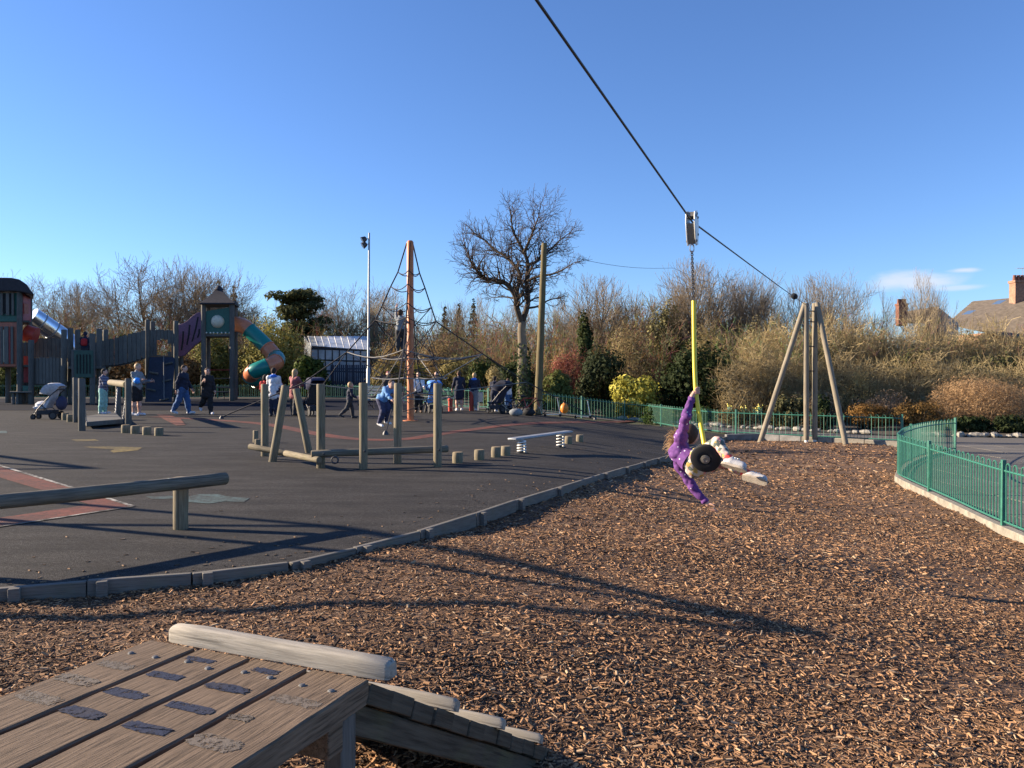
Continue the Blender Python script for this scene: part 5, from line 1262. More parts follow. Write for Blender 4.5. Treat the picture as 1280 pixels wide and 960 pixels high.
def slats(px0, px1, tf, bf, Y, mat='slat_wood', w=4.4, gap=0.7, name='slat'):
    x = px0; k = 0
    while x < px1 - 1:
        x2 = min(px1, x + w); mid = (x + x2) / 2; j = random.uniform(-0.6, 0.6); f = (mid - px0) / (px1 - px0); y0, y1 = tf(f) + j, bf(f); a, b_ = P(x, y0, Y), P(x2, y0, Y); z1 = P(mid, y1, Y).z
        obj(name, MB().prism([a, b_, Vector((b_.x, b_.y, z1)), Vector((a.x, a.y, z1))], (0, 0.045, 0)), mat, ps); x = x2 + gap; k += 1
# left tower (partly outside the picture)
YA = 38.0
def rail_px(y, px0, px1, Y, mat='frame_wood', r=0.05): return obj('rail', MB().tube([P(px0, y, Y), P(px1, y, Y)], r, 6), mat, ps)
post(24.5, 352, YA, 0.13); post(37, 366, YA + 1.9, 0.13); post(-28, 352, YA, 0.13); post(-14, 366, YA + 1.9, 0.13); post(10, 455, YA + 1.8, 0.13)
board(-30, 22, 366, 402, YA + 0.02, 'panel_green', name='barrier'); board(-30, 22, 403, 458, YA + 0.0, 'panel_orange', name='barrier')
for x0, x1, y0, y1, mt_ in ((-24, -18, 366, 394, 'slat_wood'), (-14, -8, 366, 394, 'slat_wood'), (0, 3, 366, 394, 'slat_wood'), (7, 11, 366, 394, 'slat_wood'), (14, 17, 366, 394, 'slat_wood')):
    board(x0, x1, y0, y1, YA - 0.09, mt_, 0.05, 'slat')
for x0, x1 in ((-24, -19), (-12, -7), (0, 3), (5, 10), (13, 16)): board(x0, x1, 408, 455, YA - 0.09, 'slat_wood', 0.05, 'slat')
for x0, x1 in ((3.3, 6.7), (11.2, 13.8)): board(x0, x1, 367, 392, YA - 0.035, 'black_rubber', 0.05, 'window')
for x0, x1 in ((3.3, 4.8), (10.3, 12.7)): board(x0, x1, 412, 453, YA - 0.045, 'panel_red' if x0 > 10 else 'cream_panel', 0.04, 'window')
obj('side_panel', MB().prism([P(27.5, 364, YA + 0.1), P(37, 367, YA + 1.8), P(37, 402, YA + 1.8), P(27.5, 402, YA + 0.1)], (0.06, 0, 0)), 'panel_red', ps)
obj('side_window', MB().box(P(30, 386, YA + 0.35) + Vector((0.10, 0, 0)), (0.05, 0.35, 0.5)), 'panel_orange', ps)
obj('chute_mouth', MB().lathe([(0.42, 0.0), (0.42, 0.5)], P(32, 416, YA + 0.8), 16, (1, 0.2, -0.3)), 'red_paint', ps)
board(-30, 37, 400.5, 403, YA + 0.12, 'frame_wood', 1.75, 'deck'); board(-30, 37, 456, 459, YA + 0.12, 'frame_wood', 1.75, 'deck')
# dark rounded roof
pr = [(-30, 349), (-10, 346.5), (14, 347), (24, 349), (33, 355), (38, 362), (43, 368), (38, 368), (31, 365.5), (20, 364), (-30, 364)]
obj('roof', MB().prism([P(x, y, YA - 0.3) for x, y in pr], (-0.63 * 2.4, 2.4, 0)), 'roof_felt', ps, bevel=0.05)
# silver chute behind the left tower
c0, c1 = P(39, 395, YA + 2.6), P(82, 424, YA + 4.0)
obj('steel_chute', MB().tube([c0, c0.lerp(c1, .5), c1, c1 + Vector((0.8, 0.2, -1.0)), c1 + Vector((2.0, .5, -1.75))], 0.50, 20), 'chrome', ps)
for f in (0.25, 0.6): obj('chute_band', MB().tube([c0.lerp(c1, f), c0.lerp(c1, f + 0.03)], 0.52, 20), 'galvanised', ps)
# middle deck with slatted barriers
slats(39.5, 84, lambda f: 423, lambda f: 447, YA + 1.7); slats(40, 82, lambda f: 447, lambda f: 480, YA, w=3.8, gap=0.5)
board(38, 85, 479, 482, YA + 0.1, 'frame_wood', 1.8, 'deck')
for px, tp_, Y in ((39, 425, YA - .1), (29, 428, YA + .4), (34, 428, YA + .8), (80, 412, YA - 0.1), (88, 410, YA + 0.6), (97, 412, YA + 1.6), (115.5, 417, YA - 0.6), (124, 411, YA + 0.4), (132, 412, YA + 1.6), (93, 437, YA - 0.6)): post(px, tp_, Y, 0.13)
board(29, 36, 445, 478, YA + 0.3, 'panel_red', 0.05, 'panel'); board(28, 39, 482, 490, YA - 0.05, 'panel_green', 0.05, 'panel')
board(92.5, 116, 438, 472, YA - 0.75, 'panel_dark_green', 0.07, 'barrier')
for x in (95.5, 99.5, 103.5, 107.5, 111.5): board(x, x + 1.1, 443, 467, YA - 0.775, 'black_rubber', 0.02, 'slot', 0)
slats(97, 125, lambda f: 428, lambda f: 458, YA + 1.2); board(85, 132, 458, 461, YA - 0.5, 'frame_wood', 2.0, 'deck')
board(12, 40, 489.5, 491, YA - 0.4, 'slat_wood', 0.9, 'step')
for px in (17, 22): post(px, 491, YA - 0.2, 0.07)
# slatted suspension bridge rising to the wall deck
def bt_(f): return 426 - 13 * f
def bb_(f): return 457 - 11 * f - 3 * math.sin(math.pi * f) * -1.0
slats(126, 182, bt_, bb_, YA + 1.0, w=4.8, gap=0.8); slats(128, 180, lambda f: bt_(f) + 1, lambda f: bb_(f) - 2, YA + 2.2, w=5.5, gap=2.5)
obj('bridge_deck', MB().prism([P(126 + 56 * f, bb_(f) - 0.5, YA + 1.08) for f in np.linspace(0, 1, 9)] + [P(126 + 56 * f, bb_(f) + 1.6, YA + 1.08) for f in np.linspace(1, 0, 9)], (-.5 * 1.1, 1.1, 0)), 'dark_steel', ps)
# wall deck with the round opening and navy climbing wall
YB = 42.0
for px, tp_, Y in ((184.5, 400, YB), (190.5, 402, YB + 1.7), (220, 401, YB), (226, 404, YB + 1.7)): post(px, tp_, Y, 0.13)
x = 187.0
while x < 218:
    x2 = min(218.2, x + 4.0); m_ = (x + x2) / 2; dd = (m_ - 203) / 9.5
    hh_ = math.sqrt(max(0, 1 - dd * dd)) * 11.0
    y0 = 412.5 + random.uniform(-.5, .5)
    if hh_ > 1: board(x, x2, y0, 434.5 - hh_, YB + 0.02, 'slat_wood', 0.05, 'slat', 0); board(x, x2, 434.5 + min(hh_, 10), 445.5, YB + 0.02, 'slat_wood', 0.05, 'slat', 0)
    else: board(x, x2, y0, 445.5, YB + 0.02, 'slat_wood', 0.05, 'slat', 0)
    x = x2 + 0.5
board(183, 222, 445.5, 448, YB + 0.12, 'frame_wood', 1.7, 'deck')
ca, cb_, cc_, cd_ = P(187, 446.5, YB - 0.1), P(218.5, 446.5, YB - 0.1), P(214, 501.5, YB - 0.95), P(181, 501.5, YB - 0.95); cd_.z = cc_.z = -0.02
cw = obj('climbing_wall', MB().prism([ca, cb_, cc_, cd_], (0, 0.07, 0.0)), 'panel_navy', ps)
for (u, v_) in ((0.78, 0.14), (0.25, 0.35), (0.78, 0.52), (0.22, 0.72), (0.75, 0.93)):
    q = ca.lerp(cb_, u).lerp(cd_.lerp(cc_, u), v_) + Vector((0, -0.06, 0)); o = obj('foothold', MB().box(q, (0.48, 0.10, 0.09), Matrix.Rotation(-0.22 if u > .5 else 0.2, 3, 'Y')), 'slat_wood', ps, bevel=0.02)
obj('climbing_rope', MB().tube([ca.lerp(cb_, .58) + Vector((0, -.08, .1)), ca.lerp(cb_, .65).lerp(cd_.lerp(cc_, .72), .5) + Vector((0, -0.12, 0)), cd_.lerp(cc_, .78) + Vector((0, -.15, .15))], 0.02, 6), 'rope_pale', ps)
# purple S-shaped bridge side
YC = 43.0
tp_l = [(222, 406), (228, 404.5), (234, 401), (240, 395), (246, 391), (252, 389.5), (254, 390)]; bt_l = [(254, 424), (250, 427), (243, 432), (236, 439), (231, 444), (226, 445.5), (222, 445)]
obj('bridge_side', MB().prism([P(x, y, YC) for x, y in tp_l + bt_l], (0, 0.06, 0)), 'panel_purple', ps, bevel=0.01)
obj('bridge_side', MB().prism([P(x, y + 1, YC + 1.4) for x, y in tp_l + bt_l], (0, 0.06, 0)), 'panel_purple', ps, bevel=0.01)
obj('bridge_deck', MB().prism([P(x, y - 1.5, YC + 0.08) for x, y in bt_l] + [P(x, y, YC + 0.08) for x, y in bt_l[::-1]], (-.42 * 1.3, 1.3, 0)), 'dark_steel', ps)
for x0, y0, x1, y1 in ((226.5, 438, 229, 414), (233.5, 431, 237, 406), (240, 427, 247.5, 396), (247, 422, 249, 411)):
    n = Vector((1, 0, 0)); obj('slot', MB().bar(P(x0, y0, YC - 0.012), P(x1, y1, YC - 0.012), 0.02, 0.07, (0, 1, 0)) if False else MB().prism([P(x0 - .9, y0, YC - .015), P(x0 + .9, y0, YC - .015), P((x0 + x1) / 2 + 1.6, (y0 + y1) / 2, YC - .015), P(x1 + .9, y1, YC - .015), P(x1 - .9, y1, YC - .015), P((x0 + x1) / 2 - 0.2, (y0 + y1) / 2, YC - .015)], (0, 0.02, 0)), 'black_rubber', ps)
# roofed tower
for px, tp_, Y in ((254.5, 378, YC), (260, 378, YC + 1.6), (290, 376, YC), (294, 377, YC + 1.6)): post(px, tp_, Y, 0.135)
tw0, tw1 = P(250, 378.5, YC - 0.25), P(298.5, 380, YC + 1.85); ap = P(273.5, 357.5, YC + 0.8)
e = [Vector((tw0.x, YC - 0.3, tw0.z)), Vector((P(296, 380, YC).x, YC - 0.3, tw0.z)), Vector((tw1.x, YC + 1.9, tw0.z)), Vector((P(256, 380, YC + 1.9).x, YC + 1.9, tw0.z))]
mb = MB(); m_ = [v.lerp(ap, 0.5) + Vector((0, 0, -0.10)) for v in e]
mb.add(e + m_ + [ap] + [v - Vector((0, 0, 0.07)) for v in e], [(0, 1, 5, 4), (1, 2, 6, 5), (2, 3, 7, 6), (3, 0, 4, 7), (4, 5, 8), (5, 6, 8), (6, 7, 8), (7, 4, 8), (9, 12, 11, 10), (0, 9, 10, 1), (1, 10, 11, 2), (2, 11, 12, 3), (3, 12, 9, 0)])
rf = obj('roof', mb, 'roof_felt', ps, 20)
obj('roof_cap', MB().lathe([(0.28, -0.22), (0.10, 0.0), (0.02, 0.05)], ap, 8), 'roof_felt', rf)
# green barrier with the round bubble window
cx_, cy_ = 272.3, 402.0; pa_ = []
outer = [(257, 390.5), (262, 389.5), (268, 388), (275, 386.2), (284, 384.8), (288.5, 384.6), (288.5, 401), (288.5, 417), (272.5, 417), (257, 417), (257, 402)]
mb = MB(); n = 24; O_, I_ = [], []
for k in range(n):
    a = 2 * math.pi * k / n; I_.append((cx_ + 8.2 * math.cos(a), cy_ + 7.6 * math.sin(a)))
    ca_, sa_ = math.cos(a), math.sin(a); t = 1e9
    for (lim, comp) in ((16.2 if ca_ > 0 else 15.3, abs(ca_)), (15.0 if sa_ > 0 else 15.5, abs(sa_))):
        if comp > 1e-6: t = min(t, lim / comp)
    x_, y_ = cx_ + t * ca_, cy_ + t * sa_; 
    if sa_ < 0 and y_ < 391: y_ -= (x_ - 272) * 0.16
    O_.append((x_, y_))
vs_ = [P(x, y, YC + 0.01) for x, y in O_] + [P(x, y, YC + 0.01) for x, y in I_]; vb = [v + Vector((0, 0.06, 0)) for v in vs_]
fs_ = [(k, (k + 1) % n, n + (k + 1) % n, n + k) for k in range(n)]
mb.add(vs_ + vb, fs_ + [tuple(i + 2 * n for i in f[::-1]) for f in fs_] + [(k, (k + 1) % n, 2 * n + (k + 1) % n, 2 * n + k) for k in range(n)] + [(n + k, n + (k + 1) % n, 3 * n + (k + 1) % n, 3 * n + k) for k in range(n)])
gp_ = obj('barrier', mb, 'panel_green', ps, 20)
bc = P(cx_, cy_, YC + 0.05); obj('bubble_window', MB().lathe([(0.37, 0), (0.36, 0.07), (0.30, 0.17), (0.18, 0.24), (0.05, 0.265)], bc, 20, (0, -1, 0)), 'cream_panel', gp_)
board(255, 294, 417.5, 420.5, YC + 0.02, 'frame_wood', 1.7, 'deck')
for x in (258, 263, 267, 272, 277, 282, 287): obj('rivet', MB().lathe([(0.05, 0), (0.03, 0.02)], P(x, 416, YC - 0.01), 6, (0, -1, 0)), 'white_paint', ps)
rail_px(462.5, 256, 290, YC + 1.0, 'panel_red', 0.03); rail_px(473, 256, 290, YC + 1.0, 'frame_wood', 0.03)
# tube slide: straight then one and a half turns of helix, in alternating coloured rings
YD = YC + 0.9
path = [P(293, 405, YD), P(300, 406, YD), P(308, 410, YD - 0.02), P(318, 418.5, YD - 0.05), P(328, 428, YD - 0.1), P(337, 437.5, YD - 0.25)]
hc = P(330.5, 470, YD - 0.1 - 0.95); 
def hx(t):   # t in turns; helix seen from the side, starting at the right rear
    a = 2 * math.pi * t
    return P(0, 0, 1) if False else Vector((hc.x + 0.80 * math.cos(a), hc.y + 0.85 * math.sin(a), P(0, 446 + 41 * t, YD).z))
helix = [hx(t) for t in np.linspace(0.12, -0.88, 15)] if False else []
tz0, tz1 = P(0, 446, YD).z, P(0, 490, YD).z
for k in range(17):
    f = k / 16; a = math.radians(55 - 410 * f)
    helix.append(Vector((hc.x + 0.70 * math.cos(a), hc.y + 0.80 * math.sin(a), tz0 + (tz1 - tz0) * f)))
tp_path = spline(path + helix, 5); cum = [0]
for i in range(1, len(tp_path)): cum.append(cum[-1] + (tp_path[i] - tp_path[i - 1]).length)
segL = [0.95, 1.5, 0.85, 0.8, 0.75, 0.75, 0.7, 0.7, 0.7, 0.7, 0.7, 0.7, 0.7, 0.7]; s_ = 0; k = 0
def seg_pts(a, b_):
    out = []
    for s in np.linspace(a, b_, 7):
        i = min(max(1, int(np.searchsorted(cum, s))), len(cum) - 1); f = (s - cum[i - 1]) / (cum[i] - cum[i - 1]); out.append(tp_path[i - 1].lerp(tp_path[i], f))
    return out
while s_ < cum[-1] - 0.2:
    e_ = min(cum[-1], s_ + segL[min(k, len(segL) - 1)]); q = seg_pts(s_, e_)
    sl = obj('slide_tube', MB().tube(q, 0.43, 18, False), 'tube_orange' if k % 2 == 0 else 'tube_teal', ps)
    if k: obj('flange', MB().tube([q[0] - (q[1] - q[0]).normalized() * 0.03, q[0] + (q[1] - q[0]).normalized() * 0.03], 0.465, 18), 'tube_orange' if k % 2 == 0 else 'tube_teal', sl)
    s_ = e_; k += 1
obj('slide_leg', MB().tube([(hc.x + 0.3, hc.y, 0), (hc.x + 0.3, hc.y, tz0)], 0.07, 8), 'dark_steel', ps)

# ------------------------------------------------------------------ picnic table under the tower
pt = P(274, 497, 46.0); pt.z = 0; pc = thing('picnic_table', 'dark picnic table standing behind the roofed tower legs', 'table', pt)
obj('table_top', MB().box(pt + Vector((0, 0, 0.72)), (1.6, 0.75, 0.05)), 'dark_steel', pc, bevel=0.01)
for sg in (-1, 1):
    obj('bench_seat', MB().box(pt + Vector((0, 0.65 * sg, 0.45)), (1.6, 0.28, 0.05)), 'dark_steel', pc, bevel=0.01)
    obj('leg', MB().tube([pt + Vector((0.5 * sg, -0.6, 0.0)), pt + Vector((0.55 * sg, -0.6, 0.4)), pt + Vector((0.5 * sg, 0.6, 0.4)), pt + Vector((0.5 * sg, 0.6, 0))], 0.03, 6), 'dark_steel', pc)

# ------------------------------------------------------------------ greenhouse
YG = 56.0
gh = thing('greenhouse', 'pale glazed greenhouse with a lean-to roof behind the fence', 'greenhouse', (P(418, 480, YG).x, YG, -0.05))
A0, A1 = P(379, 420, YG), P(452, 424, YG); zl = P(0, 445, YG).z
def gv(px, py, Y): return P(px, py, Y)
# roof panes
for i in range(9):
    x0, x1 = 379 + i * 8.2, 379 + (i + 1) * 8.2
    o = obj('roof_pane', MB().prism([gv(x0 + 6, 420.5, YG + 3), gv(x1 + 6 - 0.4, 420.5 + .35, YG + 3), gv(x1 + 10 - .4, 433 + (i * 0.6), YG), gv(x0 + 10, 432.5 + (i * 0.6), YG)], (0, 0, 0.03)), 'greenhouse_glass', gh)
for i in range(10):
    x = 379 + i * 8.2; obj('glazing_bar', MB().tube([gv(x + 6, 420.3, YG + 3), gv(x + 10, 432.3 + i * .6, YG)], 0.03, 4), 'white_paint', gh)
for i in range(8):
    for j in range(3):
        x0 = 389 + i * 8.8; y0 = 437 + j * 13 + i * .3; obj('wall_pane', MB().prism([gv(x0 + .4, y0, YG + .02), gv(x0 + 8.3, y0, YG + .02), gv(x0 + 8.3, y0 + 12, YG + .02), gv(x0 + .4, y0 + 12, YG + .02)], (0, 0.03, 0)), 'greenhouse_glass', gh)
for i in range(9):
    x = 389 + i * 8.8; a = gv(x, 434 + i * .3, YG); obj('frame_bar', MB().tube([a, (a.x, a.y, 0)], 0.045, 4), 'dark_steel', gh)
for y in (435.5, 449.5, 463): obj('frame_rail', MB().tube([gv(389, y, YG), gv(460, y + 2.4, YG)], 0.05, 4), 'dark_steel', gh)
obj('end_wall', MB().prism([gv(380, 420.5, YG + 3), gv(389, 433, YG), gv(389, 490, YG), gv(380, 490, YG + 3)], (0.05, 0, 0)), 'greenhouse_glass', gh)
obj('back_wall', MB().prism([gv(383, 420.8, YG + 3.05), gv(458, 423.5, YG + 3.05), gv(458, 492, YG + 3.05), gv(383, 492, YG + 3.05)], (0, 0.08, 0)), 'render_wall', gh)
# slatted dark fence before it
sfn = thing('slat_fence', 'dark picket fence in front of the greenhouse', 'fence', (P(440, 490, 53).x, 53, 0))
for i in range(22):
    x = 414 + i * 2.6; a = gv(x, 456, 53); obj('picket', MB().box((a.x, 53, a.z / 2), (0.10, 0.03, a.z)), 'panel_navy', sfn)
for y in (461, 480): obj('rail', MB().tube([gv(413, y, 53.06), gv(470, y, 53.06)], 0.04, 4), 'panel_navy', sfn)

# ------------------------------------------------------------------ houses on the right
YH = 72.0
hs = thing('brick_house', 'house with brown tiled roof, skylights and brick chimney behind the hedge', 'house', (P(1250, 480, YH).x, YH, -0.7))
r0, r1 = P(1214, 377, YH + 5), P(1330, 350, YH - 3); e0_, e1_ = P(1187, 399, YH), P(1330, 420, YH - 8)
n = 8
roof_poly = [P(1216, 376.5, YH + 4), P(1340, 366, YH - 4), P(1340, 436, YH - 9), P(1184, 404, YH)]
obj('roof', MB().prism(roof_poly, (0, 0, -0.15)), 'roof_tile', hs, 20)
a_, b__, c__, d__ = roof_poly
for i in range(1, 14):
    f = i / 14; q0, q1 = a_.lerp(d__, f), b__.lerp(c__, f); obj('tile_course', MB().tube([q0 + Vector((0, 0, .02)), q1 + Vector((0, 0, .02))], 0.035, 4), 'roof_tile', hs)
for u, v in ((0.10, 0.55), (0.25, 0.46), (0.32, 0.16)):
    q = a_.lerp(b__, u).lerp(d__.lerp(c__, u), v); nn = (b__ - a_).cross(d__ - a_).normalized(); nn = nn if nn.z > 0 else -nn; xx = (b__ - a_).normalized(); yy = nn.cross(xx)
    m3 = Matrix((xx, yy, nn)).transposed(); fr = obj('skylight', MB().box(q + nn * 0.08, (1.0, 1.3, 0.10), m3), 'dark_steel', hs); obj('pane', MB().box(q + nn * 0.14, (0.8, 1.1, 0.02), m3), 'glass', fr)
obj('wall', MB().box((P(1262, 480, YH + 1).x, YH + 1, 2.2), (9, 7, 6.2)), 'brick_pale', hs)
cq = P(1275, 376, YH - 1.0); ch = obj('chimney', MB().box((cq.x, cq.y, cq.z + 0.55), (1.45, 0.9, 2.6)).box((cq.x, cq.y, cq.z + 1.75), (1.6, 1.05, 0.22)), 'brick_pale', hs)
for i in range(4): obj('chimney_pot', MB().lathe([(0.15, 0), (0.17, 0.1), (0.13, 0.45), (0.15, 0.5)], (cq.x - 0.52 + i * 0.35, cq.y, cq.z + 1.86), 10), 'brick', ch)
ar = MB().tube([(cq.x + .2, cq.y, cq.z + 1.8), (cq.x + .2, cq.y, cq.z + 3.1)], .02, 4).tube([(cq.x - .3, cq.y, cq.z + 3.0), (cq.x + .7, cq.y, cq.z + 3.0)], .015, 4)
for i in range(5): ar.tube([(cq.x - .3 + i * .22, cq.y - .3, cq.z + 3.0), (cq.x - .3 + i * .22, cq.y + .3, cq.z + 3.0)], .012, 4)
obj('aerial', ar, 'galvanised', ch)
YK = 66.0; h2 = thing('brick_house', 'low grey gable roof with a brick chimney peeping over the hedge', 'house', (P(1150, 480, YK).x, YK, -0.7))
g0, g1, g2 = P(1115, 404, YK), P(1174, 384, YK), P(1200, 402, YK); 
obj('roof', MB().prism([P(1122, 403, YK + 4), P(1128, 390, YK + 6), P(1172, 383, YK + 2), P(1196, 404, YK)], (0, 0.12, -0.05)), 'roof_tile', h2)
obj('gable', MB().prism([P(1158, 404, YK - .1), P(1174, 384.5, YK - .1), P(1198, 404, YK - .1), P(1198, 480, YK - .1), P(1158, 480, YK - .1)], (0, 0.3, 0)), 'render_wall', h2)
cq = P(1127, 392, YK + 3); ch = obj('chimney', MB().box((cq.x, cq.y, cq.z - 0.1), (0.78, 0.6, 2.0)).box((cq.x, cq.y, cq.z + 0.8), (0.9, 0.72, 0.16)), 'brick', h2)
for i in range(4): obj('chimney_pot', MB().lathe([(0.11, 0), (0.13, 0.08), (0.10, 0.38), (0.12, 0.42)], (cq.x - 0.285 + i * 0.19, cq.y, cq.z + 0.88), 8), 'brick', ch)

# ------------------------------------------------------------------ timber swing frames left of the picture (their shadows cross the ground)
def swing_frame(loc, label, ang=0.0):
    t = thing('swing_frame', label, 'swing frame', loc); L = Vector(loc)
    apex = Vector((0, 0, 3.2)); beam = Vector((-2.9, 2.0, 3.2))
    for nm, a, b_, r in (('beam', apex, beam, 0.065), ('leg', Vector((0.1, -2.4, 0)), apex, 0.052), ('leg', Vector((-0.9, 1.9, 0)), apex, 0.052), ('leg', beam + Vector((-.9, -1.4, -3.2)), beam, 0.052), ('leg', beam + Vector((.9, 1.4, -3.2)), beam, 0.052)):
        log_part(nm, L + a, L + b_, r, 'log', t, 8)
    return t
swing_frame((-7.42, 6.82, 0), 'round-log swing frame standing left of the balance beam')
swing_frame((-15.0, 13.3, 0), 'second round-log swing frame farther back left of the tower')

# ------------------------------------------------------------------ gate posts, sign, bicycle, ball, bags
for i, (px, base, top) in enumerate(((563, 514, 497), (589.5, 513.5, 488))):
    g = G(px, base); z = P(px, top, g.y).z; t = thing('red_bollard', ['stout red post beside the dark-jacketed person', 'taller red post next to the white notice board'][i], 'bollard', g)
    obj('shaft', MB().lathe([(0.09, -0.05), (0.09, z - g.z - 0.1)], g, 12), 'red_paint', t); obj('cap', MB().lathe([(0.11, 0), (0.11, 0.06), (0.05, 0.12)], (g.x, g.y, z - 0.12), 12), 'red_paint', t)
g = G(598, 513); sg_ = thing('notice_board', 'small blank white notice board on the railing beside the gate', 'sign', g)
obj('board', MB().box((g.x, g.y, P(0, 496.5, g.y).z), (0.36, 0.03, 0.40)), 'white_paint', sg_, bevel=0.01); obj('post', MB().tube([(g.x, g.y + 0.035, -0.05), (g.x, g.y + 0.035, P(0, 492, g.y).z)], 0.03, 6), 'galvanised', sg_)
def bicycle(g, ang, sc, col, label):
    t = thing('bicycle', label, 'bicycle', g); d = Vector((math.cos(ang), math.sin(ang), 0)); U = Vector((0, 0, 1)); r = 0.27 * sc
    w = [g + d * (-0.42 * sc) + U * r, g + d * (0.42 * sc) + U * r]; sd = Vector((-d.y, d.x, 0))
    for c in w:
        wh = obj('wheel', MB().tube([c + d * (r * 0.95 * math.cos(a)) + U * (r * 0.95 * math.sin(a)) for a in np.linspace(0, 2 * math.pi, 25)[:-1]], 0.02, 6, closed=True), 'black_rubber', t)
        sp = MB()
        for a in np.linspace(0, math.pi, 6)[:-1]: sp.tube([c + d * (r * .93 * math.cos(a)) + U * (r * .93 * math.sin(a)), c - d * (r * .93 * math.cos(a)) - U * (r * .93 * math.sin(a))], 0.004, 3, False)
        obj('spokes', sp, 'steel', wh)
    bk, st, hdp = g + d * (-.05 * sc) + U * .24 * sc, g + d * (-.16 * sc) + U * .58 * sc, g + d * (.30 * sc) + U * .60 * sc
    obj('frame', MB().tube([bk, st], .016, 6).tube([st, hdp], .018, 6).tube([bk, hdp], .02, 6).tube([bk, w[0]], .012, 6).tube([st, w[0]], .012, 6).tube([hdp, w[1]], .016, 6), col, t)
    obj('saddle', MB().ball(st + U * .07, (.12 * sc, .07 * sc, .035), 8), 'black_rubber', t)
    obj('handlebar', MB().tube([hdp, hdp + U * .14 * sc, hdp + U * .17 * sc + sd * .24 * sc], .012, 6).tube([hdp + U * .14 * sc, hdp + U * .17 * sc - sd * .24 * sc], .012, 6), 'dark_steel', t); return t
bicycle(G(660, 518.5), -0.2, 1.05, 'red_paint', 'red bicycle leaning at the foot of the telegraph pole')
bicycle(G(645, 517.5), 0.25, 0.9, 'dark_steel', 'dark bicycle parked behind the red bicycle')
g = G(645, 520); tb_ = thing('bag', 'grey holdall lying on the ground by the bicycles', 'bag', g)
obj('body', MB().ball(g + Vector((0, 0, 0.13)), (0.25, 0.16, 0.14), 12), 'cloth_grey', tb_); obj('handle', MB().tube([g + Vector((-.12, 0, .22)), g + Vector((0, 0, .33)), g + Vector((.12, 0, .22))], .015, 6), 'black_rubber', tb_)
g = G(661, 519.5); tb_ = thing('bag', 'black rucksack lying at the base of the telegraph pole', 'bag', g)
obj('body', MB().ball(g + Vector((0, 0, 0.12)), (0.24, 0.2, 0.15), 12), 'cloth_black', tb_); obj('strap', MB().tube([g + Vector((-.1, -.1, .24)), g + Vector((0, -.15, .3)), g + Vector((.1, -.1, .24))], .015, 6), 'cloth_black', tb_)
g = P(705.5, 510.5, 31.0); bn = thing('space_hopper', 'orange bag hung on the green railing', 'bag', (g.x, g.y, g.z - .22)); mb = MB().ball(g, (0.17, 0.15, 0.21), 14); obj('bag_body', mb, 'pumpkin', bn); obj('loop', MB().tube([g + Vector((-.05, 0, .19)), g + Vector((0, 0, .32)), g + Vector((.05, 0, .19))], .012, 5), 'pumpkin', bn); bn.name = 'orange_bag'
def scooter(g, ang, label):
    t = thing('scooter', label, 'scooter', g); d = Vector((math.cos(ang), math.sin(ang), 0)); U = Vector((0, 0, 1)); sd = Vector((-d.y, d.x, 0))
    obj('deck', MB().bar(g + d * -.25 + U * .09, g + d * .25 + U * .09, .11, .02), 'steel', t); st = g + d * .32 + U * .1
    obj('stem', MB().tube([st, st + d * -.12 + U * .62], .017, 6), 'steel', t); obj('handlebar', MB().tube([st + d * -.12 + U * .62 + sd * .2, st + d * -.12 + U * .62 - sd * .2], .016, 6), 'black_rubber', t)
    for c in (g + d * -.28, g + d * .33): obj('wheel', MB().lathe([(.06, -.012), (.06, .012)], c + U * .06, 12, sd), 'black_rubber', t)
scooter(G(690, 521), 0.3, 'silver scooter standing left of the orange bag'); scooter(G(728, 523), 0.1, 'silver scooter left beside the railing post')
g = P(467, 489, 36.0); be = thing('park_bench', 'pale wooden bench behind the crouching climber', 'bench', (g.x, 36.0, 0))
for k in range(3): obj('seat_slat', MB().box((g.x, 36.0 - .15 + k * .15, .45), (1.5, .12, .04)), 'cream_panel', be)
for k in range(3): obj('back_slat', MB().box((g.x, 36.28, .6 + k * .14), (1.5, .03, .11)), 'cream_panel', be)
for sx in (-.65, .65): obj('leg', MB().box((g.x + sx, 35.95, .21), (.07, .5, .42)).box((g.x + sx, 36.235, .65), (.06, .05, .6)), 'dark_steel', be)

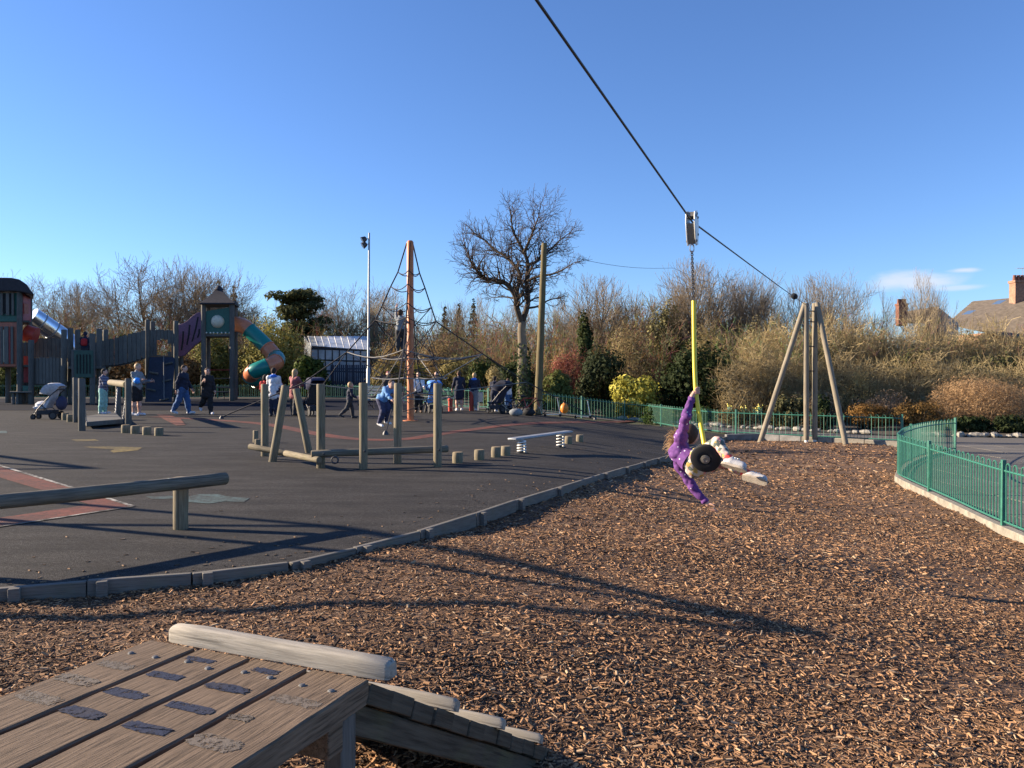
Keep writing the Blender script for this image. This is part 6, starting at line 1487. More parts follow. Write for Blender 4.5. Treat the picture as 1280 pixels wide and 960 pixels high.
# ------------------------------------------------------------------ pushchairs
def buggy(g, ang, fab, hood, label, sc=1.0, rider=None):
    t = thing('pushchair', label, 'pushchair', g); d = Vector((math.cos(ang), math.sin(ang), 0)); sd = Vector((-d.y, d.x, 0)); U = Vector((0, 0, 1))
    def q(f, s, u): return g + (d * f + sd * s + U * u) * sc
    for f, s, r in ((-.36, .24, .14), (-.36, -.24, .14), (.36, .16, .09), (.36, -.16, .09)):
        w = obj('wheel', MB().tube([q(f, s, r) + (d * math.cos(a) + U * math.sin(a)) * (r * .85 * sc) for a in np.linspace(0, 2 * math.pi, 17)[:-1]], .026 * sc, 6, closed=True), 'black_rubber', t)
        obj('hub', MB().lathe([(r * .7 * sc, -.012), (r * .7 * sc, .012)], q(f, s, r), 10, sd), 'dark_steel', w)
    fr = MB()
    for s in (-.22, .22): fr.tube([q(-.36, s, .14), q(.05, s, .5), q(.36, s * .7, .12)], .016, 6).tube([q(.2, s, .32), q(-.25, s, .8), q(-.52, s, 1.02)], .016, 6)
    fr.tube([q(-.52, .22, 1.02), q(-.55, 0, 1.03), q(-.52, -.22, 1.02)], .02, 6).tube([q(.3, .2, .25), q(.42, 0, .25), q(.3, -.2, .25)], .015, 6)
    obj('frame', fr, 'dark_steel', t)
    obj('seat', MB().prism([q(.28, -.2, .34), q(.36, -.2, .42), q(0, -.2, .5), q(-.32, -.2, 1.0), q(-.38, -.2, .96), q(-.1, -.2, .38)], sd * (.4 * sc)), fab, t, bevel=.02)
    hp = [q(-.36 + .06, 0, .82) + (d * (math.cos(a) * .40) + U * (math.sin(a) * .40)) * sc for a in np.linspace(0.15, 2.3, 9)]
    mb = MB(); n = len(hp)
    for k, p in enumerate(hp):
        mb.v += [tuple(p - sd * .23 * sc), tuple(p - sd * .16 * sc + U * .02), tuple(p + sd * .16 * sc + U * .02), tuple(p + sd * .23 * sc)]
    for k in range(n - 1):
        for j in range(3): mb.f.append((k * 4 + j, k * 4 + j + 1, k * 4 + 5 + j, k * 4 + 4 + j))
    c0_ = len(mb.v); mb.v += [tuple(q(-.30, -.23, .82)), tuple(q(-.30, .23, .82))]
    for k in range(n - 1): mb.f += [(k * 4, k * 4 + 4, c0_), (k * 4 + 3, c0_ + 1, k * 4 + 7)]
    ho = obj('hood', mb, hood, t, 60); so = ho.modifiers.new('thick', 'SOLIDIFY'); so.thickness = 0.015
    obj('basket', MB().prism([q(-.32, -.2, .16), q(.25, -.2, .16), q(.2, -.2, .30), q(-.32, -.2, .32)], sd * (.4 * sc)), 'cloth_charcoal', t, bevel=.02)
    return t, q, d, sd
by, q, d, sd = buggy(G(58, 524), math.pi, 'cloth_pale_grey', 'cloth_pale_grey', 'pale grey pushchair with a big hood standing before the slatted deck', 0.95)
obj('changing_bag', MB().ball(q(-.52, 0, .55), (.16, .2, .24), 10), 'cloth_indigo', by)
obj('blanket', MB().ball(q(.12, 0, .48), (.24, .19, .14), 10), 'cloth_white', by)
buggy(G(390, 519.5), 2.2, 'cloth_charcoal', 'cloth_indigo', 'dark blue pushchair held by the woman in the mauve coat', 1.1)
buggy(G(540, 516), 2.0, 'cloth_buggy_blue', 'cloth_buggy_blue', 'bright blue pushchair right of the orange mast', 1.0)
buggy(G(622, 516.5), 2.6, 'cloth_navy', 'cloth_navy', 'navy pushchair beside the person in the white hoodie', 1.0)
# ------------------------------------------------------------------ people
def surface_net(Fd, org, vox):
    s = Fd < 0; nx, ny, nz = Fd.shape
    cor = [(i, j, k) for i in (0, 1) for j in (0, 1) for k in (0, 1)]
    sl = lambda A, c: A[c[0]:nx - 1 + c[0], c[1]:ny - 1 + c[1], c[2]:nz - 1 + c[2]]
    cnt = sum(sl(s, c).astype(np.int8) for c in cor); act = (cnt > 0) & (cnt < 8)
    idx = np.full(act.shape, -1, np.int64); idx[act] = np.arange(act.sum()); I = np.argwhere(act)
    acc = np.zeros((len(I), 3)); w = np.zeros(len(I))
    for a in cor:
        for b_ in cor:
            if a < b_ and sum(x != y for x, y in zip(a, b_)) == 1:
                fa, fb = sl(Fd, a)[act], sl(Fd, b_)[act]; m = (fa < 0) != (fb < 0); t = np.where(m, fa / np.where(m, fa - fb, 1), 0)
                acc += (np.array(a) + t[:, None] * (np.array(b_) - np.array(a))) * m[:, None]; w += m
    V = (I + acc / w[:, None]) * vox + org; Q = []
    for ax in range(3):
        u, v = [(1, 2), (2, 0), (0, 1)][ax]; A = np.take(s, range(0, s.shape[ax] - 1), ax); B = np.take(s, range(1, s.shape[ax]), ax); E = np.argwhere(A != B)
        E = E[(E[:, u] > 0) & (E[:, v] > 0) & (E[:, u] < act.shape[u]) & (E[:, v] < act.shape[v])]
        fl = A[tuple(E.T)]; du = np.eye(3, dtype=int)[u]; dv_ = np.eye(3, dtype=int)[v]
        q = np.stack([idx[tuple((E - du - dv_).T)], idx[tuple((E - dv_).T)], idx[tuple(E.T)], idx[tuple((E - du).T)]], 1); q[~fl] = q[~fl][:, ::-1]; Q.append(q)
    return V, np.concatenate(Q)
def sdf(prims, vox, k=0.03):
    """prims: ('c', a, b, ra, rb) tapered capsule or ('e', centre, radii, 3x3 or None) ellipsoid"""
    lo = np.full(3, 1e9); hi = -lo
    for p in prims:
        if p[0] == 'c':
            for q, r in ((p[1], p[3]), (p[2], p[4])): lo = np.minimum(lo, np.array(q) - r); hi = np.maximum(hi, np.array(q) + r)
        else: lo = np.minimum(lo, np.array(p[1]) - max(p[2])); hi = np.maximum(hi, np.array(p[1]) + max(p[2]))
    lo -= 3 * vox + k * 0.5; hi += 3 * vox + k * 0.5; n = np.ceil((hi - lo) / vox).astype(int) + 1
    G3 = np.stack(np.meshgrid(*[lo[i] + vox * np.arange(n[i]) for i in range(3)], indexing='ij'), -1); Fd = np.full(tuple(n), 1.0)
    for p in prims:
        if p[0] == 'c':
            a, b_ = np.array(p[1]), np.array(p[2]); d = b_ - a; t = np.clip(((G3 - a) @ d) / max(1e-9, d @ d), 0, 1); D = np.linalg.norm(G3 - a - t[..., None] * d, axis=-1) - (p[3] + (p[4] - p[3]) * t)
        else:
            q = G3 - np.array(p[1]); q = q @ np.array(p[3]) if p[3] is not None else q; r = np.array(p[2]); k0 = np.linalg.norm(q / r, axis=-1); k1 = np.linalg.norm(q / (r * r), axis=-1); D = k0 * (k0 - 1) / (k1 + 1e-6)
        hh_ = np.clip(0.5 + 0.5 * (D - Fd) / k, 0, 1); Fd = D * (1 - hh_) + Fd * hh_ - k * hh_ * (1 - hh_)
    return surface_net(Fd, lo, vox)
def sdf_mesh(name, prims, vox, mat, k=0.03, extra=None, fold=0.0, ff=28.0):
    V, Q = sdf(prims, vox, k)
    if fold:   # creases in loose cloth
        e1, e2 = V[Q[:, 2]] - V[Q[:, 0]], V[Q[:, 3]] - V[Q[:, 1]]; fn = np.cross(e1, e2); vn = np.zeros_like(V)
        for j in range(4): np.add.at(vn, Q[:, j], fn)
        vn /= np.linalg.norm(vn, axis=1)[:, None] + 1e-9; x, y, z = V.T * ff
        w = np.sin(z * 1.3 + 1.7 * np.sin(x * .6) + y * .5) * .6 + np.sin(x * 1.1 - z * .9 + 1.3 * np.sin(z * .7 + y)) * .5 + np.sin(2.3 * z + 1.9 * x) * .25
        V = V + vn * (fold * (np.abs(w) - .5))[:, None]
    me_ = 0; me = bpy.data.meshes.new(name); vs_ = [tuple(v) for v in V]; fs_ = [tuple(int(i) for i in q) for q in Q]
    if extra is not None: o = len(vs_); vs_ += extra.v; fs_ += [tuple(i + o for i in f) for f in extra.f]
    me.from_pydata(vs_, [], fs_); me.validate(); fin(me, mat, 80); return me
def fingers(mb, wrist, palm_dir, side_dir, nrm, s, curl=0.5):
    """five tapered fingers rooted in a palm at wrist; side_dir points to the thumb"""
    pc = wrist + palm_dir * (0.045 * s)
    for i, L in enumerate((0.040, 0.046, 0.043, 0.034)):
        r0 = pc + palm_dir * 0.012 * s + side_dir * ((0.021 - 0.014 * i) * s); d = palm_dir.copy(); pts = [r0]
        for j in range(3): d = (d + nrm * curl * 0.55).normalized(); pts.append(pts[-1] + d * (L * s * (0.42, 0.32, 0.26)[j]))
        mb.tube(pts, [0.0062 * s, 0.006 * s, 0.0055 * s, 0.0042 * s], 6)
    r0 = wrist + palm_dir * 0.018 * s + side_dir * 0.02 * s; d = (side_dir + palm_dir * 0.7 + nrm * 0.3).normalized(); p1 = r0 + d * 0.024 * s; mb.tube([r0, p1, p1 + (palm_dir + nrm * 0.5 * curl + side_dir * .2).normalized() * 0.022 * s], [0.0078 * s, 0.0068 * s, 0.005 * s], 6)
def person(g, H, heading, label, top='navy', legs='denim', hair='brown', thigh=(8, -8), knee=(8, 12), sh=(10, -10), ab=(8, 8), el=(15, 20), lean=3, long_hair=False, shorts=False, child=False, coat=False, hat=None, shoes='white', group=None, headyaw=0, zfix=None, bag=None, hood=None, glasses=False, skirt=False):
    s = H; hs_ = 1.22 if child else 1.0
    def ry(v, a):  # rotate forward about the hips axis
        c, n_ = math.cos(math.radians(a)), math.sin(math.radians(a)); return Vector((v.x * c + v.z * n_, v.y, -v.x * n_ + v.z * c))
    pel = Vector((0, 0, .53)); up_ = lambda v: pel + ry(v - pel, lean)
    neck, headc = up_(Vector((0, 0, .835))), up_(Vector((.012, 0, .925 if not child else .915))); chest, waist = up_(Vector((0, 0, .73))), up_(Vector((0, 0, .61)))
    hw = .098 if not child else .09
    J = {}
    for i, sgn in enumerate((1, -1)):
        hip = pel + Vector((0, .05 * sgn, -.01)); kn = hip + ry(Vector((0, .004 * sgn, -.245)), -thigh[i]); an = kn + ry(Vector((0, 0, -.235)), -thigh[i] + knee[i]); fa = -thigh[i] + knee[i]
        toe = an + ry(Vector((.105, .012 * sgn, -.018)), max(-10, min(50, fa * 0.6)))
        so = up_(Vector((-.005, hw * sgn, .795))); q = math.radians(ab[i]); a = -sh[i] + lean * 0.5; e_ = so + ry(Vector((0, math.sin(q) * .165 * sgn, -.165 * math.cos(q))), a); wr = e_ + ry(Vector((0, math.sin(q) * .06 * sgn, -.14)), a - el[i]); hd_ = (wr - e_).normalized()
        J[sgn] = (hip, kn, an, toe, so, e_, wr, hd_)
    base = min(J[1][2].z, J[-1][2].z, J[1][3].z + .02, J[-1][3].z + .02) - .038
    dz = Vector((0, 0, -base)); rot = Matrix.Rotation(heading, 3, 'Z')
    T_ = lambda v: tuple(rot @ ((v + dz) * s))
    body, topP, legP, shoeP = [], [], [], {}
    th_, gi = (0.058, 0.95 if child else 1.0)
    body += [('c', T_(pel + Vector((0, .03, 0))), T_(pel - Vector((0, .03, 0))), .068 * s, .068 * s), ('c', T_(waist), T_(chest), .062 * s, .07 * s), ('c', T_(up_(Vector((0, .055, .77)))), T_(up_(Vector((0, -.055, .77)))), .05 * s, .05 * s), ('c', T_(neck - Vector((0, 0, .03))), T_(headc - Vector((0, 0, .03))), .033 * s, .032 * s)]
    hr = Matrix.Rotation(heading + math.radians(headyaw), 3, 'Z'); hM = np.array(hr)
    HC = Vector(T_(headc)); fw = hr @ Vector((1, 0, 0)); sdv = hr @ Vector((0, 1, 0)); k_ = s * hs_
    body += [('e', tuple(HC), (.054 * k_, .045 * k_, .064 * k_), hM), ('e', tuple(HC + fw * .018 * k_ - Vector((0, 0, .03 * k_))), (.036 * k_, .034 * k_, .036 * k_), hM), ('c', tuple(HC + fw * .05 * k_ + Vector((0, 0, .002 * k_))), tuple(HC + fw * .060 * k_ - Vector((0, 0, .014 * k_))), .006 * k_, .010 * k_)]
    for sg in (1, -1): body.append(('e', tuple(HC + sdv * (.046 * k_ * sg) - fw * .004 * k_), (.012 * k_, .008 * k_, .017 * k_), hM))
    fing = MB()
    for sgn in (1, -1):
        hip, kn, an, toe, so, e_, wr, hd_ = J[sgn]
        body += [('c', T_(hip), T_(kn), .056 * s, .040 * s), ('c', T_(kn), T_(kn.lerp(an, .35)), .038 * s, .040 * s), ('c', T_(kn.lerp(an, .35)), T_(an), .039 * s, .024 * s), ('c', T_(an), T_(toe), .024 * s, .018 * s), ('c', T_(so), T_(e_), .034 * s, .027 * s), ('c', T_(e_), T_(wr), .027 * s, .019 * s), ('c', T_(wr), T_(wr + hd_ * .035), .018 * s, .021 * s)]
        rd = rot @ hd_; nr_ = rot @ Vector((0, -sgn, 0)); fingers(fing, Vector(T_(wr)), rd, (rot @ Vector((1, 0, 0.2)) - rd * rd.dot(rot @ Vector((1, 0, 0.2)))).normalized(), nr_, s, 0.5)
        topP += [('c', T_(so), T_(e_), .043 * s, .036 * s), ('c', T_(e_), T_(e_.lerp(wr, .92)), .036 * s, .028 * s)]
        if shorts: legP += [('c', T_(hip), T_(hip.lerp(kn, .85)), .072 * s, .062 * s)]
        else: legP += [('c', T_(hip), T_(kn), .068 * s, .055 * s), ('c', T_(kn), T_(kn.lerp(an, .45)), .055 * s, .052 * s), ('c', T_(kn.lerp(an, .45)), T_(an), .052 * s, .040 * s)]
        shoeP[sgn] = [('c', T_(an + Vector((-.02, 0, -.012))), T_(toe), .030 * s, .026 * s), ('c', T_(an + Vector((0, 0, .0))), T_(an + Vector((0, 0, .015))), .030 * s, .029 * s)]
    topP += [('c', T_(waist - Vector((0, 0, .05))), T_(chest), .083 * s, .086 * s), ('c', T_(up_(Vector((0, .06, .765)))), T_(up_(Vector((0, -.06, .765)))), .060 * s, .060 * s), ('c', T_(pel + Vector((0, .03, .02))), T_(pel + Vector((0, -.03, .02))), .080 * s, .080 * s), ('c', T_(neck - Vector((0, 0, .025))), T_(neck + Vector((0, 0, .002))), .046 * s, .040 * s)]
    if coat: topP += [('c', T_(pel + Vector((0, .035, -.11))), T_(pel + Vector((0, -.035, -.11))), .085 * s, .085 * s), ('c', T_(pel), T_(pel - Vector((0, 0, .1))), .088 * s, .088 * s)]
    legP += [('c', T_(pel + Vector((0, .032, -.01))), T_(pel - Vector((0, .032, .01))), .075 * s, .075 * s)]
    g = Vector(g); o = thing('person', label, 'person', g, group); v_ = 0.0122 * s if not child else 0.0135 * s
    link('body', sdf_mesh('body', body, v_, 'skin', .022 * s, fing), o)
    link('top', sdf_mesh('top', topP, v_, 'cloth_' + top, .03 * s, None, .012 * s, 24 / s), o); link('shorts' if shorts else 'trousers', sdf_mesh('trousers', legP, v_, 'cloth_' + legs, .025 * s, None, .008 * s, 26 / s), o)
    for sgn in (1, -1): link('shoe', sdf_mesh('shoe', shoeP[sgn], v_, 'cloth_' + shoes, .02 * s), o)
    hp = [('e', tuple(HC - fw * .013 * k_ + Vector((0, 0, .017 * k_))), (.056 * k_, .053 * k_, .057 * k_), hM), ('e', tuple(HC - fw * .03 * k_ - Vector((0, 0, .01 * k_))), (.035 * k_, .048 * k_, .05 * k_), hM)]
    if long_hair: hp += [('c', tuple(HC - fw * .035 * k_), tuple(HC - fw * .055 * k_ - Vector((0, 0, .14 * k_))), .042 * k_, .028 * k_)]
    link('hair' if not hat else 'hat', sdf_mesh('hair', hp, v_, ('hair_' + hair) if not hat else 'cloth_' + hat, .02 * s), o)
    ey = MB()
    for sg in (1, -1): ey.ball(HC + fw * .0475 * k_ + sdv * (.018 * k_ * sg) + Vector((0, 0, .004 * k_)), (.007 * k_,) * 3, 6)
    if glasses:
        gl = MB()
        for sg in (1, -1): gl.ball(HC + fw * .052 * k_ + sdv * (.019 * k_ * sg) + Vector((0, 0, .004 * k_)), (.008 * k_, .016 * k_, .013 * k_), 8, hr)
        link('sunglasses', mesh('sunglasses', gl, 'black_rubber'), o)
    link('eyes', mesh('eyes', ey, 'eye_dark'), o)
    link('mouth', mesh('mouth', MB().ball(HC + fw * .0495 * k_ - Vector((0, 0, .034 * k_)), (.005 * k_, .014 * k_, .004 * k_), 6, hr), 'lip'), o)
    if hood: link('hood', sdf_mesh('hood', [('e', T_(neck + Vector((-.035, 0, -.015))), (.055 * s, .075 * s, .04 * s), np.array(rot))], v_, 'cloth_' + hood, .02 * s), o)
    if bag: link('backpack', sdf_mesh('backpack', [('c', T_(up_(Vector((-.10, .03, .63)))), T_(up_(Vector((-.10, .03, .74)))), .055 * s, .05 * s), ('c', T_(up_(Vector((-.10, -.03, .63)))), T_(up_(Vector((-.10, -.03, .74)))), .055 * s, .05 * s)], v_, 'cloth_' + bag, .03 * s), o)
    o['hand_r'] = tuple(Vector(g) + Vector(T_(J[-1][6] + J[-1][7] * .05))); return o
E_ = 0.0; FW = math.pi / 2   # headings: 0 faces right, FW faces away from the camera
g = G(129, 517.5); person(g, 1.68, 0.1, 'person in a navy striped top and mint trousers beside the roller log', 'striped', 'mint', 'dark', (3, -2), (4, 4), (35, 30), (5, 5), (55, 60))
g = G(171, 519.5); pm = person(g, 1.86, -0.25, 'person in a grey top and black shorts holding a bright blue ball', 'grey', 'black', 'blond', (3, -2), (3, 3), (25, 28), (6, 6), (70, 75), shorts=True)
hb_ = Vector(pm['hand_r']); q = Vector((hb_.x + 0.02, hb_.y + 0.05, hb_.z)); q = P(171.5, 476, g.y - 0.32)
bl = own('ball', MB().ball(q, 0.115, 18), 'blue_ball', q - Vector((0, 0, .115))); tag(bl, 'bright blue ball held by the person in black shorts', 'ball')
g = G(229, 517.5); person(g, 1.84, -0.15, 'person in a dark navy jumper and blue jeans walking beside the climbing wall', 'navy', 'denim', 'brown', (14, -14), (6, 18), (12, -18), (10, 10), (18, 15))
g = G(259, 518); person(g, 1.72, -0.9, 'person in a long black coat and sunglasses walking below the roofed tower', 'black', 'black', 'brown', (10, -16), (4, 45), (10, 25), (8, 8), (15, 95), coat=True, glasses=True, long_hair=True)
g = G(342, 520.5); person(g, 1.70, FW + .1, 'person in a white jacket standing by the foot of the tube slide', 'white', 'navy', 'dark', (2, -2), (3, 3), (18, 20), (8, 8), (35, 40), coat=True, hood='bright_blue', shoes='charcoal')
g = G(331.5, 519); person(g, 1.45, FW, 'person in a red jacket half hidden beside the white-jacketed person', 'red', 'navy', 'dark', (2, -2), (3, 3), (18, 20), (8, 8), (35, 40), child=True)
g = G(368, 519.5); person(g, 1.66, FW - .5, 'person in a mauve coat behind the pushchair', 'mauve', 'charcoal', 'blond', (4, -4), (4, 6), (35, 35), (8, 8), (35, 35), coat=True, long_hair=True, shoes='charcoal')
g = G(437, 523); person(g, 1.22, 0.35, 'small person in navy walking past the net ropes', 'navy', 'charcoal', 'blond', (16, -18), (8, 30), (25, 20), (10, 10), (40, 40), child=True, shoes='charcoal')
# crouching climber in light blue on the front rope of the net
q = P(477, 533, 19.6); person(q, 1.36, -0.6, 'person in a light blue jacket crouching on the low ropes of the net', 'sky_blue', 'indigo', 'brown', (40, 22), (62, 48), (62, 58), (6, 10), (12, 20), lean=42, child=True, headyaw=-25)
g = G(485, 514); person(g, 1.60, -1.2, 'person in a patterned hat standing behind the crouching person', 'charcoal', 'navy', 'brown', (2, -2), (3, 3), (20, 20), (8, 8), (40, 40), hat='mauve')
g = G(491, 511); person(g, 1.12, -1.3, 'small person in pink standing near the bench', 'pink', 'navy', 'brown', (2, -2), (3, 3), (20, 20), (8, 8), (40, 40), child=True)
q = P(500, 440, MY - 0.34); person(q, 1.32, FW - .2, 'person in a grey hoodie standing high on the net beside the orange mast', 'grey', 'charcoal', 'brown', (4, 30), (6, 55), (150, 60), (12, 4), (12, 35), lean=4, child=True, shoes='charcoal')
g = G(523, 516); person(g, 1.58, -1.4, 'person in a white padded coat right of the orange mast', 'white', 'black', 'dark', (6, -4), (4, 10), (25, 20), (8, 8), (50, 40), shoes='brown')
g = G(547, 514.5); person(g, 1.60, -1.9, 'person in black pushing the bright blue pushchair', 'black', 'black', 'dark', (4, -4), (4, 6), (40, 40), (8, 8), (30, 30), lean=8)
g = G(574, 513.5); person(g, 1.62, FW + .2, 'bareheaded person in a dark top and shorts between the red posts', 'navy', 'navy', 'brown', (3, -3), (4, 4), (20, 25), (14, 14), (20, 20), shorts=True)
g = G(592.5, 513.5); person(g, 1.55, FW - .1, 'person in a bright blue hood leaning at the taller red post', 'navy', 'grey', 'blond', (5, -3), (6, 6), (25, 25), (8, 8), (50, 50), lean=10, hood='bright_blue')
g = G(618, 514.5); person(g, 1.40, FW - .3, 'person in a navy hooded jacket by the navy pushchair', 'navy', 'navy', 'dark', (3, -3), (4, 4), (25, 25), (8, 8), (40, 40), hood='navy')
g = G(635.5, 514.5); person(g, 1.32, FW + .6, 'person in a white hoodie near the parked bicycles', 'white', 'denim', 'brown', (3, -3), (4, 4), (25, 25), (8, 8), (50, 50), hood='white')
q = P(108, 458, YA + 0.6); person(Vector((q.x, YA + .5, q.z)), 1.75, FW + .2, 'person in navy with a red backpack standing up on the tower deck', 'navy', 'charcoal', 'dark', (3, -3), (4, 4), (30, 30), (14, 14), (40, 40), bag='red', hat='navy')
q = P(226, 440, YC + 0.7); person(Vector((q.x, YC + .7, q.z)), 1.30, 0.4, 'person in a cream top peeping over the purple side of the bridge', 'cream', 'navy', 'brown', (3, -3), (4, 4), (20, 20), (8, 8), (40, 40), child=True)

# ------------------------------------------------------------------ the child swinging from the zip wire
def PP(x, y, Y): return P(x, y, Y)
handR = P(869.5, 488, YT - 0.15); wristR = P(865, 496, YT - 0.16); elbR = P(858, 520, YT - 0.18); shR = P(851, 547, YT - 0.10)
pelv = P(867, 579, 7.33); ch_ = P(848.5, 566, 7.45); nk = P(855.5, 551, 7.56); hdc = P(863.5, 543, 7.64)
shL = P(850, 583, 7.56); elbL = P(866, 609, 7.50); wrL = P(882.5, 628, 7.44)
hipR, hipL = P(872, 570, 7.28), P(868, 588, 7.33)
knR = P(897, 554, 7.05); anR = P(913, 576, 6.90); toeR = P(937, 583, 6.80)
knL = P(903, 578, 7.24); anL = P(939, 594, 6.98); toeL = P(965, 600, 6.86)
root_ = Vector((pelv.x, pelv.y, pelv.z - 0.15))
gl_ = thing('person', 'person in a purple starry jumper swinging one-handed from the zip wire seat', 'person', root_)
def L_(v): return tuple(Vector(v) - root_)
tips = MB()
# right hand: palm on the sleeve with fingers wrapped round it
palm = wristR.lerp(handR, 0.65)
bodyP = [('c', L_(pelv), L_(pelv.lerp(ch_, .5)), .082, .078), ('c', L_(pelv.lerp(ch_, .5)), L_(ch_), .078, .085), ('c', L_(shR), L_(shL), .045, .045), ('c', L_(ch_), L_(nk), .055, .036), ('c', L_(nk), L_(hdc), .034, .034),
         ('e', L_(hdc), (.082, .088, .098), None), ('c', L_(shR), L_(elbR), .040, .030), ('c', L_(elbR), L_(wristR), .030, .020), ('c', L_(wristR), L_(palm), .020, .023),
         ('c', L_(shL), L_(elbL), .040, .030), ('c', L_(elbL), L_(wrL), .030, .020), ('c', L_(wrL), L_(wrL + (wrL - elbL).normalized() * .03), .020, .023)]
fdir = (P(845, 548, 7.62) - hdc); faceD = Vector((0.75, 0.35, 0.25)).normalized()
bodyP += [('e', L_(hdc + faceD * .085 - Vector((0, 0, .012))), (.014, .014, .016), None)]
for a, b_, c in ((hipR, knR, anR), (hipL, knL, anL)):
    bodyP += [('c', L_(a), L_(b_), .064, .046), ('c', L_(b_), L_(b_.lerp(c, .35)), .044, .044), ('c', L_(b_.lerp(c, .35)), L_(c), .043, .028)]
# fingers
axis = (slv[14] - slv[12]).normalized() if len(slv) > 14 else Vector((0, 0, -1)); cs = slv[12]
cs = min(slv, key=lambda p: (p - handR).length); ax_, ay_, az_ = frame((slv[min(len(slv) - 1, slv.index(cs) + 1)] - cs)); toW = (palm - cs); toW -= az_ * toW.dot(az_); toW.normalize(); oth = az_.cross(toW)
for i in range(4):
    c = cs + Vector((0, 0, 0.033 - 0.0165 * i)); pts = []
    for a in (-1.5, -0.7, 0.1, 0.9, 1.7): pts.append(c + (-toW * math.cos(a) + oth * math.sin(a)) * 0.0315)
    tips.tube([palm + (c - cs) * .8 + (pts[0] - c) * .6] + pts, [.0095, .0092, .009, .0085, .008, .0065], 8)
tips.tube([palm - oth * .0, palm + oth * .026 + Vector((0, 0, -.012)), cs + oth * .032 + Vector((0, 0, .02)), cs - toW * .026 + oth * .02 + Vector((0, 0, .030))], [.011, .0105, .0095, .007], 8)
hdv = (wrL - elbL).normalized(); fingers(tips, wrL, hdv, Vector((0.35, -0.85, 0.3)).normalized(), Vector((.75, .2, .45)).normalized(), 1.32, .35)
tips.v = [L_(v) for v in tips.v]
link('body', sdf_mesh('body', bodyP, .0095, 'skin', .022, tips), gl_)
jm = [('c', L_(pelv.lerp(ch_, .62)), L_(ch_), .090, .100), ('c', L_(shR), L_(shL), .062, .060), ('c', L_(ch_), L_(nk.lerp(ch_, .35)), .075, .055), ('c', L_(shR), L_(elbR), .051, .042), ('c', L_(elbR), L_(elbR.lerp(wristR, .93)), .042, .032), ('c', L_(shL), L_(elbL), .050, .043), ('c', L_(elbL), L_(elbL.lerp(wrL, .93)), .043, .033)]
link('jumper', sdf_mesh('jumper', jm, .0095, 'cloth_star', .035, None, .011, 34), gl_)
hc_ = pelv.lerp(ch_, .40); hx_, hy_, hz_ = frame(ch_ - pelv); hem = MB()
hem.tube([L_(hc_ + hz_ * .05), L_(hc_), L_(hc_ - hz_ * .035), L_(hc_ - hz_ * .037), L_(hc_ + hz_ * .02)], [.098, .108, .113, .106, .100], 28, False, 0.03)
link('jumper_hem', mesh('jumper_hem', hem, 'cloth_star', 60), gl_)
lg = [('c', L_(pelv), L_(pelv.lerp(ch_, .45)), .097, .092)]
for a, b_, c in ((hipR, knR, anR), (hipL, knL, anL)): lg += [('c', L_(a), L_(b_), .078, .058), ('c', L_(b_), L_(b_.lerp(c, .72)), .055, .044)]
link('leggings', sdf_mesh('leggings', lg, .0095, 'cloth_floral', .03, None, .005, 40), gl_)
MATS['cloth_coral'] = plain('cloth_coral', (0.72, 0.060, 0.050), 0.8, 0, 0.15)
plain('trainer', (0.44, 0.43, 0.43), 0.6, 0, 0.12, 16, 0.3); plain('trainer_sole', (0.40, 0.34, 0.27), 0.8, 0, 0.18, 22, 0.4)
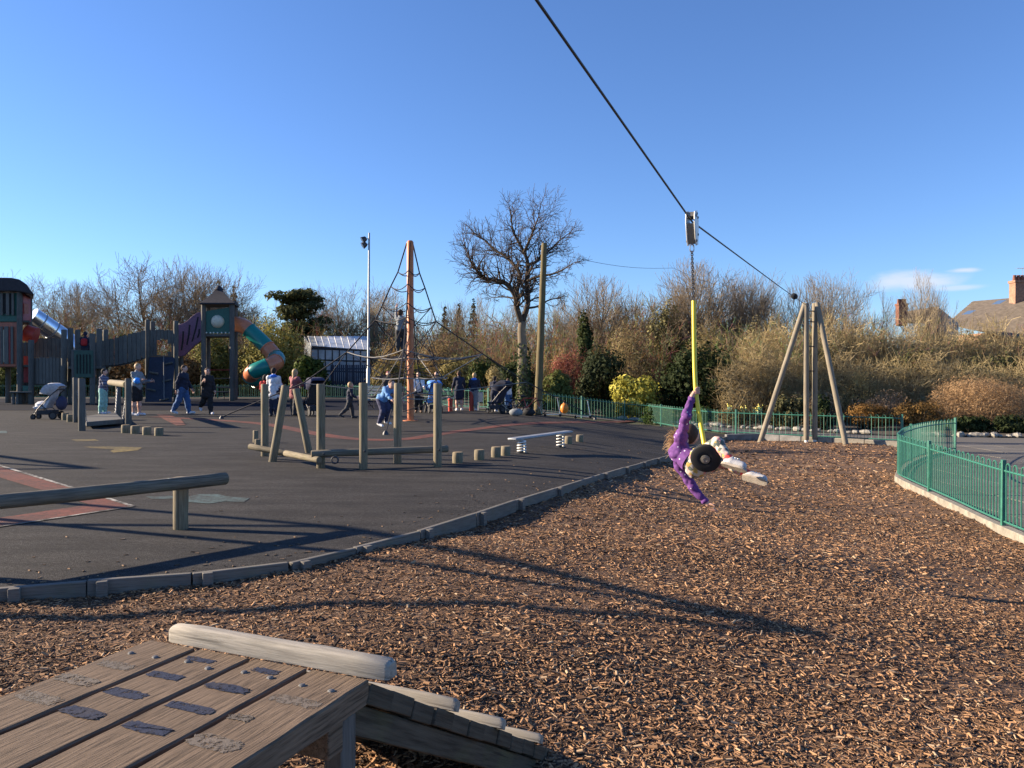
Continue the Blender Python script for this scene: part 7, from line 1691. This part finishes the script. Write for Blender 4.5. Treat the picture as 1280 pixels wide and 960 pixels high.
for kn, an, toe in ((knR, anR, toeR), (knL, anL, toeL)):
    link('sock', sdf_mesh('sock', [('c', L_(kn.lerp(an, .72)), L_(an), .042, .037)], .008, 'cloth_coral', .02), gl_)
    d = (toe - an).normalized(); shin = (an - kn).normalized(); dn = (shin - d * shin.dot(d)).normalized(); heel = an - d * .035
    sh_ = link('trainer', sdf_mesh('trainer', [('c', L_(an - d * .028 + dn * .016), L_(an + d * .125 + dn * .014), .032, .030), ('c', L_(an - dn * .004), L_(an + dn * .015), .037, .036), ('c', L_(an + d * .02 + dn * .005), L_(an + d * .11 + dn * .010), .035, .031)], .008, 'trainer', .02), gl_)
    sd_ = d.cross(dn).normalized(); mb = MB(); outl = []
    for t, w in ((-.062, .02), (-.05, .031), (-.015, .035), (.05, .032), (.10, .040), (.145, .036), (.17, .018)): outl.append((t, w))
    loop = [an + d * t + dn * .040 + sd_ * w for t, w in outl] + [an + d * t + dn * .040 - sd_ * w for t, w in outl[::-1]]
    mb.prism([L_(v) for v in loop], dn * .022); link('sole', mesh('sole', mb, 'trainer_sole', 50), sh_)
    lc_ = MB()
    for t in (.01, .035, .06): lc_.tube([L_(an + d * t - dn * .028 + sd_ * .026), L_(an + d * (t + .012) - dn * .043), L_(an + d * t - dn * .028 - sd_ * .026)], .005, 5)
    link('laces', mesh('laces', lc_, 'white_paint'), sh_)
# hair: cap plus loose strands blown to the left
rnd = random.Random(8); hb2 = -faceD
hrp = [('e', L_(hdc + hb2 * .02 + Vector((0, 0, .015))), (.092, .096, .100), None), ('c', L_(hdc + hb2 * .05), L_(P(842, 551, 7.62)), .075, .050)]
link('hair', sdf_mesh('hair', hrp, .010, 'hair_brown', .03), gl_)
st = MB()
for i in range(320):
    p = hdc + hb2 * .05 + Vector((rnd.uniform(-.05, .02), rnd.uniform(-.05, .05), rnd.uniform(-.08, .06))); e_ = P(827 + 20 * rnd.random() ** 0.6, 552 + rnd.gauss(0, 7.5), 7.6 + rnd.uniform(-.08, .08)); m_ = p.lerp(e_, rnd.uniform(.35, .65)) + rv(rnd, .045)
    st.tube([L_(p), L_(m_), L_(e_)], [.0035, .003, .0012], 3, False)
link('loose_hair', mesh('loose_hair', st, 'hair_blond', 80), gl_).__setitem__('kind', 'stuff')
fx, fy, fz = frame(faceD); ey = MB()
for sg in (-1, 1): ey.ball(L_(hdc + faceD * .080 + fx * (.03 * sg) + fy * .012), (.009,) * 3, 8)
link('eyes', mesh('eyes', ey, 'eye_dark'), gl_); link('mouth', mesh('mouth', MB().ball(L_(hdc + faceD * .082 - fy * .045), (.012, .02, .006), 8), 'lip'), gl_)
